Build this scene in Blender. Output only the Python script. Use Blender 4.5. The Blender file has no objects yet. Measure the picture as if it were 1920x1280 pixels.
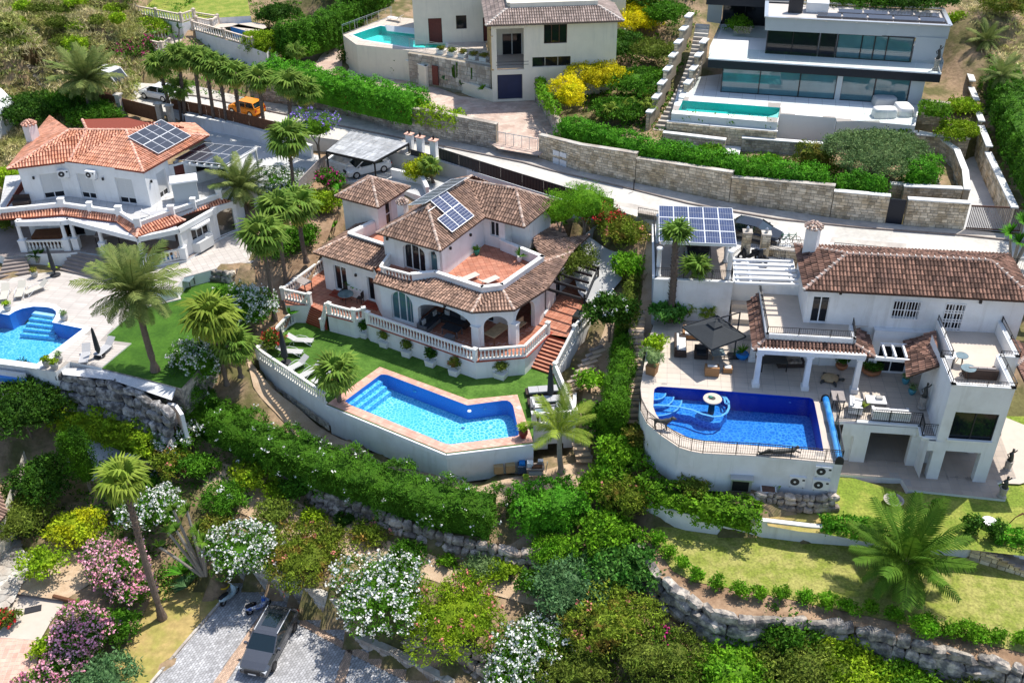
import bpy,math,random
import numpy as np
from mathutils import Vector,Matrix
rnd=random.Random(7)
NR=np.random.default_rng(11)
sc=bpy.context.scene
col=sc.collection
# ---------------- camera (a drone above the slope, looking uphill) ----------------
FP=1900.0
PT=math.atan(FP/2849);RL=math.radians(-.94)
CF=np.array([0,math.cos(PT),-math.sin(PT)]);CR=np.array([1,0,0.]);CU=np.array([0,math.sin(PT),math.cos(PT)])
CR,CU=CR*math.cos(RL)+CU*math.sin(RL),-CR*math.sin(RL)+CU*math.cos(RL)
CP=np.array([0,0,52.])
cam=bpy.data.cameras.new('camera');cam.sensor_width=36;cam.lens=FP/1920*36;cam.clip_end=3000
camo=bpy.data.objects.new('camera',cam);col.objects.link(camo)
camo.matrix_world=Matrix([[CR[0],CU[0],-CF[0],CP[0]],[CR[1],CU[1],-CF[1],CP[1]],[CR[2],CU[2],-CF[2],CP[2]],[0,0,0,1]])
sc.camera=camo
sc.render.resolution_x=1024;sc.render.resolution_y=682
# ---------------- sky, sun, exposure ----------------
SD=Vector((.36,.30,.88)).normalized()
world=bpy.data.worlds.new('World');sc.world=world;world.use_nodes=True
wn=world.node_tree.nodes;bg=wn['Background']
sky=wn.new('ShaderNodeTexSky');sky.sky_type='NISHITA';sky.sun_disc=False
sky.sun_elevation=math.asin(SD.z);sky.sun_rotation=math.atan2(SD.x,SD.y)
world.node_tree.links.new(sky.outputs[0],bg.inputs[0]);bg.inputs[1].default_value=.15
sl=bpy.data.lights.new('sun','SUN');sl.energy=4.3;sl.angle=math.radians(.6);sl.color=(1,.95,.87)
so=bpy.data.objects.new('sun',sl);col.objects.link(so);so.rotation_euler=SD.to_track_quat('Z','Y').to_euler()
so.location=(0,0,80)
sc.view_settings.view_transform='Standard';sc.view_settings.look='None';sc.view_settings.gamma=1
sc.view_settings.exposure=.40
try:sc.view_settings.use_curve_mapping=False
except Exception:pass
# ---------------- placing helpers: the surveyed direction of a point and its level give its place ----------------
def ray(x,y):return CF+CR*(x-960)/FP-CU*(y-640)/FP
def P(x,y,z):
 d=ray(x,y);q=CP+d*((z-CP[2])/d[2]);return Vector(q.tolist())
def PP(pts,z):return [P(x,y,z) for x,y in pts]
def Hat(b,y):
 lo,hi=-5,60
 for _ in range(40):
  m=(lo+hi)/2;q=np.array([b[0],b[1],m])-CP;d=q@CF
  if 640-FP*(q@CU)/d>y:lo=m
  else:hi=m
 return m
def onwall(a,b,x,y):
 d=ray(x,y);t=Vector((b[0]-a[0],b[1]-a[1]));L=t.length;t /= L;n=np.array([t.y,-t.x])
 k=((a[0]-CP[0])*n[0]+(a[1]-CP[1])*n[1])/(d[0]*n[0]+d[1]*n[1]);q=CP+d*k
 return (q[0]-a[0])*t.x+(q[1]-a[1])*t.y,q[2]
def V(*a):return Vector(a)
def perp(a,b):
 d=Vector((b[0]-a[0],b[1]-a[1],0)).normalized();return d,Vector((d.y,-d.x,0))
# ---------------- materials ----------------
MATS={}
def mat(name,c,rough=.8,var=.12,vs=6,c2=None,cs=1.5,cw=.5,bump=0,bs=30,metal=0,tint=0,spec=.3,trans=0,alpha=1,emis=None,sub=0,streak=0):
 if name in MATS:return MATS[name]
 m=bpy.data.materials.new(name);m.use_nodes=True;nt=m.node_tree;N=nt.nodes;L=nt.links
 b=N['Principled BSDF'];b.inputs['Roughness'].default_value=rough;b.inputs['Metallic'].default_value=metal
 b.inputs['Specular IOR Level'].default_value=spec
 geo=N.new('ShaderNodeNewGeometry');pos=geo.outputs['Position']
 def rgb(c):return (c[0],c[1],c[2],1)
 cur=None
 def noise(scale,det=3,rg=.6,st=None):
  n=N.new('ShaderNodeTexNoise');n.inputs['Scale'].default_value=scale;n.inputs['Detail'].default_value=det;n.inputs['Roughness'].default_value=rg;src=pos
  if st:vm=N.new('ShaderNodeVectorMath');vm.operation='MULTIPLY';L.new(pos,vm.inputs[0]);vm.inputs[1].default_value=st;src=vm.outputs[0]
  L.new(src,n.inputs['Vector']);return n.outputs['Fac']
 def mix(t,f,a,bb):
  x=N.new('ShaderNodeMix');x.data_type='RGBA';x.blend_type=t
  for i,s in ((0,f),(6,a),(7,bb)):
   if isinstance(s,(int,float)):x.inputs[i].default_value=s
   elif isinstance(s,tuple):x.inputs[i].default_value=rgb(s)
   else:L.new(s,x.inputs[i])
  return x.outputs[2]
 def mr(v,a,bb,c_,d):
  x=N.new('ShaderNodeMapRange');L.new(v,x.inputs[0])
  for i,s in enumerate((a,bb,c_,d)):x.inputs[i+1].default_value=s
  return x.outputs[0]
 cur=tuple(c)
 if c2:cur=mix('MIX',mr(noise(cs,4),cw-.09,cw+.09,0,1),cur,tuple(c2))
 if streak:cur=mix('MIX',mr(noise(1.0,5,.65,(2.2,2.2,.22)),.54,.78,0,streak),cur,(.42,.40,.36))
 if tint:
  at=N.new('ShaderNodeAttribute');at.attribute_name='t'
  oi=N.new('ShaderNodeObjectInfo')
  k=N.new('ShaderNodeMath');k.operation='MULTIPLY_ADD';L.new(at.outputs['Fac'],k.inputs[0]);k.inputs[1].default_value=tint*2;k.inputs[2].default_value=1-tint
  r2=mr(oi.outputs['Random'],0,1,1-tint*.4,1+tint*.4)
  k2=N.new('ShaderNodeMath');k2.operation='MULTIPLY';L.new(k.outputs[0],k2.inputs[0]);L.new(r2,k2.inputs[1])
  cb=N.new('ShaderNodeCombineColor')
  for i in range(3):L.new(k2.outputs[0],cb.inputs[i])
  cur=mix('MULTIPLY',1.0,cur,cb.outputs[0])
 if var:
  v=mr(noise(vs),.3,.7,1-var,1+var);cb=N.new('ShaderNodeCombineColor')
  for i in range(3):L.new(v,cb.inputs[i])
  cur=mix('MULTIPLY',1.0,cur,cb.outputs[0])
 if isinstance(cur,tuple):b.inputs['Base Color'].default_value=rgb(cur)
 else:L.new(cur,b.inputs['Base Color'])
 if bump:
  bn=N.new('ShaderNodeBump');bn.inputs['Distance'].default_value=bump;bn.inputs['Strength'].default_value=1
  L.new(noise(bs,2),bn.inputs['Height']);L.new(bn.outputs[0],b.inputs['Normal'])
 if alpha<1:b.inputs['Alpha'].default_value=alpha
 if sub:   # thin leaf: some light passes through
  tr=N.new('ShaderNodeBsdfTranslucent');ms=N.new('ShaderNodeMixShader');ms.inputs[0].default_value=sub
  if isinstance(cur,tuple):tr.inputs[0].default_value=rgb(cur)
  else:L.new(cur,tr.inputs[0])
  L.new(b.outputs[0],ms.inputs[1]);L.new(tr.outputs[0],ms.inputs[2]);L.new(ms.outputs[0],N['Material Output'].inputs[0])
 MATS[name]=m;return m
def water_mat(name,c,blend=.5):
 m=bpy.data.materials.new(name);m.use_nodes=True;nt=m.node_tree;N=nt.nodes;L=nt.links
 N.remove(N['Principled BSDF'])
 tr=N.new('ShaderNodeBsdfTransparent');tr.inputs[0].default_value=(*c,1)
 gl=N.new('ShaderNodeBsdfGlossy');gl.inputs['Roughness'].default_value=.03
 fr=N.new('ShaderNodeFresnel');fr.inputs[0].default_value=1.33
 ms=N.new('ShaderNodeMixShader');L.new(fr.outputs[0],ms.inputs[0]);L.new(tr.outputs[0],ms.inputs[1]);L.new(gl.outputs[0],ms.inputs[2])
 n=N.new('ShaderNodeTexNoise');n.inputs['Scale'].default_value=5;n.inputs['Detail'].default_value=2
 g=N.new('ShaderNodeNewGeometry');L.new(g.outputs['Position'],n.inputs['Vector'])
 bn=N.new('ShaderNodeBump');bn.inputs['Distance'].default_value=.04;L.new(n.outputs['Fac'],bn.inputs['Height'])
 L.new(bn.outputs[0],gl.inputs['Normal']);L.new(bn.outputs[0],fr.inputs['Normal'])
 L.new(ms.outputs[0],N['Material Output'].inputs[0]);return m
def glass_mat(name,c):
 m=bpy.data.materials.new(name);m.use_nodes=True;nt=m.node_tree;N=nt.nodes;L=nt.links
 N.remove(N['Principled BSDF'])
 tr=N.new('ShaderNodeBsdfTransparent');tr.inputs[0].default_value=(*c,1)
 gl=N.new('ShaderNodeBsdfGlossy');gl.inputs['Roughness'].default_value=.02
 fr=N.new('ShaderNodeFresnel');fr.inputs[0].default_value=1.5
 ms=N.new('ShaderNodeMixShader');L.new(fr.outputs[0],ms.inputs[0]);L.new(tr.outputs[0],ms.inputs[1]);L.new(gl.outputs[0],ms.inputs[2])
 L.new(ms.outputs[0],N['Material Output'].inputs[0]);return m
def caustic_mat(name,ca,cb,cc,scale=9):  # caustic light net painted into the pool basin colour, brightest along cell edges
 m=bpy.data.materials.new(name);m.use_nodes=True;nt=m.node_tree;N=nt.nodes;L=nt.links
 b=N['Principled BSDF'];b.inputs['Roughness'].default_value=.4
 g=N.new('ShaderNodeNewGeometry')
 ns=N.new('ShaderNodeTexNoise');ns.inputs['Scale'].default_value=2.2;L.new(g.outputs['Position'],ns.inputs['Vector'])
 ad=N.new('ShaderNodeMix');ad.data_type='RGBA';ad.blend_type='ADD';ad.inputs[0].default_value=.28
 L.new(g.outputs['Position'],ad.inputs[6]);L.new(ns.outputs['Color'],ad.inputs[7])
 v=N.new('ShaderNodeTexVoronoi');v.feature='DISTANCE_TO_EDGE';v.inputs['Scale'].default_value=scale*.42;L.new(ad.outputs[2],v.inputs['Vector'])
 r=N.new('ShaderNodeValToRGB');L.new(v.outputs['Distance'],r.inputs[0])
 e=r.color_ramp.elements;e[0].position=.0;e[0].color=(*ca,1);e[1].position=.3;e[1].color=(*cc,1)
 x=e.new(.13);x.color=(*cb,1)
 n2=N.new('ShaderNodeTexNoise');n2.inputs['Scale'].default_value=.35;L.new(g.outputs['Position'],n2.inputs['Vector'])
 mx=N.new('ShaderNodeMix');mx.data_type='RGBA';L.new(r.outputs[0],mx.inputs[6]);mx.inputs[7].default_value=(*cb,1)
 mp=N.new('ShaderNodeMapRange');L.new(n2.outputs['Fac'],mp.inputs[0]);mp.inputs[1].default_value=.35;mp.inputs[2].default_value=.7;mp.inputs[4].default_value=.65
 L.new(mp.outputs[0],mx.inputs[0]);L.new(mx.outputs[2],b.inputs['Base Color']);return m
# ---------------- mesh building ----------------
class MB:
 def __init__(s):s.v=[];s.f=[];s.t=[];s.n=0
 def add(s,vs,fs,t=.5):
  vs=np.asarray(vs,float).reshape(-1,3)
  fa=fs if isinstance(fs,list) else [np.asarray(fs)]
  if isinstance(fs,list):
   by={}
   for q in fs:by.setdefault(len(q),[]).append(q)
   fa=[np.array(q) for q in by.values()]
  for a in fa:
   s.f.append(a+s.n)
   s.t.append(np.full(len(a),t) if np.isscalar(t) else np.asarray(t)[:len(a)])
  s.v.append(vs);s.n+=len(vs);return s
 def poly(s,pts,t=.5):return s.add([tuple(p) for p in pts],[tuple(range(len(pts)))],t)
 def box(s,c,sx,sy,sz,rz=0,t=.5,ux=None,taper=1):
  ca,sa=math.cos(rz),math.sin(rz);pts=[]
  for k,z in ((1,0),(taper,sz)):
   for x,y in ((-sx/2,-sy/2),(sx/2,-sy/2),(sx/2,sy/2),(-sx/2,sy/2)):
    x *= k;y *= k;pts.append((c[0]+x*ca-y*sa,c[1]+x*sa+y*ca,c[2]+z))
  return s.add(pts,np.array([(0,3,2,1),(4,5,6,7),(0,1,5,4),(1,2,6,5),(2,3,7,6),(3,0,4,7)]),t)
 def bar(s,a,b,w,h=None,t=.5,up=(0,0,1)):
  h=h or w;a=Vector(a);b=Vector(b);d=(b-a)
  if d.length<1e-6:return s
  d.normalize();u=Vector(up)
  if abs(d.dot(u))>.98:u=Vector((0,1,0))
  sd=d.cross(u).normalized()*w/2;up_=sd.cross(d).normalized()*h/2
  p=[q+e for q in (a,b) for e in (-sd-up_,sd-up_,sd+up_,-sd+up_)]
  return s.add([tuple(q) for q in p],np.array([(0,1,2,3),(7,6,5,4),(0,4,5,1),(1,5,6,2),(2,6,7,3),(3,7,4,0)]),t)
 def tube(s,pts,r,n=8,t=.5,cap=True):
  pts=[Vector(p) for p in pts];rs=r if isinstance(r,(list,tuple)) else [r]*len(pts);vs=[]
  for i,p in enumerate(pts):
   d=(pts[min(i+1,len(pts)-1)]-pts[max(i-1,0)]).normalized();u=Vector((0,0,1)) if abs(d.z)<.9 else Vector((1,0,0))
   a=d.cross(u).normalized();b=a.cross(d)
   for k in range(n):w=2*math.pi*k/n;vs.append(tuple(p+(a*math.cos(w)+b*math.sin(w))*rs[i]))
  fs=[(i*n+k,i*n+(k+1) % n,(i+1)*n+(k+1) % n,(i+1)*n+k) for i in range(len(pts)-1) for k in range(n)]
  if cap:fs+=[tuple(range(n))[::-1],tuple((len(pts)-1)*n+k for k in range(n))]
  return s.add(vs,fs,t)
 def lathe(s,c,prof,n=12,t=.5,cap=True,sx=1,sy=1):
  vs=[(c[0]+r*sx*math.cos(2*math.pi*k/n),c[1]+r*sy*math.sin(2*math.pi*k/n),c[2]+z) for r,z in prof for k in range(n)]
  m=len(prof);fs=[(i*n+k,i*n+(k+1) % n,(i+1)*n+(k+1) % n,(i+1)*n+k) for i in range(m-1) for k in range(n)]
  if cap:fs+=[tuple(range(n))[::-1],tuple((m-1)*n+k for k in range(n))]
  return s.add(vs,fs,t)
 def prism(s,poly,z0,z1,t=.5,top=True,bot=False):
  p=[(q[0],q[1]) for q in poly]
  if sum(p[i][0]*p[(i+1) % len(p)][1]-p[(i+1) % len(p)][0]*p[i][1] for i in range(len(p)))<0:p=p[::-1]
  n=len(p);vs=[(x,y,z0) for x,y in p]+[(x,y,z1) for x,y in p]
  fs=[(i,(i+1) % n,n+(i+1) % n,n+i) for i in range(n)]
  if top:fs.append(tuple(range(n,2*n)))
  if bot:fs.append(tuple(range(n))[::-1])
  return s.add(vs,fs,t)
 def mesh(s,name,m,off=(0,0,0),smooth=False):
  me=bpy.data.meshes.new(name)
  if s.n:
   v=np.concatenate(s.v)-np.array(off,float);me.vertices.add(len(v));me.vertices.foreach_set('co',v.astype(np.float32).ravel())
   lt=np.concatenate([np.full(len(a),a.shape[1]) for a in s.f]);li=np.concatenate([a.ravel() for a in s.f])
   me.loops.add(len(li));me.loops.foreach_set('vertex_index',li.astype(np.int32))
   me.polygons.add(len(lt));ls=np.concatenate([[0],np.cumsum(lt)[:-1]])
   me.polygons.foreach_set('loop_start',ls.astype(np.int32));me.polygons.foreach_set('loop_total',lt.astype(np.int32))
   at=me.attributes.new('t','FLOAT','FACE');at.data.foreach_set('value',np.concatenate(s.t).astype(np.float32))
   me.polygons.foreach_set('use_smooth',np.full(len(lt),smooth))
   me.update(calc_edges=True)
  me.materials.append(m);return me
OFF={}
def root(name,label,cat,loc=(0,0,0),group=None):
 o=bpy.data.objects.new(name,None);o.empty_display_size=.3;col.objects.link(o);o.location=loc
 o['label']=label;o['category']=cat
 if group:o['group']=group
 OFF[o.name]=Vector(loc);return o
def part(mb,name,m,parent,stuff=False,smooth=False,label=None):
 off=OFF.get(parent.name,Vector((0,0,0))) if parent else Vector((0,0,0))
 me=mb if isinstance(mb,bpy.types.Mesh) else mb.mesh(name,m,off,smooth)
 o=bpy.data.objects.new(name,me);col.objects.link(o)
 if parent:o.parent=parent;OFF[o.name]=off
 if stuff:o['kind']='stuff'
 if label:o['label']=label
 return o
def single(mb,name,m,label,cat,group=None,smooth=False):
 o=part(mb,name,m,None,smooth=smooth);o['label']=label;o['category']=cat
 if group:o['group']=group
 return o
def struct(mb,name,m,smooth=False):
 o=part(mb,name,m,None,smooth=smooth);o['kind']='structure';return o
def clone(o,parent=None):
 c=o.copy();col.objects.link(c);c.parent=parent
 for ch in list(o.children):clone(ch,c)
 return c
PROTO={}
def place(key,build,loc,rz=0,sc_=1,label='',group=None):
 if key not in PROTO:PROTO[key]=build();o=PROTO[key]
 else:o=clone(PROTO[key])
 o.location=loc;o.rotation_euler=(0,0,rz);o.scale=(sc_,)*3 if isinstance(sc_,(int,float)) else sc_
 if label:o['label']=label
 if group:o['group']=group
 return o
# ---------------- walls with openings ----------------
def wall(mb,a,b,z0,z1,ops=(),th=.22,back=False):
 d,n=perp(a,b);L=math.hypot(b[0]-a[0],b[1]-a[1]);A=Vector((a[0],a[1],0))
 us=sorted({0,L,*[max(0,min(L,o[0])) for o in ops],*[max(0,min(L,o[1])) for o in ops]})
 ws=sorted({z0,z1,*[max(z0,min(z1,o[2])) for o in ops],*[max(z0,min(z1,o[3])) for o in ops]})
 def pt(u,w,k=0):q=A+d*u-n*k;return (q.x,q.y,w)
 for k in ((0,th) if back else (0,)):
  for u0,u1 in zip(us,us[1:]):
   for w0,w1 in zip(ws,ws[1:]):
    if u1-u0<1e-4 or w1-w0<1e-4:continue
    um,wm=(u0+u1)/2,(w0+w1)/2
    if any(o[0]<um<o[1] and o[2]<wm<o[3] for o in ops):continue
    q=[pt(u0,w0,k),pt(u1,w0,k),pt(u1,w1,k),pt(u0,w1,k)]
    mb.poly(q if k==0 else q[::-1])
 if back:mb.poly([pt(0,z1),pt(L,z1),pt(L,z1,th),pt(0,z1,th)]);mb.poly([pt(0,z0),pt(0,z1),pt(0,z1,th),pt(0,z0,th)]);mb.poly([pt(L,z0),pt(L,z0,th),pt(L,z1,th),pt(L,z1)])
 for o in ops:
  u0,u1,w0,w1=o[:4];r=o[4] if len(o)>4 else 0
  w0=max(w0,z0)
  out=[(u0,w0)]
  if r:
   c=(u0+u1)/2;hw=(u1-u0)/2;arc=[(c-hw*math.cos(math.pi*i/12),w1-r+r*math.sin(math.pi*i/12)) for i in range(13)]
   for k in ((0,th) if back else (0,)):
    for i in range(12):
     (ua,wa),(ub,wb)=arc[i],arc[i+1]
     q=[pt(ua,wa,k),pt(ub,wb,k),pt(ub,w1,k),pt(ua,w1,k)]
     mb.poly(q if k==0 else q[::-1])
   out+=arc
  else:out+=[(u0,w1),(u1,w1)]
  out.append((u1,w0))
  for (ua,wa),(ub,wb) in zip(out,out[1:]+out[:1]):
   if abs(wa-wb)<1e-6 and wa==w0 and w0<=z0+1e-3:continue
   mb.poly([pt(ua,wa),pt(ub,wb),pt(ub,wb,th),pt(ua,wa,th)])
def frame(parent,a,b,op,name='window',mats=None,panes=2,rec=.16,fw=.07,bars=0,glassm='glass',shutter=0,framem='frame_white'):
 d,n=perp(a,b);A=Vector((a[0],a[1],0));u0,u1,w0,w1=op[:4];r=op[4] if len(op)>4 else 0
 def pt(u,w,k):q=A+d*u-n*k;return Vector((q.x,q.y,w))
 f=MB();k=rec
 if r:
  c=(u0+u1)/2;hw=(u1-u0)/2;arc=[(c-hw*math.cos(math.pi*i/10),w1-r+r*math.sin(math.pi*i/10)) for i in range(11)]
  ou=[(u0,w0)]+arc+[(u1,w0)]
 else:ou=[(u0,w0),(u0,w1),(u1,w1),(u1,w0)]
 for (ua,wa),(ub,wb) in zip(ou,ou[1:]+ou[:1]):f.bar(pt(ua,wa,k),pt(ub,wb,k),fw*1.3,fw*1.3,up=n)
 for i in range(1,panes):u=u0+(u1-u0)*i/panes;f.bar(pt(u,w0,k),pt(u,w1-(r*.1 if r else 0),k),fw,fw,up=n)
 for i in range(1,bars+1):w=w0+(w1-w0)*i/(bars+1);f.bar(pt(u0,w,k),pt(u1,w,k),fw,fw)
 fo=part(f,name,M(framem),parent)
 for i in range(panes):
  ua=u0+(u1-u0)*i/panes;ub=u0+(u1-u0)*(i+1)/panes;g=MB()
  if r:
   q=[(ua,w0)]+[(uu,ww) for uu,ww in [(ua,None)]+[x for x in arc if ua<x[0]<ub]+[(ub,None)] for ww in [ww if ww is not None else w1-r+r*math.sqrt(max(0,1-((uu-c)/hw)**2))]]+[(ub,w0)]
   g.poly([tuple(pt(uu,ww,k+.02)) for uu,ww in q])
  else:g.poly([tuple(pt(*x,k+.02)) for x in ((ua,w0),(ub,w0),(ub,w1),(ua,w1))])
  part(g,'pane',M(glassm),fo)
 if shutter:
  s=MB();ws=w1-(w1-w0)*shutter;nn=max(3,int((w1-ws)/.14))
  for i in range(nn):
   wa=w1-(w1-ws)*i/nn;wb=w1-(w1-ws)*(i+1)/nn
   s.poly([tuple(pt(*x)) for x in ((u0+.05,wa,k-.03),(u0+.05,wb,k-.055),(u1-.05,wb,k-.055),(u1-.05,wa,k-.03))])
  part(s,'shutter',M('shutter'),fo)
 return fo
def ops_px(a,b,lst):
 r=[]
 for o in lst:
  u0,w1=onwall(a,b,o[0],o[1]);u1,w0=onwall(a,b,o[2],o[3]);r.append((u0,u1,w0,w1)+tuple(o[4:]))
 return r
# ---------------- tiled roofs ----------------
def tiles(mb,poly,pitch=.235,course=.42,rad=.088,hue=.5):
 p=[Vector(q) for q in poly]
 n=Vector((0,0,0))
 for i in range(len(p)):a,b=p[i],p[(i+1) % len(p)];n+=Vector(((a.y-b.y)*(a.z+b.z),(a.z-b.z)*(a.x+b.x),(a.x-b.x)*(a.y+b.y)))
 n.normalize()
 if n.z<0:n=-n
 s=Vector((0,0,-1));s=(s-n*s.dot(n)).normalized();h=n.cross(s).normalized();o=p[0]
 q=[((v-o).dot(h),(v-o).dot(s)) for v in p]
 mn,mx=min(x for x,_ in q),max(x for x,_ in q);na=np.array(n);sa=np.array(s);ha=np.array(h);oa=np.array(o)
 prof=[(-1,0),(-.71,.62),(0,.92),(.71,.62),(1,0)]
 k=mn+pitch*.5;nn=[];segs=[]
 while k<mx:
  xs=[]
  for i in range(len(q)):
   (x0,y0),(x1,y1)=q[i],q[(i+1) % len(q)]
   if (x0<=k<x1) or (x1<=k<x0):xs.append(y0+(y1-y0)*(k-x0)/(x1-x0))
  xs.sort()
  for y0,y1 in zip(xs[::2],xs[1::2]):
   y=y1
   while y>y0+.05:
    segs.append((k,max(y-course,y0),y));y-=course
  k+=pitch
 if not segs:return
 S=np.array(segs);m=len(S);jit=NR.normal(0,.006,m)
 vs=np.zeros((m,10,3))
 for j,(px,pz) in enumerate(prof):
  up=oa+ha*((S[:,0]+jit+px*rad*.82))[:,None]+sa*S[:,1][:,None]+na*(pz*rad*.9)
  lo=oa+ha*((S[:,0]+jit+px*rad))[:,None]+sa*(S[:,2]+.02)[:,None]+na*(pz*rad+.035)
  vs[:,j]=up;vs[:,5+j]=lo
 base=np.arange(m)[:,None]*10
 fs=[base+np.array([[j,j+1,6+j,5+j]]) for j in range(4)]
 fs=np.stack(fs,1).reshape(-1,4);t=NR.random(m)
 mb.add(vs.reshape(-1,3),fs,np.repeat(t,4));mb.add(vs.reshape(-1,3),base+np.array([[5,6,7,8,9]]),t*.5)
def roofface(par,poly,slab,tl,th=.12):
 p=[Vector(q) for q in poly];n=len(p)
 slab.add([tuple(v) for v in p]+[(v.x,v.y,v.z-th) for v in p],[tuple(range(n)),tuple(range(n,2*n))[::-1]]+[(i,(i+1) % n,n+(i+1) % n,n+i)[::-1] for i in range(n)],.3)
 tiles(tl,poly)
def ridge(mb,a,b,r=.13,course=.4,mo=None):
 a=Vector(a);b=Vector(b);L=(b-a).length;k=max(1,int(L/course));d=(b-a).normalized();sd=d.cross(Vector((0,0,1))).normalized();u=sd.cross(d)
 for i in range(k):
  p0=a+d*(L*i/k);p1=a+d*(L*(i+1)/k+.03);t=rnd.random()
  vs=[]
  for p,rr,lift in ((p0,r*1.05,.03),(p1,r*.85,.01)):
   for w in range(5):an=math.pi*w/4;vs.append(tuple(p+sd*math.cos(an)*rr+u*(math.sin(an)*rr*.8+lift-.02)))
  mb.add(vs,np.array([(j,j+1,6+j,5+j) for j in range(4)]+[]),t);mb.add(vs[:5],[(0,1,2,3,4)],t)
  if mo is not None:mo.bar(p0-u*.02,p0+u*(r*.8+.03),.06,r*1.6,up=sd)
def roof(parent,faces,ridges,tm='tile_brown',mortar=None,name='roof',edge=True):
 sl_,tl=MB(),MB()
 fl_=[]
 for f in faces:
  f=[Vector(v) for v in f]
  if len(f)==4 and abs((f[3]-f[0]).dot((f[1]-f[0]).cross(f[2]-f[0]).normalized()))>.03:fl_+=[[f[0],f[1],f[2]],[f[0],f[2],f[3]]]
  else:fl_.append(f)
 for f in fl_:roofface(None,f,sl_,tl)
 ro=part(sl_,name,M(tm+'_bed'),parent);part(tl,'roof_tiles',M(tm),ro,stuff=True,smooth=True)
 rd=MB();mo=MB() if mortar else None
 for a,b in ridges:ridge(rd,a,b,mo=mo)
 if rd.n:part(rd,'ridge_tiles',M(tm+'_ridge'),ro,stuff=True,smooth=True)
 if mo and mo.n:part(mo,'ridge_mortar',M(mortar),ro,stuff=True)
 return ro
# ---------------- balustrades, railings ----------------
def baluster_mesh():
 if 'bal' not in PROTO:
  b=MB();b.box((0,0,0),.15,.15,.07);b.lathe((0,0,.07),[(.05,0),(.085,.12),(.075,.22),(.04,.34),(.05,.42),(.035,.46),(.06,.56)],8,cap=False);b.box((0,0,.62),.13,.13,.05)
  PROTO['bal']=b.mesh('baluster',M('cast_stone'),smooth=True)
 return PROTO['bal']
def balustrade(label,pts,posts=(),h=.95,step=.27,m='cast_stone',group=None,parent=None,rail_w=.2,name='balustrade',bw=1.0):
 pts=[Vector(p) for p in pts];r=parent or root(name,label,'balustrade',pts[0],group)
 ra=MB();ba=MB()
 for a,b in zip(pts,pts[1:]):
  up=Vector((0,0,1));ra.bar(a+up*(h-.06),b+up*(h-.06),rail_w,.13);ba.bar(a+up*.06,b+up*.06,.2,.12)
  L=(b-a).length;k=max(1,int(L/step))
  for i in range(k):
   p=a+(b-a)*((i+.5)/k);o=bpy.data.objects.new('baluster',baluster_mesh());col.objects.link(o);o.parent=r
   o.location=p+up*.11-OFF[r.name];o.scale=(bw,bw,(h-.22)/.67);o.rotation_euler=(0,0,math.atan2(b.y-a.y,b.x-a.x))
 part(ra,'rail',M(m),r);part(ba,'plinth',M(m),r)
 for i in posts:
  p=MB();q=pts[i];an=math.atan2(pts[min(i+1,len(pts)-1)].y-pts[max(i-1,0)].y,pts[min(i+1,len(pts)-1)].x-pts[max(i-1,0)].x)
  p.box(q+Vector((0,0,-.05)),.28,.28,h+.1,an);p.box(q+Vector((0,0,h+.05)),.36,.36,.07,an);p.box(q+Vector((0,0,h+.12)),.3,.3,.1,an,taper=.2)
  part(p,'post',M(m),r)
 return r
def railing(label,pts,h=1.0,step=.13,m='iron',parent=None,mid=True,post=2.0,group=None,bw=.016):
 pts=[Vector(p) for p in pts];r=parent or root('railing',label,'railing',pts[0],group);ra=MB();bb=MB()
 up=Vector((0,0,1))
 for a,b in zip(pts,pts[1:]):
  ra.bar(a+up*h,b+up*h,.045,.03);ra.bar(a+up*.1,b+up*.1,.03,.03)
  if mid:ra.bar(a+up*(h-.14),b+up*(h-.14),.02,.02)
  L=(b-a).length
  for i in range(int(L/step)+1):q=a+(b-a)*(i*step/L);bb.bar(q+up*.1,q+up*h,bw,bw)
  for i in range(int(L/post)+2):q=a+(b-a)*min(1,i*post/L);ra.bar(q,q+up*(h+.03),.04,.04)
 part(ra,'rail',M(m),r);part(bb,'bars',M(m),r,stuff=True);return r
def M(n):return MATS[n]
# ---------------- material list ----------------
mat('plaster',(.76,.765,.77),.9,.04,1.2,c2=(.67,.665,.65),cs=.4,cw=.6,bump=.004,bs=8,streak=.38)
mat('plaster_warm',(.80,.74,.62),.9,.04,1,bump=.004,bs=8,streak=.3)
mat('plaster_grey',(.62,.63,.63),.9,.05,1)
mat('coping_white',(.82,.82,.80),.7,.05,2)
mat('cast_stone',(.78,.76,.71),.85,.1,4,c2=(.6,.57,.5),cs=2,cw=.66)
mat('cast_stone_pink',(.66,.55,.45),.85,.12,4)
mat('frame_white',(.8,.8,.8),.4,0)
mat('frame_dark',(.03,.03,.035),.4,0)
mat('frame_brown',(.10,.045,.03),.5,0)
mat('glass',(.008,.011,.016),.06,0,spec=.4)
mat('glass_blue',(.05,.14,.17),.04,.2,.4,spec=1)
mat('shutter',(.62,.62,.61),.6,.03)
mat('iron',(.02,.02,.022),.5,0)
mat('steel',(.5,.52,.54),.35,.05,metal=.7)
mat('alu',(.7,.71,.72),.4,.03,metal=.3)
mat('dark_metal',(.035,.035,.04),.45,.05)
mat('cladding',(.42,.46,.48),.5,.04,.5)
mat('black_fascia',(.012,.016,.026),.4,.05)
mat('tile_brown',(.34,.215,.155),.85,.18,1.3,c2=(.23,.15,.115),cs=1.1,cw=.56,tint=.42)
mat('tile_brown_bed',(.10,.06,.045),.9,.1)
mat('tile_brown_ridge',(.42,.28,.22),.85,.2,3,c2=(.52,.42,.35),cs=3,tint=.35)
mat('tile_chestnut',(.235,.13,.092),.85,.2,1.3,c2=(.15,.085,.065),cs=.9,cw=.55,tint=.6)
mat('tile_chestnut_bed',(.07,.04,.03),.9,.1)
mat('tile_chestnut_ridge',(.32,.22,.18),.85,.2,3,tint=.3)
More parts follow.
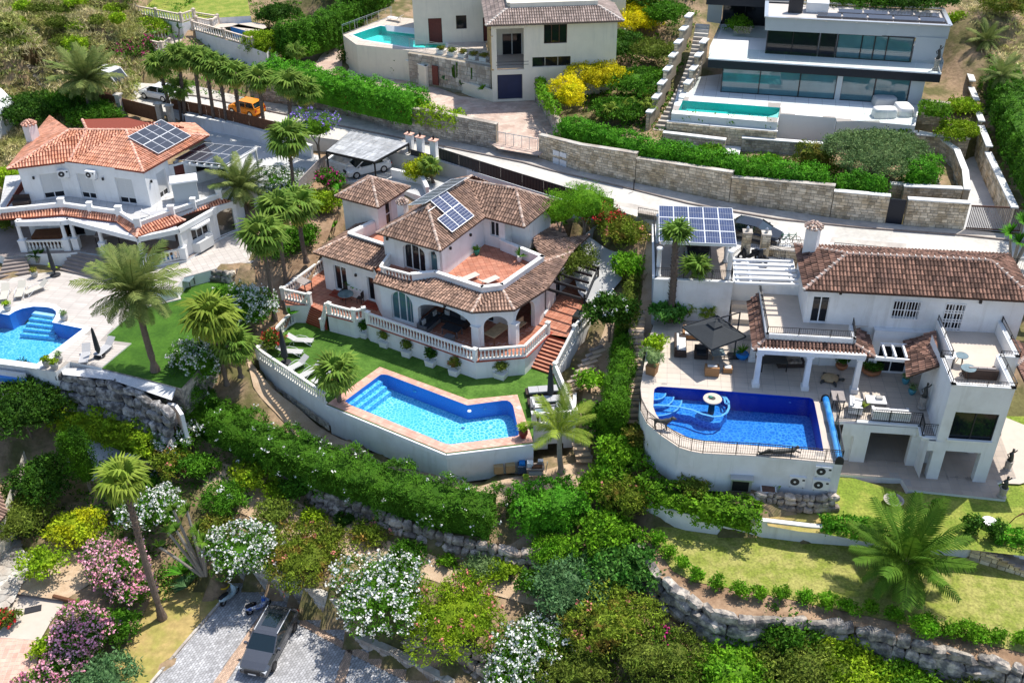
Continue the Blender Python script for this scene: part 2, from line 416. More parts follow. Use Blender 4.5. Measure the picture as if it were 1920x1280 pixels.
mat('tile_orange',(.72,.36,.24),.8,.14,2,c2=(.60,.26,.15),cs=.8,cw=.55,tint=.3)
mat('tile_orange_bed',(.22,.05,.03),.9,.1)
mat('tile_orange_ridge',(.64,.36,.27),.85,.15,3,tint=.25)
mat('tile_grey',(.42,.33,.29),.85,.15,2,c2=(.3,.24,.21),cs=1,tint=.3)
mat('tile_grey_bed',(.16,.12,.1),.9,.1)
mat('tile_grey_ridge',(.6,.52,.46),.85,.15,3,tint=.2)
mat('mortar_white',(.62,.58,.53),.9,.1,5)
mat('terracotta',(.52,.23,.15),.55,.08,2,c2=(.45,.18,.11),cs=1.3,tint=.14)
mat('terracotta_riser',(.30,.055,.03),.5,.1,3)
mat('coping_pink',(.68,.40,.31),.8,.1,2,c2=(.6,.34,.26),cs=1.2,tint=.14)
mat('paving_cream',(.55,.475,.40),.8,.05,1.5,tint=.06)
mat('paving_taupe',(.42,.35,.29),.75,.05,1.5,tint=.06)
mat('paving_white',(.72,.72,.70),.75,.04,.8,tint=.05)
mat('paving_pale',(.52,.475,.435),.8,.06,1.2,tint=.08)
mat('step_taupe',(.30,.25,.225),.85,.08,2)
mat('grout',(.35,.32,.29),.95,.05)
mat('sett',(.46,.46,.47),.85,.15,3,c2=(.36,.36,.37),cs=.6,tint=.22)
mat('sett_sand',(.55,.38,.27),.9,.12,3,tint=.2)
mat('sett_joint',(.20,.19,.18),.95,.1)
mat('asphalt',(.58,.55,.50),.95,.1,3,c2=(.46,.44,.40),cs=.3,cw=.56,bump=.003,bs=60)
mat('sidewalk',(.42,.38,.34),.95,.12,2.5,c2=(.54,.50,.44),cs=.5,cw=.5)
mat('kerb',(.26,.22,.20),.9,.15,4)
mat('driveway_red',(.50,.36,.29),.9,.12,2.5,c2=(.58,.46,.38),cs=.5,tint=.12)
mat('concrete',(.56,.56,.55),.9,.07,1,c2=(.48,.48,.48),cs=.4)
mat('soil',(.36,.24,.15),.98,.2,3,c2=(.24,.15,.09),cs=.8,cw=.5,bump=.03,bs=8)
mat('ground',(.34,.235,.145),.98,.2,3,c2=(.13,.12,.045),cs=.35,cw=.5,bump=.05,bs=4)
mat('sand_gravel',(.56,.42,.29),.98,.12,12,c2=(.48,.34,.22),cs=1,bump=.015,bs=25)
mat('white_gravel',(.6,.6,.61),.95,.2,14,bump=.02,bs=25)
mat('mulch',(.13,.07,.05),.98,.25,8,bump=.03,bs=12)
mat('turf',(.06,.15,.014),.9,.25,5,c2=(.11,.23,.03),cs=.7,cw=.5,tint=.35,bump=.03,bs=50)
mat('turf_dark',(.035,.10,.006),.9,.2,5,c2=(.055,.14,.01),cs=.6,tint=.3,bump=.02,bs=50)
mat('lawn',(.26,.30,.05),.95,.35,7,c2=(.40,.38,.11),cs=1.0,cw=.5,tint=.4,bump=.03,bs=40)
mat('lawn_green',(.18,.25,.03),.95,.35,7,c2=(.30,.32,.06),cs=.8,cw=.52,tint=.4,bump=.03,bs=40)
mat('dry_grass',(.42,.31,.12),.98,.2,2.5,c2=(.33,.29,.08),cs=.6,tint=.35,bump=.03,bs=30)
mat('straw',(.66,.56,.32),.95,.2,1.5,tint=.5,c2=(.42,.42,.13),cs=.25,cw=.5,sub=.2)
mat('scrub_grass',(.30,.36,.08),.95,.2,1.5,tint=.5,c2=(.50,.46,.2),cs=.22,cw=.5,sub=.2)
mat('stone_cream',(.62,.53,.40),.95,.12,5,c2=(.47,.37,.24),cs=.9,cw=.52,tint=.32,bump=.02,bs=12)
mat('stone_grey',(.50,.45,.38),.95,.15,5,c2=(.30,.26,.22),cs=.7,cw=.52,tint=.3,bump=.02,bs=12)
mat('stone_pale',(.50,.47,.42),.95,.12,5,c2=(.38,.33,.28),cs=.8,tint=.28,bump=.02,bs=10)
mat('joint',(.34,.29,.22),.98,.1)
mat('joint_pale',(.5,.47,.42),.98,.1)
mat('rock',(.36,.345,.33),.95,.25,3,c2=(.11,.105,.105),cs=2.2,cw=.5,tint=.3,bump=.08,bs=5)
mat('rock_warm',(.44,.37,.31),.95,.25,3,c2=(.22,.18,.15),cs=1.6,cw=.5,tint=.3,bump=.08,bs=5)
mat('rock_pale',(.44,.385,.32),.95,.25,3,c2=(.14,.13,.125),cs=2.0,cw=.5,tint=.3,bump=.08,bs=5)
mat('wood_old',(.42,.35,.30),.9,.2,4,c2=(.28,.22,.18),cs=2,tint=.25)
mat('wood_brown',(.16,.07,.035),.8,.2,4,tint=.2)
mat('wood_table',(.46,.33,.19),.6,.2,3)
mat('wood_grey',(.33,.29,.27),.9,.15,4,tint=.2)
mat('pv_dark',(.05,.055,.07),.15,.1,2,spec=.7)
mat('pv_blue',(.035,.05,.115),.15,.25,1.2,spec=.8)
mat('pv_line',(.34,.36,.42),.4,0)
mat('black',(.012,.012,.014),.5,0)
mat('rubber',(.02,.02,.02),.8,0)
mat('cushion_dark',(.03,.033,.04),.9,.1)
mat('cushion_white',(.72,.71,.69),.9,.05,3,bump=.01,bs=6)
mat('cushion_grey',(.42,.42,.43),.9,.05)
mat('rattan_dark',(.05,.035,.03),.8,.2,20)
mat('rattan_grey',(.16,.16,.165),.8,.2,20)
mat('rattan_tan',(.34,.18,.08),.7,.15,20)
mat('fabric_grey',(.46,.46,.45),.8,.04)
mat('fabric_beige',(.52,.49,.42),.8,.04)
mat('parasol',(.035,.04,.045),.85,.1,2)
mat('glass_table',(.16,.22,.23),.08,.2,2,spec=.8)
mat('teal',(.02,.2,.13),.4,0)
mat('cyan_pot',(.08,.3,.38),.4,.1)
mat('pot_clay',(.42,.17,.08),.7,.12)
mat('pot_red',(.16,.015,.015),.3,.1)
mat('pot_white',(.74,.74,.73),.6,.04)
mat('pot_grey',(.4,.39,.37),.8,.1)
mat('car_grey',(.17,.175,.19),.22,.03,metal=.75)
mat('car_dark',(.03,.032,.035),.18,0,spec=.8)
mat('car_black',(.008,.008,.01),.15,0,spec=.8)
mat('car_white',(.76,.77,.78),.25,0)
mat('car_orange',(.80,.26,.01),.3,0)
mat('car_glass',(.01,.02,.025),.03,0,spec=1)
mat('lamp_glass',(.6,.62,.64),.1,0,spec=.9)
mat('red_lamp',(.35,.01,.01),.2,0)
mat('scooter_blue',(.42,.55,.60),.25,0)
mat('scooter_print',(.02,.12,.5),.3,.6,5,c2=(.7,.75,.8),cs=3)
mat('chrome',(.6,.6,.6),.15,0,metal=1)
mat('yellow',(.75,.5,.02),.6,.1)
mat('solar_roll',(.02,.2,.55),.4,.12,2,c2=(.08,.32,.65),cs=1.5)
mat('bronze',(.06,.06,.055),.5,.2,6)
mat('statue_stone',(.38,.34,.3),.9,.2,6)
mat('cardboard',(.42,.29,.15),.9,.08)
mat('blue_bin',(.05,.08,.13),.5,.1)
mat('blue_tub',(.01,.2,.6),.4,0)
mat('lime_tub',(.35,.5,.05),.5,0)
mat('ochre_stone',(.5,.34,.16),.9,.15,3)
mat('curtain',(.66,.64,.6),.9,.1,6)
mat('door_brown',(.13,.035,.03),.5,.1)
mat('door_blue',(.02,.03,.08),.5,.1,2)
mat('door_white',(.72,.73,.74),.5,.02)
mat('towel_blue',(.15,.2,.4),.9,.2)
mat('white_plastic',(.76,.76,.76),.5,.02)
mat('reed',(.40,.41,.42),.9,.12,3,c2=(.3,.31,.32),cs=.7,tint=.2)
mat('rug',(.35,.3,.25),.95,.35,4,c2=(.2,.16,.13),cs=3)
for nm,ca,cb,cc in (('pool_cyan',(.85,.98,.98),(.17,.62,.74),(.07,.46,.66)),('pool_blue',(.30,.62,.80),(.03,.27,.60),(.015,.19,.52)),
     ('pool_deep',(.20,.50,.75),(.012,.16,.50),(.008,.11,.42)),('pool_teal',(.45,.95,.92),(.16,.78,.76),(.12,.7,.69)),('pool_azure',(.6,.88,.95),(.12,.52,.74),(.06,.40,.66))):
 MATS[nm]=caustic_mat(nm,ca,cb,cc)
mat('pool_wall',(.04,.22,.62),.4,.05)
mat('pool_wall_deep',(.01,.045,.40),.4,.05)
mat('pool_wall_teal',(.06,.5,.5),.4,.05)
mat('pool_line',(.55,.72,.78),.5,.05)
MATS['water']=water_mat('water',(.62,.86,.97));MATS['water_deep']=water_mat('water_deep',(.45,.72,.93));MATS['water_teal']=water_mat('water_teal',(.55,.93,.90))
MATS['clear_glass']=glass_mat('clear_glass',(.80,.88,.87))
def fol(n,c,c2=None,tint=.5,sub=.25,cw=.5):
 f=lambda v:v if n.startswith('petal') or not v else (v[0]*1.2,v[1]*1.35,v[2]*.75);c=f(c);c2=f(c2);mat(n,c,.7,.12,4,c2=c2,cs=.9,cw=cw,tint=tint,sub=sub,spec=.12)
fol('leaf_green',(.075,.17,.018),(.05,.13,.015));fol('leaf_bright',(.14,.26,.02),(.09,.2,.018));fol('leaf_dark',(.035,.085,.018),(.05,.11,.015))
fol('leaf_lime',(.26,.33,.025),(.17,.26,.02));fol('leaf_yellow',(.42,.38,.02),(.24,.28,.02),cw=.45);fol('leaf_gold',(.62,.48,.02),(.4,.4,.02),cw=.6)
fol('leaf_silver',(.20,.26,.17),(.13,.19,.12));fol('leaf_blue',(.10,.17,.12),(.06,.12,.07));fol('leaf_olive',(.14,.16,.04),(.09,.12,.025));fol('leaf_hedge',(.06,.19,.018),(.085,.23,.02))
fol('leaf_cypress',(.07,.16,.012),(.04,.10,.012));fol('leaf_redtip',(.15,.19,.03),(.27,.13,.06),cw=.6);fol('leaf_rust',(.12,.15,.03),(.22,.15,.05),cw=.55)
fol('leaf_ball',(.09,.22,.015),(.13,.25,.02));fol('leaf_gloss',(.05,.14,.03),(.09,.19,.06))
fol('palm_green',(.06,.12,.02),(.09,.15,.025));fol('palm_fan',(.10,.165,.04),(.16,.21,.06));fol('palm_grey',(.12,.15,.07),(.2,.21,.11));fol('palm_dry',(.46,.38,.19),(.36,.29,.13));fol('palm_yellow',(.22,.25,.06),(.15,.20,.04))
fol('petal_white',(.80,.80,.76),None,.1,.15);fol('petal_pink',(.85,.34,.48),(.88,.5,.6),.2,.15);fol('petal_red',(.62,.04,.05),None,.3,.1);fol('petal_magenta',(.5,.02,.2),None,.2,.1);fol('petal_violet',(.30,.20,.66),(.4,.3,.75),.2,.15);fol('petal_salmon',(.7,.25,.2),None,.2,.1)
mat('bark',(.22,.17,.13),.95,.25,10,bump=.03,bs=15)
mat('bark_palm',(.17,.13,.10),.95,.25,12,c2=(.15,.11,.09),cs=3,bump=.04,bs=12,tint=.3)
mat('bark_grey',(.30,.27,.23),.95,.2,10)
# ---------------- vegetation ----------------
def leaves(mb,p,n,size,asp=.45,t=None,spread=.8,flat=.55):
 k=len(p)
 if k==0:return
 r=NR.normal(0,1,(k,3));d=n*(1-spread*.5)+r*spread*.6;d /= np.linalg.norm(d,axis=1)[:,None]+1e-9
 if flat:n=n/(np.linalg.norm(n,axis=1)[:,None]+1e-9);d=d-n*(d*n).sum(1)[:,None]*flat*.7;d /= np.linalg.norm(d,axis=1)[:,None]+1e-9
 s=np.cross(d,NR.normal(0,1,(k,3))*(1-flat*.55)+n*flat*1.2);s /= np.linalg.norm(s,axis=1)[:,None]+1e-9
 L=(size*NR.uniform(.7,1.3,k))[:,None];W=L*asp*.5
 v=np.stack([p-d*L*.35,p+s*W+d*L*.1,p+d*L*.65,p-s*W+d*L*.1],1)
 i=np.arange(k)[:,None]*4+np.array([[0,1,2,3]])
 mb.add(v.reshape(-1,3),i,NR.random(k) if t is None else t)
def blobcore(mb,c,r,t=.25,n=10,m=6):
 vs=[];c=np.array(c,float)
 for j in range(m+1):
  ph=math.pi*j/m
  for k in range(n):
   th=2*math.pi*k/n;w=1+.12*math.sin(3*th+j)+.08*math.sin(5*th+2*j)
   vs.append(c+np.array([r[0]*w*math.sin(ph)*math.cos(th),r[1]*w*math.sin(ph)*math.sin(th),-r[2]*math.cos(ph)]))
 mb.add(vs,[(j*n+k,j*n+(k+1) % n,(j+1)*n+(k+1) % n,(j+1)*n+k) for j in range(m) for k in range(n)],t)
def crown(mb,c,r,dens=90,size=.17,asp=.45,clump=.32,fl=None,fdens=.0,fsize=.15,lobes=5,core=.58,per=14):
 c=np.array(c,float);r=np.array(r,float);size *= 1.4;dens /= 1.25;lobes=int(lobes*1.6)
 lb=[(c,r*.74)]
 for i in range(lobes):
  u=NR.normal(0,1,3);u[2]=abs(u[2])*.7-.1;u /= np.linalg.norm(u);lb.append((c+u*r*NR.uniform(.5,.72),r*NR.uniform(.26,.52)))
 if core:blobcore(mb,c,r*core)
 for cc,rr in lb:
  area=4*math.pi*((rr[0]*rr[1])**1.6/3+(rr[0]*rr[2])**1.6/3+(rr[1]*rr[2])**1.6/3)**(1/1.6);k=int(area*dens/per*.75)+4
  u=NR.normal(0,1,(k,3));u /= np.linalg.norm(u,axis=1)[:,None];u[:,2]=np.where(u[:,2]<-.5,-u[:,2],u[:,2])
  q=cc+u*rr*(NR.uniform(.8,1.1,k)+.22*(NR.random(k)<.12))[:,None]
  inside=np.zeros(k,bool)
  for c2,r2 in lb:
   if c2 is cc:continue
   inside |= (((q-c2)/r2)**2).sum(1)<.6
  q=q[~inside];uu=u[~inside];k=len(q)
  if k==0:continue
  tt=np.clip(NR.normal(.5,.28,k),0,1)
  q2=np.repeat(q,per,0)+NR.normal(0,clump*.45,(k*per,3))*np.array([1,1,.8]);n2=np.repeat(uu,per,0)
  leaves(mb,q2,n2,size,asp,np.clip(np.repeat(tt,per)+NR.normal(0,.15,k*per),0,1))
  if fl is not None and fdens>0:
   s=NR.random(k)<fdens;s &= uu[:,2]>-.25;kk=int(s.sum())
   if kk:
    m=9;f=np.repeat(q[s]+uu[s]*clump*.4,m,0)+NR.normal(0,clump*.3,(kk*m,3));leaves(fl,f,np.repeat(uu[s],m,0)+np.array([0,0,.5]),fsize,1.0,spread=.9)
KINDS={  # leaf material, leaf size, aspect, leaves per m2, petal material, share of flowering clumps
'green':('leaf_green',.17,.45,110,None,0),'bright':('leaf_bright',.17,.5,110,None,0),'dark':('leaf_dark',.16,.5,120,None,0),'lime':('leaf_lime',.16,.5,110,None,0),
'yellow':('leaf_yellow',.16,.5,110,None,0),'gold':('leaf_gold',.14,.5,130,None,0),'silver':('leaf_silver',.15,.32,230,None,0),'blue':('leaf_blue',.18,.35,120,None,0),
'olive':('leaf_olive',.15,.4,120,None,0),'oleander':('leaf_green',.2,.22,150,None,0),'white':('leaf_green',.19,.25,130,'petal_white',.62),'whitefew':('leaf_green',.19,.25,140,'petal_white',.045),
'pink':('leaf_green',.18,.25,130,'petal_pink',.8),'redtip':('leaf_redtip',.16,.35,130,'petal_salmon',.03),'rust':('leaf_rust',.15,.4,120,None,0),'red':('leaf_olive',.16,.4,120,'petal_red',.3),
'ball':('leaf_ball',.12,.45,220,None,0),'gloss':('leaf_gloss',.19,.55,110,None,0),'magenta':('leaf_green',.15,.5,120,'petal_magenta',.3),'cypress':('leaf_cypress',.14,.3,260,None,0),
'violet':('leaf_bright',.16,.3,60,'petal_violet',.45),'pinkish':('leaf_lime',.17,.3,120,'petal_salmon',.07),'feathery':('leaf_bright',.13,.22,130,None,0),'citrus':('leaf_dark',.18,.55,110,'petal_white',.07),'hedge':('leaf_hedge',.15,.45,150,None,0)}
def bush(label,x,y,z,wpx,h,kind='green',cat='shrub',group=None,trunk=0,dpx=None,name='shrub'):
 b=P(x,y,z);dep=float((np.array(b)-CP)@CF);w=wpx*dep/FP;d=(dpx or wpx*.9)*dep/FP
 m,sz,asp,dn,pm,pf=KINDS[kind]
 o=root(name,label,cat,b,group);f=MB();fl=MB() if pm else None
 rz=(h-trunk)/2;crown(f,(b.x,b.y,b.z+trunk+rz*.92),(w/2,d/2,rz*1.02),dn,sz,asp,clump=min(.34,w*.16),fl=fl,fdens=pf,lobes=6 if w>1.5 else 3,per=14 if w>1.2 else 8)
 part(f,'foliage',M(m),o,stuff=True)
 if fl and fl.n:part(fl,'flowers',M(pm),o,stuff=True)
 if trunk or h>1.6:
  s=MB();top=trunk+rz*.8
  for i in range(3 if trunk else 4):a=i*2.1+x;s.tube([b,b+V(.1*math.cos(a),.1*math.sin(a),top*.5),b+V(w*.18*math.cos(a),w*.18*math.sin(a),top)],[.09,.06,.03],6)
  part(s,'stem',M('bark'),o)
 return o
def hedge(label,foot,z,h,kind='green',name='hedge',cat='hedge',group=None,dens=None,wob=.12,z1=None,flat=False,top=None):
 m,sz,asp,dn,pm,pf=KINDS[kind];dn=(dens or dn)/1.15;sz *= 1.35
 q=[Vector((p[0],p[1],0)) for p in foot]
 if sum(q[i].x*q[(i+1) % len(q)].y-q[(i+1) % len(q)].x*q[i].y for i in range(len(q)))<0:q=q[::-1]
 zs=(lambda x,y:z) if not callable(z) else z
 c=sum(q,Vector())/len(q);o=root(name,label,cat,(c.x,c.y,zs(c.x,c.y)),group);f=MB();fl=MB() if pm else None
 xy=np.array([(p.x,p.y) for p in q]);x0,y0=xy.min(0);x1,y1=xy.max(0)
 def inside(P2):
  r=np.zeros(len(P2),bool)
  for i in range(len(xy)):
   a,b_=xy[i],xy[(i+1) % len(xy)];cnd=((a[1]>P2[:,1]) != (b_[1]>P2[:,1]));r ^= cnd & (P2[:,0]<(b_[0]-a[0])*(P2[:,1]-a[1])/(b_[1]-a[1]+1e-12)+a[0])
  return r
 per=10;n=int((x1-x0)*(y1-y0)*dn/per)+10;T=NR.uniform((x0,y0),(x1,y1),(n,2));T=T[inside(T)]
 bumpf=lambda A:wob*(np.sin(A[:,0]*2.3+A[:,1]*1.1)+np.sin(A[:,0]*.9-A[:,1]*2.7+1)+.6*np.sin(A[:,0]*5.1+A[:,1]*4.3))
 zt=np.array([zs(*a) for a in T]) if callable(z) else np.full(len(T),z)
 de=np.full(len(T),9.)
 for i in range(len(xy)):
  a,b_=xy[i-1],xy[i];d=b_-a;t=np.clip(((T-a)@d)/(d@d+1e-9),0,1)[:,None];de=np.minimum(de,np.linalg.norm(a+d*t-T,axis=1))
 pts=[np.column_stack([T,zt+h+bumpf(T)-.45*np.clip(1-de/.6,0,1)**1.5])];nr=[np.tile((0,0,1.),(len(T),1))]
 for i in range(len(q)):
  a,b_=q[i],q[(i+1) % len(q)];L=(b_-a).length;k=int(L*h*dn/per)+2;u=NR.random(k);w=NR.random(k)**.8
  d=(b_-a)/max(L,1e-6);nn=np.array([d.y,-d.x,0]);A=np.array(a)[None]+np.outer(u*L,np.array(d));bb=bumpf(A)
  zz=np.array([zs(*s[:2]) for s in A]) if callable(z) else z
  A=A+nn*(bb*.8)[:,None];A[:,2]=zz+w*(h+bb*.5);A-=nn*(.5*np.clip((w-.6)/.4,0,1)**2)[:,None];pts.append(A);nr.append(np.tile(nn+np.array([0,0,.3]),(k,1)))
 p=np.concatenate(pts);nn=np.concatenate(nr);k=len(p);tt=np.clip(NR.normal(.5,.2,k),0,1)
 leaves(f,np.repeat(p,per,0)+NR.normal(0,.11,(k*per,3)),np.repeat(nn,per,0),sz,asp,np.clip(np.repeat(tt,per)+NR.normal(0,.15,k*per),0,1),flat=1)
 if fl:
  s=NR.random(k)<pf;kk=int(s.sum())
  if kk:leaves(fl,np.repeat(p[s]+nn[s]*.12,5,0)+NR.normal(0,.08,(kk*5,3)),np.repeat(nn[s],5,0)+np.array([0,0,.4]),.13,1.0,spread=.9)
 cc=np.array([c.x,c.y]);s_=MB();ins=[Vector((p.x,p.y,0)) for p in q];new=[]
 for i in range(len(ins)):
  a,b_,c_=ins[i-1],ins[i],ins[(i+1) % len(ins)];d1=(b_-a).normalized();d2=(c_-b_).normalized();n1=Vector((-d1.y,d1.x,0));n2=Vector((-d2.y,d2.x,0));nb=(n1+n2)
  nb=nb.normalized()*min(.4/max(.3,nb.normalized().dot(n1)),.6) if nb.length>.1 else n1*.4;new.append(b_+nb)
 nn_=len(new);f.add([(p.x,p.y,zs(p.x,p.y)-.2) for p in new]+[(p.x,p.y,zs(p.x,p.y)+h-.5) for p in new],[(i,(i+1) % nn_,nn_+(i+1) % nn_,nn_+i) for i in range(nn_)]+[tuple(range(nn_,2*nn_))],.25)
 part(f,'foliage',M(m),o,stuff=True)
 if fl and fl.n:part(fl,'flowers',M(pm),o,stuff=True)
 return o
def strip(pts,w):
 L,R=[],[]
 for i,p in enumerate(pts):
  a=pts[max(i-1,0)];b=pts[min(i+1,len(pts)-1)];d=Vector((b[0]-a[0],b[1]-a[1],0)).normalized();n=Vector((-d.y,d.x,0))*w/2
  L.append(Vector(p)+n);R.append(Vector(p)-n)
 return R+L[::-1]
def frondmesh(kind,i):
 k='frond_%s_%d' % (kind,i)
 if k in PROTO:return PROTO[k]
 r=random.Random(i*7+len(kind));mb=MB()
 if kind.startswith('feather'):
  L=1.0;n=13;droop=.25+.12*i if kind=='feather' else .45+.12*i
  pts=[Vector((L*t*(1-.18*droop*t),0,.16*t-droop*.62*t**2.2)) for t in [j/n for j in range(n+1)]]
  mb.tube(pts,[.012*(1-.7*j/n) for j in range(n+1)],4,.7,cap=False)
  m=26;vs,fs=[],[]
  for j in range(2,m):
   t=j/m;p=pts[0].lerp(pts[-1],t) if False else pts[int(t*n)].lerp(pts[min(n,int(t*n)+1)],t*n-int(t*n));d=(pts[min(n,int(t*n)+1)]-pts[int(t*n)]).normalized()
   ll=.22*math.sin(math.pi*min(1,t*.82+.14))**.6*(1 if kind=='feather' else 1.05)
   for sgn in (-1,1):
    q=p+d*ll*.55+Vector((0,sgn*ll*.78,-ll*(.18+.25*r.random())));w=d*.0125;b=len(vs);mid=p.lerp(q,.5)+Vector((0,0,.02))
    vs+=[tuple(p-w),tuple(p+w),tuple(mid+w*1.3),tuple(mid-w*1.3),tuple(q)];fs+=[(b,b+1,b+2,b+3),(b+3,b+2,b+4)]
  mb.add(vs,fs,.5)
  mm={'feather':'palm_green','featherg':'palm_grey','feathery':'palm_yellow'}[kind]
 else:
  st=.42;n=15;mb.tube([(0,0,0),(st*.5,0,.07),(st,0,.08)],[.02,.014,.01],4,.8,cap=False);vs,fs,c=[],[],Vector((st,0,.08));tt=[]
  for j in range(n):
   a=(j-(n-1)/2)/(n-1)*math.radians(250);rr=.62*(1-.25*abs(a)/2.2)*r.uniform(.92,1.05);d=Vector((math.cos(a),math.sin(a),0));s=Vector((-d.y,d.x,0));dz=.0
   m1=c+d*rr*.55+Vector((0,0,.03-.05*abs(a)/2));e=c+d*rr*.9+Vector((0,0,-.08-.3*r.random()-.06*abs(a)));w=rr*.55*math.radians(250)/(n-1)*.5;b=len(vs)
   vs+=[tuple(c),tuple(m1-s*w+Vector((0,0,-.02))),tuple(m1+Vector((0,0,.015))),tuple(m1+s*w+Vector((0,0,-.02))),tuple(e)];fs+=[(b,b+1,b+2),(b,b+2,b+3),(b+1,b+4,b+2),(b+2,b+4,b+3)]
  mb.add(vs,fs,.5);mm={'fan':'palm_fan','fandry':'palm_dry','fany':'palm_yellow'}[kind]
 PROTO[k]=mb.mesh('frond',M(mm));return PROTO[k]
def palm(label,x,y,z,top=None,h=None,kind='fan',n=26,L=1.5,r=.17,dry=6,lean=None,cat='palm tree',group=None,bulb=1.0,name='palm_tree',rough=True,low=-40):
 b=P(x,y,z)
 if top:
  H_=h or Hat(b,top[1]);c=P(top[0],top[1],z) if False else None
  d=ray(*top);k=(z+H_-CP[2]-0)/d[2] if h else None
  if h:c=P(top[0],top[1],z+h)
  else:c=V(b.x+(top[0]-x)*.0,b.y,H_);dep=float((np.array(c)-CP)@CF);q=np.array(c)-CP;px=960+FP*(q@CR)/dep;c.x+=(top[0]-px)*dep/FP
 else:c=b+V(0,0,h)
 o=root(name,label,cat,b,group);H_=c.z-b.z;s=MB();m=max(6,int(H_/.28));pts=[];rs=[]
 for i in range(m+1):
  t=i/m;pts.append(b.lerp(c,t)+V(.04*math.sin(t*5+x),.04*math.cos(t*4+y),0)+(c-b).cross(V(0,0,1))*0);rs.append(r*(1.55-.9*min(1,t*7) if t<.14 else 1-.22*t)*(1+(.07 if i % 2 and rough else 0)))
 s.tube(pts,rs,10);part(s,'trunk',M('bark_palm' if rough else 'bark_grey'),o,smooth=False)
 if rough:   # old leaf bases round the upper trunk
  lb=MB();mm=int(H_*14*(1 if bulb>1 else .5))
  for i in range(mm):
   t=1-(i/mm)*(.95 if bulb>1 else .4);a=i*2.4;p=b.lerp(c,t);rr=r*(1-.2*t)
   lb.bar(p+V(math.cos(a)*rr*.9,math.sin(a)*rr*.9,-.05),p+V(math.cos(a)*(rr+.07),math.sin(a)*(rr+.07),.12),.09,.03,t=rnd.random())
  part(lb,'leaf_bases',M('bark_palm'),o,stuff=True)
 def put(kind,i,az,el,sc_):
  f=bpy.data.objects.new('frond',frondmesh(kind,i));col.objects.link(f);f.parent=o
  f.location=c-b+V(math.cos(az),math.sin(az),0)*r*.5;f.rotation_euler=Matrix.Rotation(az,3,'Z').to_euler()
  f.rotation_euler=(Matrix.Rotation(az,3,'Z') @ Matrix.Rotation(-el,3,'Y') @ Matrix.Rotation(rnd.uniform(-.3,.3),3,'X')).to_euler();f.scale=(sc_,)*3
 n=int(n*.82)
 for i in range(n):
  t=(i+.5)/n;az=i*2.39996+x;el=math.radians(82-(82-low)*t**.85+rnd.uniform(-8,8));put(kind,int(t*2.99),az,el,L*(.75+.35*math.sin(math.pi*min(1,t+.2)))*rnd.uniform(.9,1.08))
 for i in range(dry):put('fandry' if kind.startswith('fan') else kind,2,i*2.4,math.radians(rnd.uniform(-78,-55)),L*rnd.uniform(.55,.75))
 return o
def spiky(mb,c,n,L,w,up=.5,droop=.25,t0=.5):
 for i in range(n):
  a=i*2.39996+c[0];u=up+(1-up)*((i % 7)/7)*rnd.uniform(.3,1);el=math.radians(10+75*((i*.618) % 1));d=V(math.cos(a)*math.cos(el),math.sin(a)*math.cos(el),math.sin(el));s=V(-math.sin(a),math.cos(a),0)*w/2;l=L*rnd.uniform(.8,1.1)
  p0=Vector(c);p1=p0+d*l*.5;p2=p0+d*l-V(0,0,droop*l*math.cos(el));mb.add([tuple(p0-s),tuple(p0+s),tuple(p1+s*1.1),tuple(p1-s*1.1),tuple(p2)],[(0,1,2,3),(3,2,4)],rnd.random())
# ---------------- stones, paving ----------------
def stonemesh(i,m):
 k='stone_%d_%s' % (i,m)
 if k not in PROTO:
  r=random.Random(i*13+5);n,mm=8,5;vs=[]
  for j in range(mm+1):
   ph=math.pi*j/mm
   for q in range(n):
    th=2*math.pi*q/n;w=(r.uniform(.82,1.1)) if 0<j<mm else .9;sx=math.copysign(abs(math.cos(th))**.6,math.cos(th));sy=math.copysign(abs(math.sin(th))**.6,math.sin(th))
    vs.append((.5*w*sx*math.sin(ph)**.6 if 0<j<mm else 0,.5*w*sy*math.sin(ph)**.6 if 0<j<mm else 0,-.5*math.copysign(abs(math.cos(ph))**.7,math.cos(ph))*w))
  mb=MB();mb.add(vs,[(j*n+q,j*n+(q+1) % n,(j+1)*n+(q+1) % n,(j+1)*n+q) for j in range(mm) for q in range(n)],r.random());PROTO[k]=mb.mesh('stone',M(m))
 return PROTO[k]
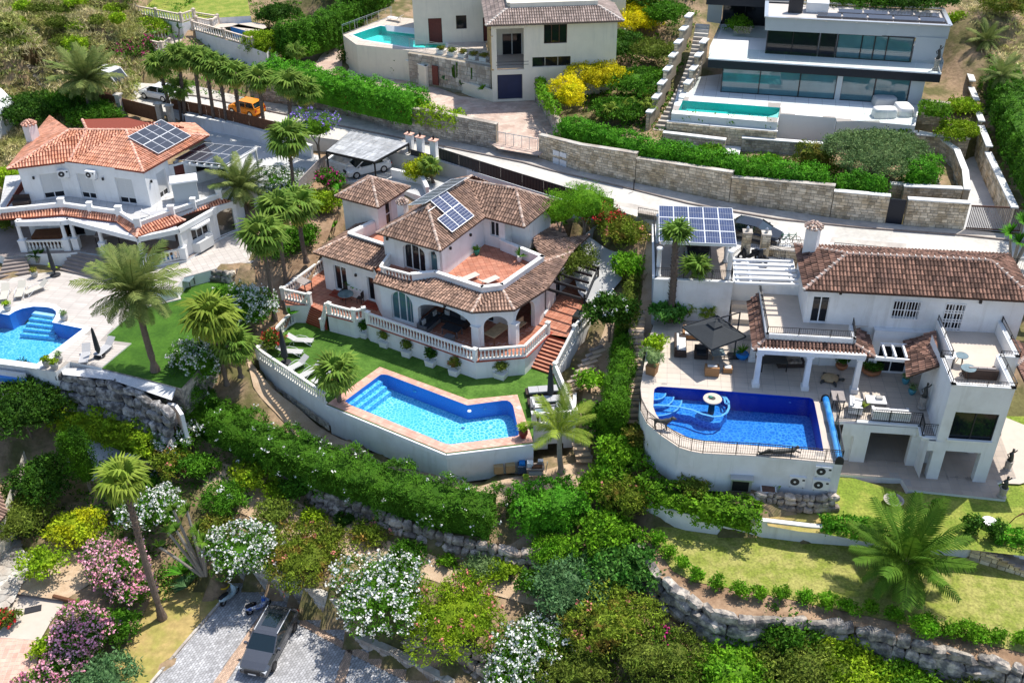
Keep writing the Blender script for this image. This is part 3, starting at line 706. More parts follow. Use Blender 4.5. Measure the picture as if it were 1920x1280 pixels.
def rockwall(label,top,zt,zb,size=(.9,.6),mat_='rock',lean=.25,group=None,name='rock_wall',depth=.7):
 top=[Vector(p) for p in top];o=root(name,label,'stone wall',(top[0].x,top[0].y,zb),group);ztf=zt if callable(zt) else (lambda s:zt);zbf=zb if callable(zb) else (lambda s:zb)
 back=MB();Ltot=sum((b-a).length for a,b in zip(top,top[1:]));s0=0
 for a,b in zip(top,top[1:]):
  d,n=perp(a,b);L=(Vector((b.x-a.x,b.y-a.y,0))).length;za,zb_=ztf(s0/Ltot),zbf(s0/Ltot)
  back.poly([(a.x-n.x*.1,a.y-n.y*.1,zb_-.3),(b.x-n.x*.1,b.y-n.y*.1,zb_-.3),(b.x-n.x*.1,b.y-n.y*.1,za-.15),(a.x-n.x*.1,a.y-n.y*.1,za-.15)])
  z=zb_;row=0
  while z<za-size[1]*.35:
   hh=min(size[1]*rnd.uniform(.8,1.2),za-z+.1);u=-.3 if row % 2 else 0.
   while u<L:
    w=size[0]*rnd.uniform(.5,1.55);p=a+d*min(u+w/2,L)+n*(lean*(za-z-hh/2)+rnd.uniform(-.06,.1));k=bpy.data.objects.new('stone',stonemesh(rnd.randrange(9),mat_));col.objects.link(k);k.parent=o
    k.location=Vector((p.x,p.y,z+hh/2))-OFF[o.name];k.scale=(w*1.1,depth*rnd.uniform(.8,1.1),hh*1.15);k.rotation_euler=(rnd.uniform(-.3,.3),rnd.uniform(-.25,.25),math.atan2(d.y,d.x)+rnd.uniform(-.35,.35));u+=w
   z+=hh;row+=1
  s0+=L
 part(back,'earth_core',M('soil'),o);return o
def masonry(mb,a,b,z0a,z0b,z1a,z1b,sw=.42,sh=.24,dep=.05,k=1):
 a=Vector((a[0],a[1],0));b=Vector((b[0],b[1],0));d,n=perp(a,b);L=(b-a).length;Q=[]
 hm=max(z1a-z0a,z1b-z0b);z=0.
 while z<hm-.03:
  h=min(sh*rnd.uniform(.75,1.3),hm-z);u=0.
  while u<L-.01:
   w=min(sw*rnd.uniform(.5,1.5),L-u)
   if L-u-w<.12:w=L-u
   um=(u+w/2)/L;zb=z0a+(z0b-z0a)*um;zt=z1a+(z1b-z1a)*um;za,zc=zb+z,min(zb+z+h,zt)
   if zc-za>.05:Q.append((u+.012,u+w-.012,za+.012,zc-.012,dep*rnd.uniform(.4,1.2),rnd.random()))
   u+=w
  z+=h
 if not Q:return
 Q=np.array(Q);m=len(Q);A=np.array(a);D=np.array(d);N_=np.array(n)
 def pt(u,w,k_):return A+D*u[:,None]+N_*k_[:,None]+np.array([0,0,1.])*w[:,None]
 z_=np.zeros(m);j=.02
 vs=np.stack([pt(Q[:,0],Q[:,2],z_),pt(Q[:,1],Q[:,2],z_),pt(Q[:,1],Q[:,3],z_),pt(Q[:,0],Q[:,3],z_),pt(Q[:,0]+j,Q[:,2]+j,Q[:,4]),pt(Q[:,1]-j,Q[:,2]+j,Q[:,4]),pt(Q[:,1]-j,Q[:,3]-j,Q[:,4]),pt(Q[:,0]+j,Q[:,3]-j,Q[:,4])],1)
 f=np.arange(m)[:,None,None]*8+np.array([[(4,5,6,7),(0,1,5,4),(1,2,6,5),(2,3,7,6),(3,0,4,7)]]);mb.add(vs.reshape(-1,3),f.reshape(-1,4),np.repeat(Q[:,5],5))
def stonewall(label,pts,th=.4,sw=.42,sh=.24,m='stone_cream',cap=None,group=None,name='stone_wall',joint='joint',both=False,caph=.1,capw=None):
 o=root(name,label,'stone wall',pts[0][:3],group);st,core,cp=MB(),MB(),MB()
 for p,q in zip(pts,pts[1:]):
  d,n=perp(p,q);masonry(st,p,q,p[2],q[2],p[3],q[3],sw,sh)
  if both:masonry(st,(q[0]-n.x*th,q[1]-n.y*th),(p[0]-n.x*th,p[1]-n.y*th),q[2],p[2],q[3],p[3],sw*2,sh*2)
  vs=[(p[0],p[1],p[2]-.6),(q[0],q[1],q[2]-.6),(q[0],q[1],q[3]-.01),(p[0],p[1],p[3]-.01)];vs+=[(x-n.x*th,y-n.y*th,z) for x,y,z in vs]
  core.add(vs,[(0,1,2,3),(5,4,7,6),(3,2,6,7),(1,5,6,2),(4,0,3,7)])
  if cap:
   w=capw or th+.12;cp.bar((p[0]-n.x*th/2-d.x*.03,p[1]-n.y*th/2-d.y*.03,p[3]+caph/2),(q[0]-n.x*th/2+d.x*.03,q[1]-n.y*th/2+d.y*.03,q[3]+caph/2),w,caph)
 part(core,'mortar_core',M(joint),o);part(st,'stones',M(m),o,stuff=True)
 if cap:part(cp,'coping',M(cap),o)
 return o
def inpoly(x,y,q):
 r=False
 for i in range(len(q)):
  a,b=q[i-1],q[i]
  if (a[1]>y) != (b[1]>y) and x<(b[0]-a[0])*(y-a[1])/(b[1]-a[1])+a[0]:r=not r
 return r
def clip(poly,p,n):
 out=[]
 for i in range(len(poly)):
  a,b=poly[i-1],poly[i];da=(a[0]-p[0])*n[0]+(a[1]-p[1])*n[1];db=(b[0]-p[0])*n[0]+(b[1]-p[1])*n[1]
  if (da>0) != (db>0):t=da/(da-db);out.append((a[0]+(b[0]-a[0])*t,a[1]+(b[1]-a[1])*t))
  if db<=0:out.append(b)
 return out
def slabs(mb,poly,z,az,sx,sy,gap=.012,lift=.006,off=True,holes=()):
 q=[(p[0],p[1]) for p in poly];ca,sa=math.cos(az),math.sin(az);l=[(x*ca+y*sa,-x*sa+y*ca) for x,y in q]
 x0,x1=min(a for a,_ in l),max(a for a,_ in l);y0,y1=min(b for _,b in l),max(b for _,b in l)
 ar=sum(l[i-1][0]*l[i][1]-l[i][0]*l[i-1][1] for i in range(len(l)))
 conv=len(l)<=4;j=0;y=y0
 while y<y1:
  x=x0-(sx/2 if (j % 2 and off) else 0)
  while x<x1:
   c=(x+sx/2,y+sy/2);cw=(c[0]*ca-c[1]*sa,c[0]*sa+c[1]*ca)
   cell=[(x+gap,y+gap),(x+sx-gap,y+gap),(x+sx-gap,y+sy-gap),(x+gap,y+sy-gap)]
   ins=[inpoly(a,b,l) for a,b in cell]
   if any(ins) and not any(inpoly(cw[0],cw[1],h) and all(inpoly(a*ca-b*sa,a*sa+b*ca,h) for a,b in cell) for h in holes):
    if not all(ins):
     pc=cell
     if conv or True:
      for i in range(len(l)):
       a,b=l[i-1],l[i];n=((b[1]-a[1]),-(b[0]-a[0]));n=n if ar>0 else (-n[0],-n[1])
       if conv or (min(max((a[0]-c[0])**2+(a[1]-c[1])**2,0),9e9) and _near(a,b,c,max(sx,sy))):pc=clip(pc,a,n)
       if len(pc)<3:break
     cell=pc
    wc=[(a*ca-b*sa,a*sa+b*ca) for a,b in cell]
    for h in holes:
     if len(wc)>=3 and any(inpoly(a,b,h) for a,b in wc):
      sg=1 if sum(h[i-1][0]*h[i][1]-h[i][0]*h[i-1][1] for i in range(len(h)))>0 else-1
      if inpoly(cw[0],cw[1],h):wc=[];break
      for i in range(len(h)):
       a,b=h[i-1],h[i]
       if len(wc)>=3 and _near(a,b,cw,max(sx,sy)*.6):wc=clip(wc,a,(-(b[1]-a[1])*sg,(b[0]-a[0])*sg))
    if len(wc)>=3:mb.poly([(a,b,z+lift) for a,b in wc],rnd.random())
   x+=sx
  y+=sy;j+=1
def _near(a,b,c,r):
 d=(b[0]-a[0],b[1]-a[1]);L=d[0]**2+d[1]**2+1e-9;t=max(0,min(1,((c[0]-a[0])*d[0]+(c[1]-a[1])*d[1])/L));return (a[0]+d[0]*t-c[0])**2+(a[1]+d[1]*t-c[1])**2<r*r
# ================= terrain and ground sheets =================
from mathutils.geometry import tessellate_polygon
CT=[(0,1280,2.5),(100,1200,2.6),(250,1220,1.95),(380,1160,1.95),(30,1100,3),(200,1050,2.7),(60,1000,3.3),(150,930,3.7),(300,1100,2.1),(350,1050,2.6),
(720,1240,2.5),(900,1275,2.6),(520,1010,4.6),(700,1070,4.6),(880,1100,4.6),(1000,1090,4.6),(600,970,4.7),(480,960,4.7),(430,1040,4.2),(1000,1180,4.0),
(450,800,6.3),(560,850,6.4),(700,900,6.4),(900,960,6.4),(1050,930,6.6),(500,745,7.4),(700,820,7.1),(850,895,7.0),(960,905,7.0),(1060,880,7.1),
(200,830,5.6),(100,850,4.9),(300,890,5.0),(60,760,6),(160,790,6.6),(270,850,5.8),(350,900,5.0),(60,900,4.2),(250,960,3.9),(400,870,5.4),
(1090,760,8.6),(1110,700,8.8),(1140,640,10),(1130,590,10.6),(1190,560,12),(1205,450,14.2),(1100,420,13.8),(1060,400,13.5),(1180,700,9.6),(1190,770,8.8),(1000,430,12.8),(1150,520,12),
(1150,900,6.6),(1150,1000,5.6),(1120,1100,4.8),(1180,1200,4.3),(1250,870,8.8),(1400,930,9.0),(1260,930,8.0),(1230,980,7.1),
(1300,1050,6.6),(1600,1100,6.6),(1900,1150,6.6),(1300,1200,4.7),(1500,1250,4.7),(1800,1300,4.7),(1200,1130,4.6),(1150,1280,3.8),(1000,1280,3.3),
(1700,950,8.1),(1900,950,8.1),(1920,860,8.2),(1900,760,8.6),(1925,650,10.5),
(100,560,10.3),(300,640,10.1),(60,740,6.6),(0,700,7),(330,700,9.2),(350,760,7.2),(400,640,9.8),(470,700,8.9),(440,760,7.5),(500,560,10.4),(450,480,11.9),(560,450,12.4),(600,400,13),(560,350,13.4),(620,340,13.4),(520,300,13.6),
(0,520,10.8),(0,420,11.6),(0,330,12.6),(20,270,13.4),(100,250,13.8),(60,190,14.6),(430,270,13.6),(600,290,13.6),(780,300,13.8),(950,370,13.6),
(30,120,17.5),(100,100,17.5),(0,0,24),(250,60,18.5),(150,30,21),(420,30,17.8),(300,140,15.6),(480,110,16),(520,140,16),(600,150,15.8),(560,60,16.8),(700,20,18.5),(700,190,16),(800,180,15.8),(900,230,15.3),(1000,240,15.4),
(1150,200,16.5),(1200,100,18.5),(1250,30,20.5),(1100,250,15.9),(1200,260,15.9),(1130,60,18.2),(1080,160,16),(1400,280,15.8),(1500,290,15.8),(1600,330,15.8),(1750,320,15.5),
(1400,100,18.0),(1700,150,18.0),(1820,200,17.8),(1870,100,20.5),(1900,300,15.8),(1860,30,23),(1920,380,15.2),(1920,200,18.5)]
W=np.array([list(P(x,y,z)) for x,y,z in CT]+[(-90,60,6),(-80,40,3),(-60,20,-3),(0,20,-4),(60,20,-3),(90,50,5),(90,80,14),(-90,110,18),(-60,150,28),(-90,170,34),(0,150,26),(0,130,22),(40,130,26),(60,150,30),(0,200,40),(90,200,42),(-120,200,42),(0,300,60),(150,300,60),(-150,300,60),(-150,20,0),(150,20,0),(-20,128,21),(20,118,23),(45,112,25),(-45,125,24)])
def tz(X,Y):
 X=np.asarray(X,float);Y=np.asarray(Y,float);d=(X[...,None]-W[:,0])**2+(Y[...,None]-W[:,1])**2+1.6;w=d**-1.8
 return (w*W[:,2]).sum(-1)/w.sum(-1)
CARVE=[]   # (outline, level): terrain stays below built platforms
def carve(poly,z):CARVE.append((np.array([(p[0],p[1]) for p in poly]),z))
def bed(mb,outer,z,holes=(),t=.5):
 rings=[[Vector((p[0],p[1],z)) for p in outer]]+[[Vector((p[0],p[1],z)) for p in h] for h in holes]
 flat=[v for r in rings for v in r]
 for tr in tessellate_polygon(rings):
  a,b,c=(flat[i] for i in tr)
  if (b-a).cross(c-a).z<0:tr=tr[::-1]
  mb.poly([tuple(flat[i]) for i in tr],t)
def platform(name,outer,z,zb,top,side='plaster',holes=(),tile=None,tilename='paving_slab_field',skip=()):
 s=MB();q=[(p[0],p[1]) for p in outer]
 if sum(q[i-1][0]*q[i][1]-q[i][0]*q[i-1][1] for i in range(len(q)))<0:q=q[::-1]
 for i in range(len(q)):
  a,b=q[i-1],q[i]
  if any(abs((a[0]+b[0])/2-u[0])+abs((a[1]+b[1])/2-u[1])<.2 for u in skip):continue
  s.poly([(a[0],a[1],zb),(b[0],b[1],zb),(b[0],b[1],z-.004),(a[0],a[1],z-.004)])
 ret=[struct(s,'retaining_wall',M(side))]
 t=MB();bed(t,q,z,holes);b_=struct(t,name,M(tile[3] if tile else top));ret.append(b_)
 if tile:sl_=MB();slabs(sl_,q,z,tile[0],tile[1],tile[2],lift=.006,holes=holes,off=False);o=part(sl_,tilename,M(top),b_,stuff=True)
 carve(q,z-.35);return ret
def drape(name,px,z,m,lift=.05,g=.6):
 q=[(p.x,p.y) for p in PP(px,z)];x0,x1=min(a for a,_ in q),max(a for a,_ in q);y0,y1=min(b for _,b in q),max(b for _,b in q);mb=MB();X_=np.arange(x0-g,x1+g,g);Y_=np.arange(y0-g,y1+g,g);F=[];I_={}
 GX,GY=np.meshgrid(X_,Y_)
 gx,gy=GX.ravel().copy(),GY.ravel().copy();n=len(X_);ins=np.array([inpoly(a,b,q) for a,b in zip(gx,gy)])
 for j in range(len(Y_)-1):
  for i in range(n-1):
   c4=(j*n+i,j*n+i+1,(j+1)*n+i+1,(j+1)*n+i)
   if ins[list(c4)].any():F.append(c4)
 for k in set(v for f in F for v in f):
  if not ins[k]:
   best=None
   for i in range(len(q)):
    a,b=q[i-1],q[i];d=(b[0]-a[0],b[1]-a[1]);t=max(0,min(1,((gx[k]-a[0])*d[0]+(gy[k]-a[1])*d[1])/(d[0]**2+d[1]**2+1e-9)));e=(a[0]+d[0]*t,a[1]+d[1]*t);r=(e[0]-gx[k])**2+(e[1]-gy[k])**2
    if best is None or r<best[0]:best=(r,e)
   gx[k],gy[k]=best[1]
 vs=np.column_stack([gx,gy,tz(gx,gy)+.06*np.sin(gx*1.3)*np.sin(gy*1.7)+.04*np.sin(gx*3.1+gy*2)+lift])
 if F:mb.add(vs,np.array(F))
 return struct(mb,name,M(m),smooth=True)
# ---- road, kerb, pavement
UK=PP([(-60,118),(60,137),(160,156),(250,170),(370,182),(480,205),(639,238),(759,262),(850,280),(979,306),(1032,321),(1183,356),(1289,383),(1377,399),(1459,413),(1617,429),(1805,443),(1960,460)],15)
LK=PP([(-60,135),(0,145),(173,185),(303,209),(390,218),(500,245),(629,262),(767,292),(823,303),(979,342),(1130,386),(1212,412),(1290,430),(1400,452),(1560,470),(1856,500),(1980,512)],15)
mb=MB();mb.poly([tuple(p) for p in (LK+UK[::-1])]);s=MB();bed(s,LK+UK[::-1],15.0);struct(s,'road',M('asphalt'));s=MB();[s.poly([tuple(p) for p in PP(q,15.004)]) for q in ([(700,270),(760,283),(756,289),(694,276)],[(1120,368),(1250,396),(1246,404),(1114,376)],[(1560,445),(1700,457),(1698,466),(1556,454)],[(900,303),(930,310),(926,317),(896,310)])];struct(s,'asphalt_patch',M('sidewalk'));carve(strip([(a+b)/2 for a,b in zip(UK,UK)],.1),14)
s=MB();[s.poly([(a.x,a.y,13.2),(b.x,b.y,13.2),(b.x,b.y,14.99),(a.x,a.y,14.99)]) for a,b in zip(LK,LK[1:])];struct(s,'road_edge',M('concrete'))
CARVE.append((np.array([(p.x,p.y) for p in [q+V(0,-1,0) for q in LK]+[q+V(0,3.2,0) for q in UK[::-1]]]),14.6))
kb=MB();pv=MB();WB=[]
for a,b in zip(UK,UK[1:]):
 d,n=perp(a,b);kb.bar(a-n*.07+V(0,0,.06),b-n*.07+V(0,0,.06),.14,.13)
struct(kb,'kerb',M('kerb'))
BK=PP([(-60,100),(60,122),(160,142),(250,155),(372,162),(480,188),(639,213),(746,245),(832,262),(929,280),(1010,296),(1087,321),(1247,355),(1358,378),(1460,394),(1659,418),(1808,430),(1960,446)],15.12)
s=MB();bed(s,[p+V(0,.12,.12) for p in UK]+BK[::-1],15.12);struct(s,'pavement',M('sidewalk'))
# ---- parking court with setts, lower left
PK=PP([(412,1131),(288,1280),(200,1385),(1000,1400),(825,1283),(655,1200),(653,1176),(560,1138),(480,1099),(432,1085)],2.0)
t=MB();bed(t,PK,1.985);pk=struct(t,'parking_court',M('sett_joint'));carve(PK,1.8)
bands=[[(497,1138),(508,1146),(420,1285),(400,1300),(392,1290)],[(565,1158),(662,1212),(655,1222),(560,1170)],[(650,1214),(662,1216),(655,1250),(640,1300),(622,1300),(636,1250)],[(655,1207),(850,1297),(835,1312),(652,1222)]]
bw=[PP(b,2) for b in bands]
az=math.atan2((PK[1]-PK[0]).y,(PK[1]-PK[0]).x)
st=MB();slabs(st,PK,1.985,az,.23,.17,gap=.012,lift=.012,off=True,holes=bw);part(st,'setts',M('sett'),pk,stuff=True)
st=MB()
for b in bw:slabs(st,b,1.985,az,.22,.11,gap=.008,lift=.013)
part(st,'sand_brick_band',M('sett_sand'),pk,stuff=True)
kb=MB()
for a,b in zip(PP([(420,1122),(345,1208),(282,1282),(195,1390)],2),PP([(345,1208),(282,1282),(195,1390)],2)):
 L=(b-a).length;k=max(1,int(L/.8))
 for i in range(k):kb.bar(a.lerp(b,i/k)+V(0,0,.05),a.lerp(b,(i+.97)/k)+V(0,0,.05),.16,.14,t=rnd.random())
struct(kb,'kerb_stones',M('stone_pale'))
DG=PP([(412,1127),(284,1276),(190,1380),(60,1390),(195,1280),(262,1170),(300,1080),(345,1060),(385,1105)],2.04)
s=MB();bed(s,DG,2.04);struct(s,'dry_lawn',M('dry_grass'));carve(DG,1.85);[carve(PP(q,z),z-.15) for q,z in (([(-60,1060),(28,1005),(66,1045),(150,1030),(178,1090),(120,1130),(95,1170),(75,1205),(-60,1200)],2.7),([(-60,1185),(80,1198),(75,1240),(40,1300),(-80,1340)],2.68))]
# ---- lower left neighbour: crazy paving, gravel, patio
s=MB();bed(s,PP([(-60,1060),(28,1010),(60,1050),(25,1120),(-60,1190)],3.02),3.02);struct(s,'crazy_paving_bed',M('joint_pale'))
def voronoi_paving(label,poly,z,cell,m,h=.03,parent=None,name='paving_stone'):
 q=[(p[0],p[1]) for p in poly];x0,x1=min(a for a,_ in q),max(a for a,_ in q);y0,y1=min(b for _,b in q),max(b for _,b in q)
 S=[];y=y0-cell
 while y<y1+cell:
  x=x0-cell
  while x<x1+cell:S.append((x+rnd.uniform(-.36,.36)*cell,y+rnd.uniform(-.36,.36)*cell));x+=cell
  y+=cell
 for i,c in enumerate(S):
  if not inpoly(c[0],c[1],q):continue
  pc=[(c[0]-cell,c[1]-cell),(c[0]+cell,c[1]-cell),(c[0]+cell,c[1]+cell),(c[0]-cell,c[1]+cell)]
  for j,e in enumerate(S):
   if i != j and abs(e[0]-c[0])<2.2*cell and abs(e[1]-c[1])<2.2*cell:
    n=(e[0]-c[0],e[1]-c[1]);L=math.hypot(*n);n=(n[0]/L,n[1]/L);pc=clip(pc,((c[0]+e[0])/2-n[0]*.025,(c[1]+e[1])/2-n[1]*.025),n)
    if len(pc)<3:break
  if len(pc)<3:continue
  b=MB();b.prism(pc,z,z+h+rnd.uniform(-.008,.008),rnd.random());part(b,name,M(m),parent)
s=MB();cpv=PP([(-30,1050),(28,1012),(62,1045),(70,1060),(25,1130),(-30,1180)],3.02)
pr=root('crazy_paving','path of irregular pale flagstones beside the cream wall, lower left corner','paved path',cpv[0]);voronoi_paving('',cpv,3.02,.62,'stone_pale',parent=pr)
s=MB();bed(s,PP([(62,1040),(150,1030),(175,1090),(120,1125),(30,1112),(45,1085)],2.96),2.96);struct(s,'gravel_bed',M('sand_gravel'))
s=MB();bed(s,PP([(36,1100),(122,1110),(118,1135),(95,1165),(75,1200),(-30,1192),(-30,1180)],2.70),2.70);struct(s,'landing',M('paving_cream'))
tp=PP([(-40,1190),(75,1198),(70,1240),(40,1300),(-60,1330)],2.68);s=MB();bed(s,tp,2.68);tpo=struct(s,'terracotta_patio',M('joint_pale'));s=MB();slabs(s,tp,2.68,.1,.32,.32,lift=.01,off=False);part(s,'patio_tiles',M('coping_pink'),tpo,stuff=True)
# ---- bare ground patches
drape('gravel_terrace',[(400,880),(470,900),(640,990),(760,1030),(870,1075),(1000,1020),(1040,1060),(1020,1130),(900,1110),(700,1060),(560,1010),(470,970),(380,925)],4.7,'sand_gravel')
drape('sandy_path',[(465,690),(478,740),(560,805),(700,875),(840,930),(1000,925),(1110,940),(1110,850),(1068,862),(900,900),(700,845),(490,722)],7.4,'sand_gravel')
drape('sandy_slope',[(1085,790),(1095,720),(1135,640),(1150,640),(1140,720),(1120,800)],8.9,'sand_gravel')
drape('upper_path_bed',[(1196,600),(1212,470),(1240,470),(1222,600)],12.5,'sand_gravel')
drape('gravel_path',[(120,850),(170,790),(230,800),(300,845),(290,880),(180,878)],5.8,'white_gravel')
drape('concrete_apron',[(1062,478),(1105,468),(1160,486),(1168,515),(1120,548),(1085,525)],12.6,'concrete',lift=.3)
drape('upper_path',[(985,425),(1045,452),(1070,478),(1040,470),(980,440)],12.8,'concrete',lift=.2)
drape('bare_soil',[(600,470),(640,400),(600,350),(560,360),(470,480),(520,560)],12.5,'soil')
drape('bare_slope',[(1195,1030),(1260,1110),(1340,1170),(1640,1200),(1990,1290),(1990,1420),(1500,1290),(1300,1230),(1200,1180),(1170,1080)],4.7,'soil')
# ================= the middle villa: lawn, pool, terraces =================
ZL,ZT=9.2,10.8
uB=math.radians(-31)
lawnB=PP([(484,672),(540,612),(556,592),(600,575),(700,600),(1060,680),(1043,697),(1079,797),(1000,797),(1000,831),(837,850),(614,759)],ZL)
copB=PP([(614,757),(712,688),(878,749),(970,740),(1000,829),(837,849)],ZL)
watB=PP([(647,752),(710,705),(714,702.5),(720,702),(727,703),(876,760),(943,751),(951,751),(957,754),(962,761),(973,811),(972,816),(967,818),(845,833),(836,832),(657,759)],ZL)
s=MB();bed(s,lawnB,ZL,holes=[copB]);struct(s,'artificial_lawn',M('turf'));carve(lawnB,6.3)
def wallrun(label,pts,zt,zb,m='plaster',th=.25,group=None,name='retaining_wall',cat='wall',cap=None,ops=None):
 o=root(name,label,cat,(pts[0][0],pts[0][1],zb),group);w=MB()
 for i,(a,b) in enumerate(zip(pts,pts[1:])):wall(w,a,b,zb,zt,(ops or {}).get(i,()),th,back=True)
 part(w,'wall',M(m),o)
 if cap:
  c=MB()
  for a,b in zip(pts,pts[1:]):d,n=perp(a,b);c.bar(V(a[0],a[1],zt+.04)-n*th/2-d*.05,V(b[0],b[1],zt+.04)-n*th/2+d*.05,th+.1,.08)
  part(c,'coping',M(cap),o)
 return o
wallrun('white retaining wall under the sun-lounger lawn of the middle villa',[PP([(484,672)],ZL)[0],PP([(614,758)],ZL)[0]],ZL-.01,7.3)
pw=wallrun('tall white wall carrying the kinked pool of the middle villa',PP([(614,758),(837,850.5),(1000,831)],ZL),ZL-.02,6.6,'plaster')
lip=MB()
for a,b in zip(PP([(612,758),(837,851),(1001,831)],ZL),PP([(837,851),(1001,831)],ZL)):d,n=perp(a,b);lip.bar(V(a.x,a.y,ZL-.18)+n*.05-d*.05,V(b.x,b.y,ZL-.18)+n*.05+d*.05,.12,.34)
part(lip,'pool_edge_band',M('plaster'),pw)
sb=MB();masonry(sb,P(484,672,ZL)+V(-.05,-.05,0),P(613,758,ZL)+V(-.05,-.05,0),6.9,6.9,7.75,7.6,.3,.2);part(sb,'foot_stones',M('stone_grey'),pw,stuff=True)
def pool(label,wat,cop,z,depth,floor='pool_cyan',wallm='pool_wall',copm='coping_pink',water='water',azs=0,lift=.03,tile=(.33,.33),wl=.07,bandm=None):
 o=root('swimming_pool',label,'swimming pool',tuple(sum((Vector(p) for p in wat),Vector())/len(wat)))
 q=[(p[0],p[1]) for p in wat]
 if sum(q[i-1][0]*q[i][1]-q[i][0]*q[i-1][1] for i in range(len(q)))<0:q=q[::-1]
 w=MB()
 for i in range(len(q)):a,b=q[i-1],q[i];w.poly([(b[0],b[1],z-depth),(a[0],a[1],z-depth),(a[0],a[1],z+lift),(b[0],b[1],z+lift)])
 part(w,'basin_wall',M(wallm),o);f=MB();bed(f,q,z-depth);part(f,'basin_floor',M(floor),o)
 wa=MB();bed(wa,q,z-wl);part(wa,'water',M(water),o)
 if cop:
  c=MB();bed(c,cop,z+lift-.012,holes=[q]);cq=[(p[0],p[1]) for p in cop]
  if sum(cq[i-1][0]*cq[i][1]-cq[i][0]*cq[i-1][1] for i in range(len(cq)))<0:cq=cq[::-1]
  for i in range(len(cq)):a,b=cq[i-1],cq[i];c.poly([(a[0],a[1],z-.05),(b[0],b[1],z-.05),(b[0],b[1],z+lift-.012),(a[0],a[1],z+lift-.012)])
  part(c,'coping',M(copm),o)
  if not tile:return o
  t=MB();slabs(t,cq,z+lift-.012,azs,tile[0],tile[1],gap=.008,lift=.012,off=False,holes=[q]);part(t,'coping_tiles',M(copm),o,stuff=True)
 return o
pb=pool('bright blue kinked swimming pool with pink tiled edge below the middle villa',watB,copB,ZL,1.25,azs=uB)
eu=(watB[15]-watB[14]).normalized() if False else (P(714,702,ZL)-P(647,752,ZL));L=eu.length;eu.normalize();ei=V(eu.y,-eu.x,0)
for i in range(3):
 w=MB();a=P(647,752,ZL)+eu*.15;b=P(714,702,ZL)-eu*.3;zz=ZL-.32-.3*i
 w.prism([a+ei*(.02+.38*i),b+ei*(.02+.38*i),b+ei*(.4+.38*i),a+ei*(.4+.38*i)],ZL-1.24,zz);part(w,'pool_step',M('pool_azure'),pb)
 w=MB();w.bar(a+ei*(.37+.38*i)+V(0,0,zz+.006-ZL),b+ei*(.37+.38*i)+V(0,0,zz+.006-ZL),.05,.012);part(w,'step_edge',M('pool_wall'),pb)
g=MB();g.lathe(P(880,771,ZL-.1),[(.14,0),(.14,.05),(.08,.08)],12);single(g,'chlorine_float',M('white_plastic'),'white round chlorine float drifting in the kinked pool','pool float')
for i,(x,y) in enumerate(((909,765),(778,733))):
 g=MB();g.lathe(P(x,y,ZL-.5),[(.16,0),(.16,.04),(.1,.05)],12);part(g,'pool_light',M('pool_azure'),pb)
g=MB();g.lathe(P(973,764,ZL+.03),[(.16,0),(.16,.015)],14);part(g,'skimmer_lid',M('white_plastic'),pb)
# ---- raised terrace of the house
tfr=PP([(690,630),(891,677)],ZT)
TA=P(691,606,ZT);TB=P(891,676,ZT);TC=P(984,668,ZT);TD=P(1027,626,ZT)
p1=P(582,573,ZT);p2=P(614,588,ZT);p3=P(664,601,ZT);p4=P(673,598,ZT)
terr=[p1,p2,p3,P(684,597,ZT),TA,TB,TC,TD,P(1075,634,ZT),P(1107,596,ZT),P(1120,500,ZT),P(900,420,ZT),P(640,440,ZT),P(607,505,ZT),P(532,562,ZT),P(536,572,ZT)]
tw=root('terrace_base','white painted base wall of the raised terracotta terrace, middle villa','wall',(TB.x,TB.y,ZL));w=MB()
for a,b in ((p2,p3),(p3,P(684,597,ZT)),(P(684,597,ZT),TA),(TA,TB),(TB,TC),(TC,TD)):wall(w,a,b,ZL-.5,ZT-.01)
for a,b in ((P(536,572,ZT),p1),(P(532,562,ZT),P(536,572,ZT)),(P(607,505,ZT),P(532,562,ZT)),(P(1075,634,ZT),P(1107,596,ZT)),(P(1107,596,ZT),P(1120,500,ZT))):wall(w,a,b,8.5,ZT-.01)
part(w,'wall',M('plaster'),tw)
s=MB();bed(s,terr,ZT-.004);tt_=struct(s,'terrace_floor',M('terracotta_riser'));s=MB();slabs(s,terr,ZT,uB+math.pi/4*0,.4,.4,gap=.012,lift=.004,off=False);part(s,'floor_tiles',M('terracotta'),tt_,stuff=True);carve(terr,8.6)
edge=MB()
for a,b in ((p2,p3),(TA,TB),(TB,TC),(TC,TD)):d,n=perp(a,b);edge.bar(V(a.x,a.y,ZT-.03)+n*.03,V(b.x,b.y,ZT-.03)+n*.03,.3,.06)
part(edge,'edge_tiles',M('terracotta_riser'),tw)
def stairs(label,ta,tb,ba,bb,zt,zb,n,tm='terracotta',rm='terracotta_riser',name='stairs',solid='plaster',cat='stairs',nos=.03):
 o=root(name,label,cat,(ba[0],ba[1],zb));ta,tb,ba,bb=(Vector((q[0],q[1],0)) for q in (ta,tb,ba,bb))
 for i in range(n):
  f0,f1=i/n,(i+1)/n;z=zt-(zt-zb)*(i+1)/(n+1)
  a0,a1=ta.lerp(ba,f0),ta.lerp(ba,f1);b0,b1=tb.lerp(bb,f0),tb.lerp(bb,f1);m=MB()
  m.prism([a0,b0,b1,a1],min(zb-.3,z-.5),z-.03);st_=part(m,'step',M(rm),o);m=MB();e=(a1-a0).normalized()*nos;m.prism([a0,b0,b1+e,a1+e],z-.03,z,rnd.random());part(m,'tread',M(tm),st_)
 m=MB();m.poly([(ta.x,ta.y,zb),(tb.x,tb.y,zb),(tb.x,tb.y,zt-.01),(ta.x,ta.y,zt-.01)]);part(m,'top_riser',M(rm),o);return o
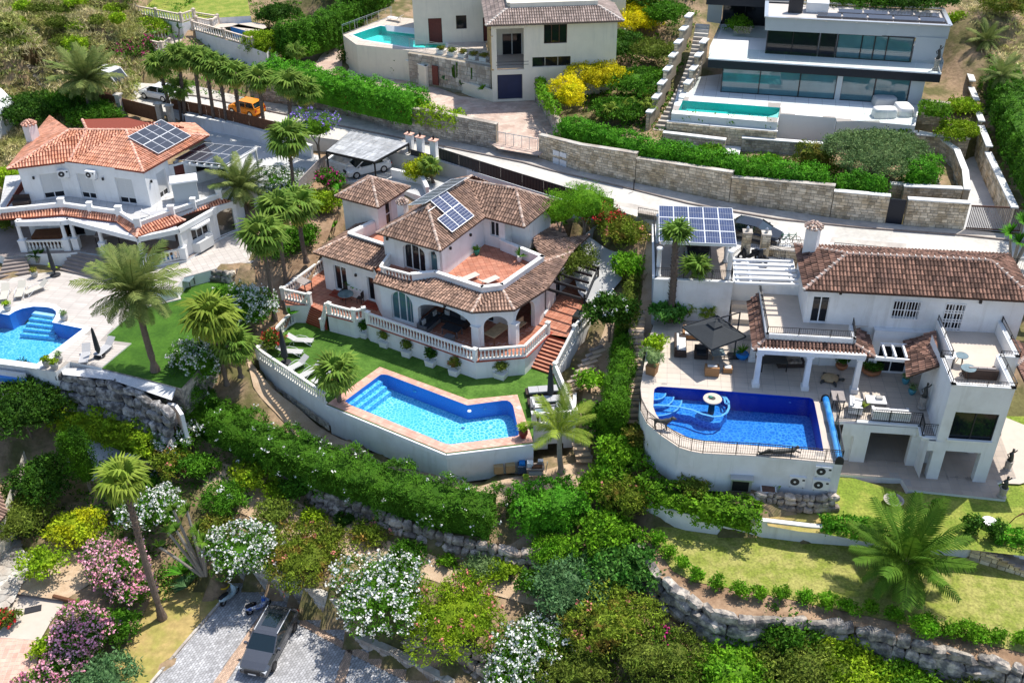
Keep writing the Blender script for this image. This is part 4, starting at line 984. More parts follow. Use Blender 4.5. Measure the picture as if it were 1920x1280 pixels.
stairs('terracotta steps between white balustrades, left end of the middle villa lawn',P(582,573,ZT),P(610,586,ZT),P(561,600,ZL),P(601,616,ZL),ZT,ZL,7)
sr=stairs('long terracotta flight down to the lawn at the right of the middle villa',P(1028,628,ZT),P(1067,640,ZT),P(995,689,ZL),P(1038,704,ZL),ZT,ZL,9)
w=MB()
for a,b in ((P(1028,628,ZT),P(995,689,ZL)),):
 w.add([(a.x,a.y,ZT),(b.x,b.y,ZL),(b.x,b.y,ZL-.5),(a.x,a.y,ZL-.5)],[(0,1,2,3)])
part(w,'side_wall',M('plaster'),sr)
R0,R1=P(1080,630,ZT),P(1043,700,ZL)
w=MB();nn=perp(R0,R1)[1];pts=[(R0.x,R0.y,ZT-.05),(R1.x,R1.y,ZL+.05),(R1.x,R1.y,8.2),(R0.x,R0.y,8.2)];pts2=[(x+.22*math.cos(.6),y+.22*math.sin(.6),z) for x,y,z in pts]
w.add(pts+pts2,[(0,1,2,3),(7,6,5,4),(0,4,5,1),(1,5,6,2)]);part(w,'flank_wall',M('plaster'),sr)
GB='white balustrades of the middle villa'
balustrade('long white balustrade along the front of the middle terrace, above the potted shrubs',[TA,TB],(0,1),group=GB)
balustrade('white balustrade on the short angled side of the middle terrace, right of its corner post',[TB+V(.3,.1,0),TC,TD],(2,),group=GB)
balustrade('short white balustrade beside the left garden steps, above the blue-shaded wall',[p2+V(.2,-.1,0),p3,P(684,598,ZT)],(0,1,2),group=GB)
balustrade('white balustrade enclosing the stone table at the left end of the terrace',[P(612,500,ZT),P(532,560,ZT),P(582,571,ZT)],(1,2),group=GB)
balustrade('sloping white handrail on the left side of the left garden steps',[P(580,572,ZT),P(558,598,ZL)],(1,),group=GB)
balustrade('sloping white handrail on the right side of the left garden steps',[P(612,587,ZT),P(606,618,ZL)],(1,),group=GB)
balustrade('sloping white handrail on the outer side of the long right flight',[P(1077,632,ZT),P(1041,702,ZL)],(0,1),group=GB)
balustrade('short white balustrade by the black barbecue at the right of the terrace',[P(1079,628,ZT),P(1107,596,ZT)],(),group=GB)
balustrade('white balustrade on the right edge of the pool lawn beside the dark loungers',[P(1042,705,ZL),P(1078,790,ZL)],(1,),group=GB)
balustrade('short white balustrade over the dark cellar doorway by the potted agave',[P(1001,796,ZL),P(1077,790,ZL)],(0,),group=GB)
balustrade('white balustrade behind the sun loungers, left end of the pool lawn',[P(560,600,ZL),P(540,612,ZL),P(487,670,ZL)],(0,),group=GB)
balustrade('white balustrade on the wall below the sun loungers',[P(486,672,ZL),P(612,757,ZL)],(0,),group=GB)
a,b=P(1000,797,ZL),P(1079,792,ZL);op=ops_px(a,b,[(1027,832,1056,875)]);op=[(o[0],o[1],7.0,o[3]) for o in op]
wr=wallrun('white wall with a dark cellar doorway under the lawn corner',[P(1000,831,ZL),a,b,P(1079,792,ZL)+V(.3,3.5,0)],ZL-.01,7.05,ops={1:op})
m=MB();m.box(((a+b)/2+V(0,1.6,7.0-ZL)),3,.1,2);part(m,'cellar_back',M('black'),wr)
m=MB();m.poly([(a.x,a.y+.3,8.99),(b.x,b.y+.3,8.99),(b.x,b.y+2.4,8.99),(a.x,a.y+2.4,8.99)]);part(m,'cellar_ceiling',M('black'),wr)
# ---- house walls
hb=root('villa','white villa with brown tiled roofs, arches and a roof terrace, centre of the view','house',P(770,600,ZT));w=MB()
G0=P(612,541,ZT);G1=P(697,579,ZT);G2=P(717,594,ZT);
ZE=14.05
dB=V(math.cos(uB),math.sin(uB),0);vB=V(-dB.y,dB.x,0)
A0=G0;A1=A0+dB*4.9;B0=P(718,594,ZT);B1=P(893,650,ZT);C1=P(962,645,ZT)
C2=P(1012,606,ZT)
opA=ops_px(A0,A1,[(624,496,652,540),(687,518,713,560)]);opA=[(o[0],o[1],ZT+.25,o[3]) for o in opA]
wall(w,A0,A1,ZT-.1,ZE+.25,opA)
wall(w,A1+vB*.0,B0,ZT-.1,ZE+.2)
opB=[(1.05,3.0,ZT+.18,ZT+2.65,.95),(3.95,9.1,ZT,ZT+2.5,.95)]
LB=(B1-B0).length;
opB=[(.11*LB,.345*LB,ZT+.18,ZT+2.75,.85),(.40*LB,.955*LB,ZT,ZT+2.55,.85)]
wall(w,B0,B1,ZT-.1,ZE,opB,.35,back=True)
LC=(C1-B1).length;wall(w,B1,C1,ZT-.1,ZE,[(.22*LC,.88*LC,ZT,ZT+2.5,.8)],.35,back=True)
LD=(C2-C1).length;wall(w,C1,C2,ZT-.1,ZE,[(.08*LD,.82*LD,ZT,ZT+2.75,1.2)],.35,back=True)
C4=P(1073,472,ZE);C4=V(C4.x-.7,C4.y-.3,0)
wall(w,C2,C4,ZT-.1,ZE+.1,[(.9,1.9,ZT+.15,ZT+2.3),(3.6,4.8,ZT,ZT+2.3)])
wall(w,A0+vB*3.5,A0,ZT-.1,ZE+.2)
wall(w,C4,C4+vB*6,ZT-.1,ZE)
part(w,'wall',M('plaster'),hb);w=MB()
I0=B0+vB*3.4+dB*2.2;I1=I0+dB*7.6;wall(w,B0+vB*.1+dB*2.6,B0+vB*.1+dB*2.6+vB*3.4,ZT,ZE-.1);opI=[(.6,2.4,ZT,ZT+2.3),(3.4,5.6,ZT,ZT+2.3)]
wall(w,I0,I1,ZT,ZE-.1,opI)
part(w,'inner_wall',M('plaster'),hb)
ce=MB();ce.poly([tuple(q+V(0,0,ZE-.35-q.z)) for q in (B0,B1,C1,C2,C2+vB*4,I1,I0)][::-1]);part(ce,'porch_ceiling',M('plaster'),hb)
col_=MB()
for q in (B1+vB*.15,C1+vB*.15):col_.box(V(q.x,q.y,ZT),.62,.5,1.72,uB);col_.box(V(q.x,q.y,ZT+1.7),.74,.6,.1,uB)
part(col_,'pillar',M('plaster'),hb)
frame(hb,A0,A1,opA[0],'door',panes=2);frame(hb,A0,A1,opA[1],'door',panes=2)
frame(hb,B0,B1,opB[0],'arched_door',panes=3,bars=0,glassm='glass_blue');frame(hb,I0,I1,opI[0],'door',panes=2);frame(hb,I0,I1,opI[1],'door',panes=2)
frame(hb,C2,C4,(.9,1.9,ZT+.15,ZT+2.3),'door',panes=2);frame(hb,C2,C4,(3.6,4.8,ZT,ZT+2.3),'door',panes=2,framem='frame_dark')
st_=MB()
for o in (opA[0],opA[1]):
 d,n=perp(A0,A1)
 for k,(e,z) in enumerate(((.7,.1),(.35,.2))):c=V(A0.x,A0.y,ZT)+d*((o[0]+o[1])/2)+n*e/2;st_.box(c,o[1]-o[0]+.3,e,z+.0,math.atan2(d.y,d.x))
part(st_,'door_step',M('terracotta_riser'),hb)
# ---- upper floor
ZF=13.9
U0=P(725,449,16.6);Uc=P(823,463,16.6);U0=Uc-dB*5.1;nR=V(math.cos(math.radians(50)),math.sin(math.radians(50)),0);
U2=Uc+vB*6.2;U3=U2+dB*1.9;U4=U3+vB*1.1;U5=U4+dB*1.6;U6=U5+vB*3.4
ZU=16.55;w=MB()
opU=[(1.75,3.75,ZF,ZF+2.25,.55),(4.1,4.85,ZF,ZF+2.15,.37)]
wall(w,U0-vB*0,Uc,ZF-.6,ZU,opU,.3,back=True)
wall(w,Uc,U2,ZF-.6,ZU);opW=[(.55,1.35,ZF+.95,ZF+2.2)]
wall(w,U2,U3,ZF-.6,ZU,opW);wall(w,U3,U4,ZF-.6,ZU);wall(w,U4,U5,ZF-.6,ZU);wall(w,U5,U6,ZF-2.6,ZU);wall(w,U0+vB*6,U0,ZF-.6,ZU)
V0=U0+vB*1.3+dB*.3;V1=Uc+vB*1.3-dB*.2;wall(w,V0,V1,ZF,ZU,[(1.4,3.4,ZF,ZF+2.1)])
part(w,'upper_wall',M('plaster'),hb);frame(hb,V0,V1,(1.4,3.4,ZF,ZF+2.1),'door',panes=3);frame(hb,U2,U3,opW[0],'window',panes=2)
frame(hb,U0,Uc,opU[0],'arched_door',panes=3,rec=.26,glassm='glass');frame(hb,U0,Uc,opU[1],'arched_window',panes=1,rec=.26,glassm='glass_blue')
ro=.35;zE=ZU-.02;zR=18.3
E0=U0-dB*ro-vB*ro;E1=Uc+dB*ro-vB*ro;E2=U2+dB*ro-vB*ro+vB*0;E0=V(E0.x,E0.y,zE);E1=V(E1.x,E1.y,zE)
mid=(U0+Uc)/2;RA=V(mid.x,mid.y,zR)+vB*2.4;RB=V(mid.x,mid.y,zR)+vB*8.6
E3=E0+vB*11;E2=E1+vB*7.2;E2b=E1+vB*11
K0=V(U2.x,U2.y,zE)+dB*ro-vB*ro;K1=V(U3.x,U3.y,zE)+dB*ro-vB*ro;K1=V(U5.x,U5.y,zE)+dB*ro-vB*(ro+1.1)
KR=V(U5.x,U5.y,zR-.15)-dB*1.9+vB*1.2;K2=K1+vB*5.2;KRa=RA+vB*5.6;KRa=V(KRa.x,KRa.y,zR-.15)
faces=[[E0,E1,RA],[E1,E1+vB*6.2,KRa+V(0,0,.1),RA],[E3,E0,RA,RB],[K0,K1,KR,KRa],[K1,K2,KR],[K2,E2b,KRa,KR],[E2b,E3,RB]]
roof(hb,faces,[(E1,RA),(RA,RB),(E0,RA),(K1,KR),(KR,KRa),(K2,KR)],'tile_brown')
ZP=14.75
PR=[P(713,500,ZP),P(772,515,ZP),P(815,511,ZP),P(903,540,ZP),P(943,535,ZP),P(1020,481,ZP),P(941,449,ZP)]
w=MB()
for a,b in zip(PR[1:],PR[2:]):wall(w,a,b,ZF-.5,ZP,(),.22,back=True)
for i in (1,2,3,4,5):q=PR[i+1] if i+1<len(PR) else PR[-1]
part(w,'parapet',M('plaster'),hb);c=MB()
for a,b in zip(PR[1:],PR[2:]):d,n=perp(a,b);c.bar(V(a.x,a.y,ZP+.03)-n*.11-d*.06,V(b.x,b.y,ZP+.03)-n*.11+d*.06,.34,.08)
part(c,'parapet_coping',M('coping_white'),hb)
fl=[V(p.x,p.y,ZF) for p in PR]+[V(U6.x,U6.y,ZF),V(*(U0+vB*6)[:2],ZF),V(*U0[:2],ZF),P(724,470,ZF)]
s=MB();bed(s,fl,ZF-.004);fo=part(s,'roof_terrace_floor',M('terracotta_riser'),hb);s=MB();slabs(s,fl,ZF,uB+math.pi/4,.42,.42,gap=.01,lift=.004,off=False);part(s,'floor_tiles',M('terracotta'),fo,stuff=True)
balustrade('',[V(PR[0].x+.5,PR[0].y+2.0,ZF),V(PR[0].x,PR[0].y,ZF),V(PR[1].x-.1,PR[1].y+.05,ZF)],(),h=.9,parent=hb)
Q=PP([(654,437),(722,459)],14.95);Q0,Q1=Q;Qb=P(700,415,14.95);w=MB();wall(w,Q0,Q1+dB*.3,ZF-.3,14.95,(),.22,back=True);wall(w,Qb,Q0,ZF-.3,14.95,(),.22,back=True);part(w,'parapet',M('plaster'),hb)
c=MB();c.bar(Q0+V(0,0,.04),Q1+dB*.2+V(0,0,.04),.34,.08);c.bar(Q0+V(0,0,.041),Qb+V(0,0,.041),.34,.08);part(c,'parapet_coping',M('coping_white'),hb)
s=MB();bed(s,[V(q.x,q.y,ZF+.2) for q in (Q0,Q1+dB*.6,Q1+vB*4,Qb+vB*1)],ZF+.1);part(s,'roof_terrace_floor',M('terracotta'),hb)
ov=.45
L0=V(A0.x,A0.y,14.15)-dB*ov-vB*ov;L1=V(B0.x,B0.y,14.15)+dB*.2;L1=L0+dB*5.75;T0=V(Q0.x,Q0.y,15.0-.45)+V(0,0,0)-vB*.15;T1=T0+dB*4.4
T0.z=T1.z=14.9-.15+.0;L0b=L0+vB*6
T0b=V(T0.x,T0.y,T0.z)+vB*3
roof(hb,[[L0,L1,T1,T0],[L0b,L0,T0,T0b]],[(L0,T0)],'tile_brown')
zo,zi=ZE-.02,ZF+.42
def off(p,q,k):d,n=perp(p,q);return n*k
O=[V(B0.x,B0.y,zo)-dB*.3-vB*.45,V(B1.x,B1.y,zo)-vB*.5+dB*.05,V(C1.x,C1.y,zo)+V(.15,-.5,0),V(C2.x,C2.y,zo)+V(.62,-.3,0),V(C4.x,C4.y,zo)+V(.7,.3,0)]
I=[V(PR[0].x,PR[0].y,zi)-V(.2,0,0),V(PR[1].x,PR[1].y,zi),V(PR[2].x,PR[2].y,zi),V(PR[3].x,PR[3].y,zi),V(PR[4].x,PR[4].y,zi),V(PR[5].x,PR[5].y,zi)]
def quad(*p):return list(p)
O01=O[0].lerp(O[1],.27);O02=O[0].lerp(O[1],.45)
fc=[[O[0],O01,I[1]-V(0,0,.12),I[0]],[O01,O02,I[2],I[1]-V(0,0,.12)],[O02,O[1],I[3],I[2]],[O[1],O[2],I[4],I[3]]]
Oe=V(*P(1073,472,zo)[:2],zo);Ie=I[5]
fc.append([O[2],O[3],Oe,Ie,I[4]][0:1]+[O[3],Oe,Ie,I[4]])
tri=[]
for f in fc:   # quads split so every face is planar
 tri+=[[f[0],f[1],f[2]],[f[0],f[2],f[3]]] if len(f)==4 else [[f[0],f[1],f[-1]],[f[1],f[2],f[3]],[f[1],f[3],f[-1]]]
roof(hb,tri,[(O[1],I[3]),(O[2],I[4])],'tile_brown')
Ob=P(1000,440,13.95);Or=P(1075,470,13.95);Ot=V(I[5].x,I[5].y,14.6);Om=V(PR[6].x,PR[6].y,14.9)+vB*.5
roof(hb,[[Oe,V(Or.x,Or.y,zo)+vB*3,Om+dB*2.5,Ie],],[(Ie,Oe)],'tile_brown')
roof(hb,[[P(1075,470,zo),P(1018,445,zo)+vB*3,V(Om.x,Om.y,14.7)+dB*1+vB*2,Ie]],[],'tile_brown')
t0=P(648,427,13.6);t1=t0+dB*3.55;t2=t1+vB*3.6;w=MB();zt_=16.55
wall(w,t0,t1,12.5,zt_);opt=[(1.0,1.75,ZF+.2,ZF+2.2)];wall(w,t1,t2,12.5,zt_,opt);wall(w,t0+vB*3.6,t0,12.5,zt_);wall(w,t2,t2-dB*3.55,12.5,zt_);part(w,'tower_wall',M('plaster'),hb);frame(hb,t1,t2,opt[0],'window',panes=1,bars=1)
q=[V(p.x,p.y,zt_-.03) for p in (t0-dB*.4-vB*.4,t1+dB*.4-vB*.4,t2+dB*.4+vB*.4,t2-dB*3.95+vB*.4)];ap=(q[0]+q[2])/2+V(0,0,1.3)
roof(hb,[[q[0],q[1],ap],[q[1],q[2],ap],[q[2],q[3],ap],[q[3],q[0],ap]],[(x,ap) for x in q],'tile_brown')
def chimney(parent,base,w_,h,tm,flare=True):
 m=MB();m.box(base,w_,w_,h,uB);c=part(m,'chimney',M('plaster'),parent);k=MB();top=Vector(base)+V(0,0,h)
 for i in range(4):a=uB+i*math.pi/2+math.pi/4;k.box(top+V(math.cos(a)*w_*.55,math.sin(a)*w_*.55,0),.14,.14,.2,uB)
 part(k,'cap_posts',M('plaster'),c)
 k=MB()
 for ring,(r_,z_) in enumerate(((w_*.62,.2),(w_*.42,.33),(w_*.2,.45))):
  n_=12-ring*3
  for i in range(n_):a=2*math.pi*i/n_+ring*.3;k.tube([top+V(math.cos(a)*r_*.5,math.sin(a)*r_*.5,z_+.06),top+V(math.cos(a)*(r_+.12),math.sin(a)*(r_+.12),z_-.03)],[.06,.09],6,rnd.random())
 part(k,'cap_tiles',M(tm),c);return c
cb=V(*P(756,400,16.9)[:2],16.2);chimney(hb,cb,.62,1.5,'tile_brown_ridge')
def panels(label,corner,du,dv,nu,nv,gap=.02,m='pv_blue',fr='alu',skip=(),cells=(6,2),group=None,stand=0):
 o=root('solar_panel_array',label,'solar panels',corner);n=du.cross(dv).normalized();n=n if n.z>0 else-n
 for i in range(nu):
  for j in range(nv):
   if (i,j) in skip:continue
   c=Vector(corner)+du*i+dv*j;a=du*(1-gap);b=dv*(1-gap);f=MB();fw=.035
   for p_,q_ in ((c,c+a),(c+a,c+a+b),(c+a+b,c+b),(c+b,c)):f.bar(p_+n*.02,q_+n*.02,.05,.045,up=n)
   fo=part(f,'panel_frame',M(fr),o);g=MB();g.poly([tuple(c+n*.03),tuple(c+a+n*.03),tuple(c+a+b+n*.03),tuple(c+b+n*.03)],rnd.random());part(g,'panel_glass',M(m),fo)
   if cells:
    l=MB()
    for k in range(1,cells[0]):l.bar(c+a*(k/cells[0])+n*.034,c+a*(k/cells[0])+b+n*.034,.014,.004,up=n)
    for k in range(1,cells[1]):l.bar(c+b*(k/cells[1])+n*.034,c+b*(k/cells[1])+a+n*.034,.03,.004,up=n)
    part(l,'cell_lines',M('pv_line'),fo,stuff=True)
 rl=MB()
 for k in (.2,.8):rl.bar(Vector(corner)+dv*k*nv-n*.05,Vector(corner)+dv*k*nv+du*nu-n*.05,.05,.05,up=n)
 part(rl,'mounting_rail',M('alu'),o);return o
rn=(E1+vB*6.2-E1).cross(RA-E1).normalized();sl_v=(V(RA.x,RA.y,RA.z)+vB*2-(E1+vB*4.4));
up_=(RA+vB*2.0-(E1+vB*4.4));up_=up_-vB*up_.dot(vB);up_.normalize()
pc=E1+vB*2.15+up_*.55;rnn=vB.cross(up_).normalized();rnn=rnn if rnn.z>0 else-rnn
panels('six blue solar panels in a block on the right roof slope of the middle villa',pc+rnn*.2,vB*1.02,up_*1.5,3,2,cells=(2,6),skip=((0,1),))
panels('long tilted row of dark solar panels behind the ridge of the middle villa',P(766,385,18.25),(P(846,337,18.25)-P(766,385,18.25))/7,P(797,382,18.6)-P(766,385,18.25),7,1,m='pv_dark',cells=None)
for (a_,b_,x,y) in ((B0,B1,835,573),(U0,Uc,727,447),(U0,Uc,814,474),(Uc,U2,843,465),(Uc,U2,881,440),(A0,A1,668,515)):
 u_,z_=onwall(a_,b_,x,y);d,n=perp(a_,b_);q=V(a_[0],a_[1],0)+d*u_+n*.08;m=MB();m.box((q.x,q.y,z_-.1),.14,.16,.2,math.atan2(d.y,d.x));part(m,'wall_lamp',M('iron'),hb)
pg=root('pergola','black beamed pergola on the right side of the middle villa','pergola',P(1060,560,ZT));
pu=V(math.cos(math.radians(-20)),math.sin(math.radians(-20)),0)
bs=[(1020,540,1090,560),(1030,525,1098,545),(1042,512,1104,530),(1052,500,1110,517),(1060,490,1117,507),(1072,487,1123,503)]
for x0_,y0_,x1_,y1_ in bs:m=MB();m.bar(P(x0_,y0_,13.3),P(x1_,y1_,13.3),.12,.2);part(m,'beam',M('wood_brown') if False else M('iron'),pg)
m=MB();m.bar(P(1098,560,13.1),P(1123,500,13.1),.14,.16);part(m,'cross_beam',M('iron'),pg)
for x_,y_ in ((1096,552),(1122,500)):q=P(x_,y_,13.1);m=MB();m.box(V(q.x,q.y,ZT),.14,.14,13.1-ZT);part(m,'post',M('iron'),pg)
# ================= right-hand villa: lawns, pool terrace, carport =================
ZD,Z2,ZQ=11.6,15.0,8.5
uC=math.radians(-7.8);dC=V(math.cos(uC),math.sin(uC),0);vC=V(-dC.y,dC.x,0)
deckC=PP([(1202,718),(1199,750),(1201,770),(1213,794),(1239,816),(1273,839),(1296,846),(1318,850),(1420,855),(1580,870),(1563,790),(1606,790),(1725,799),(1729,819),(1757,821),(1790,640),(1500,560),(1392,560),(1376,600),(1229,597),(1215,640)],ZD)
watC=PP([(1226,736),(1227,730),(1232,726),(1239,725),(1300,729),(1400,737),(1518,746),(1524,749),(1527,756),(1536,800),(1544,845),(1420,836),(1342,829),(1318,826),(1290,820),(1256,803),(1240,791),(1230,776),(1225,763)],ZD)
platform('pool_terrace',deckC,ZD,8.6,'paving_cream','plaster',holes=[watC],tile=(uC,.9,.6,'grout'),skip=[(deckC[i]+deckC[i+1])/2 for i in (10,11,12,13,14)])
m=MB();m.poly([tuple(V(p.x,p.y,ZD-.25)) for p in (deckC[10],deckC[11],deckC[12],deckC[13],deckC[14],deckC[15])][::-1]);[m.poly([(a.x,a.y,ZD-.25),(b.x,b.y,ZD-.25),(b.x,b.y,ZD),(a.x,a.y,ZD)]) for a,b in zip(deckC[10:14],deckC[11:15])];struct(m,'terrace_slab',M('plaster'))
copC=[p+(p-sum(watC,Vector())/len(watC)).normalized()*.38 for p in watC]
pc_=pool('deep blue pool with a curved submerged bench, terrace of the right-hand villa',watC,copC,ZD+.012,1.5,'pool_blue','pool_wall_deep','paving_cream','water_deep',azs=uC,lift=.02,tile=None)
cs=P(1226,730,ZD)
for i,r_ in enumerate((1.9,1.35,.8)):
 z_=ZD-.75+.25*i;n_=10;arc=[cs+V(math.cos(a)*r_,math.sin(a)*r_,0) for a in [uC-math.pi/2*k/n_ for k in range(n_+1)]];m=MB();m.prism([cs]+arc,ZD-1.5,z_);so_=part(m,'round_step',M('pool_blue'),pc_)
 m=MB()
 for a,b in zip(arc,arc[1:]):m.bar(V(a.x,a.y,z_+.01),V(b.x,b.y,z_+.01),.09,.03)
 part(m,'step_edge',M('pool_line'),so_)
zc=ZD-.35
cur=PP([(1224,759),(1250,760),(1275,763),(1298,768),(1317,776),(1338,781),(1352,780),(1363,773),(1367,764),(1366,752),(1358,741),(1348,735)],zc)
m=MB();m.prism(PP([(1226,742),(1262,736),(1345,736),(1362,750),(1365,764),(1352,778),(1338,779),(1317,774),(1298,766),(1250,758),(1225,758)],zc),ZD-1.5,ZD-.95);part(m,'shallow_shelf',M('pool_blue'),pc_)
m=MB()
for a,b in zip(cur,cur[1:]):m.bar(a,b,.14,.04)
part(m,'submerged_wall_edge',M('pool_line'),pc_)
m=MB()
for a,b in zip(PP([(1350,739),(1358,746),(1360,756)],zc),PP([(1358,746),(1360,756),(1368,757)],zc)):m.bar(a,b,.12,.04)
part(m,'bench_edge',M('pool_line'),pc_)
for x,y in ((1410,743),(1481,752)):g=MB();g.lathe(P(x,y,ZD-.5),[(.18,0),(.18,.04),(.1,.06)],12);part(g,'pool_light',M('pool_azure'),pc_)
g=MB();c=P(1336,747,ZD+.25);g.lathe(V(c.x,c.y,ZD-.9),[(.22,0),(.2,1.2)],10);t_=single(g,'bar_table',M('bronze'),'round cream table standing in the deep blue pool, seen from above','table');
bt=root('pool_table','round cream stone table standing in the deep blue pool with a turtle on top','table',V(c.x,c.y,ZD-.9));bpy.data.objects.remove(t_)
part(g,'column',M('bronze'),bt);g=MB();g.lathe(c,[(.60,-.05),(.62,0),(.6,.03)],24);part(g,'table_top',M('paving_cream'),bt)
def turtle(label,c,s,rz=0,shell='teal',skin='teal'):
 o=root('turtle_statue',label,'turtle statue',c);m=MB();m.lathe(V(c[0],c[1],c[2]+.02*s),[(.30*s,.05*s),(.42*s,.08*s),(.38*s,.18*s),(.24*s,.27*s),(.05*s,.31*s)],12,sx=1.15);part(m,'shell',M(shell),o,smooth=True)
 m=MB();C_=Vector(c)
 def rp(x,y,z):return C_+V(x*math.cos(rz)-y*math.sin(rz),x*math.sin(rz)+y*math.cos(rz),z)*s
 m.tube([rp(.4,0,.12),rp(.55,0,.17),rp(.66,0,.2),rp(.74,0,.19)],[.07*s,.08*s,.1*s,.05*s],8);part(m,'head',M(skin),o,smooth=True)
 for x,y in ((.3,.38),(.3,-.38),(-.32,.36),(-.32,-.36)):m=MB();m.tube([rp(x*.7,y*.7,.1),rp(x*1.15,y*1.15,.07),rp(x*1.3,y*1.5,.02)],[.09*s,.08*s,.04*s],7);part(m,'flipper',M(skin),o,smooth=True)
 return o
turtle('small green turtle ornament on the round table in the deep blue pool',c+V(-.12,.1,.03),.32,-2,'teal','bronze')
railing('black iron railing curving along the outer edge of the deep blue pool',[p+V(0,.05,.02) for p in PP([(1199,750),(1201,770),(1213,794),(1239,816),(1273,839),(1296,846),(1318,850),(1420,855),(1578,869),(1566,800)],ZD)],h=.95,step=.14)
patio=PP([(1560,884),(1571,889),(1690,897),(1703,917),(1886,936),(1870,905),(1905,895),(1870,800),(1770,745),(1560,755)],ZQ)
platform('lower_patio',patio,ZQ,8.0,'paving_taupe','plaster',tile=(uC,.6,.6,'grout'));
s=MB();bed(s,PP([(1880,780),(1870,905),(1912,907),(1935,900),(1930,800)],8.45),8.45);struct(s,'side_path',M('paving_cream'))
lawn1=PP([(1560,884),(1540,935),(1543,1000),(1660,1022),(1690,1030),(1820,1030),(1990,1050),(2000,780),(1880,780),(1870,900),(1700,925)],8.32)
s=MB();bed(s,lawn1,8.32);struct(s,'upper_lawn',M('lawn_green'));carve(lawn1,8.0)
s=MB();s.poly([tuple(p) for p in PP([(1432,962),(1545,958),(1545,1000),(1500,996),(1440,985)],8.15)]);struct(s,'dry_strip',M('dry_grass'))
cw=[(1196,935),(1204,950),(1222,964),(1250,977),(1290,988),(1350,996),(1436,1001),(1520,1011),(1600,1017),(1660,1022),(1800,1036),(1990,1064)]
cwt=PP([(x,y-24) for x,y in cw],8.25)
o=root('curved_wall','low white retaining wall curving along the lawn below the right-hand villa','wall',cwt[0]);w=MB()
for a,b in zip(cwt,cwt[1:]):wall(w,a,b,6.6,8.25,(),.3,back=True)
part(w,'wall',M('plaster'),o)
lawn2=PP([(1210,1000),(1232,1030),(1262,1070),(1300,1090),(1420,1110),(1560,1140),(1700,1170),(1800,1195),(1990,1240),(2010,1090),(1990,1064),(1800,1036),(1660,1022),(1520,1011),(1436,1001),(1350,996),(1250,977)],6.9)
s=MB();bed(s,lawn2,6.9);struct(s,'lower_lawn',M('lawn'));carve(lawn2,6.5)
sh=PP([(1205,1005),(1232,1030),(1262,1070),(1300,1090),(1420,1110),(1560,1140),(1700,1170),(1800,1195),(1990,1240),(1990,1275),(1900,1250),(1780,1225),(1640,1180),(1540,1160),(1430,1165),(1340,1150),(1260,1100),(1215,1060),(1195,1020)],6.88)
s=MB();bed(s,sh,6.86);struct(s,'planting_strip',M('soil'));carve(sh,6.5)
# ---- the villa itself
hc=root('villa','white villa with chestnut tiled roofs and a square tower, right side of the view','house',P(1600,734,ZD))
MC=P(1506,604,Z2);ME=MC+dC*13.75;ZEc=17.75;w=MB()
opm=ops_px(MC,ME,[(1526,556,1549,602),(1677,563,1720,598),(1775,569,1797,626)]);opm=[opm[0][:2]+(Z2+.02,opm[0][3]),opm[1],opm[2][:2]+(Z2+.02,opm[2][3])]
wall(w,MC,ME,ZD-.1 if False else Z2-3.4,ZEc,opm)
wall(w,MC+vC*5.6,MC,Z2-3.4,ZEc);wall(w,ME,ME+vC*5.6,ZQ-.1,ZEc);part(w,'wall',M('plaster'),hc)
frame(hc,MC,ME,opm[0],'door',panes=2);f1=frame(hc,MC,ME,opm[1],'window',panes=2);f2=frame(hc,MC,ME,opm[2],'door',panes=2)
d,n=perp(MC,ME);g=MB();o_=opm[1]
for i in range(10):u=o_[0]+(o_[1]-o_[0])*i/9;q=MC+dC*u+n*.06;g.bar(V(q.x,q.y,o_[2]),V(q.x,q.y,o_[3]),.04,.04)
for z_ in (o_[2],(o_[2]+o_[3])/2,o_[3]):g.bar(V(*(MC+dC*o_[0]+n*.06)[:2],z_),V(*(MC+dC*o_[1]+n*.06)[:2],z_),.05,.05)
part(g,'window_grille',M('frame_white'),f1);g=MB();o_=opm[2]
for i in range(7):u=o_[0]+(o_[1]-o_[0])*i/6;q=MC+dC*u+n*.03;g.bar(V(q.x,q.y,o_[2]),V(q.x,q.y,o_[3]),.05,.03)
for k in range(13):
 z_=o_[2]+(o_[3]-o_[2])*k/12
 if k % 4 in (0,1):g.bar(V(*(MC+dC*o_[0]+n*.03)[:2],z_),V(*(MC+dC*o_[1]+n*.03)[:2],z_),.03,.07)
part(g,'folding_grille',M('frame_white'),f2)
for x,y in ((1576,548),(1838,565)):u_,z_=onwall(MC,ME,x,y);m=MB();q=MC+dC*u_+n*.08;m.box((q.x,q.y,z_-.1),.16,.14,.22,uC);part(m,'wall_lamp',M('iron'),hc)
zr=18.95;e=.38;F0=V(MC.x,MC.y,ZEc)-dC*e-vC*e;F1=V(ME.x,ME.y,ZEc)+dC*e-vC*e;F3=F0+vC*6.3;F2=F1+vC*6.3
RA_=F0+dC*2.95+vC*3.0;RA_.z=zr;RB_=F1-dC*2.3+vC*3.0;RB_.z=zr;RC_=RA_.lerp(RB_,.41);RC_.z+=.1
roof(hc,[[F0,F1,RB_,RA_],[F3,F0,RA_],[F1,F2,RB_],[F2,F3,RA_,RB_]],[(F0,RA_),(RA_,RB_),(F1,RB_),(F3,RA_)],'tile_chestnut','mortar_white')
chb=V(F0.x,F0.y,0)+dC*.9+vC*4.9;chimney(hc,V(chb.x,chb.y,ZEc+.1),.85,1.9,'tile_brown_ridge')
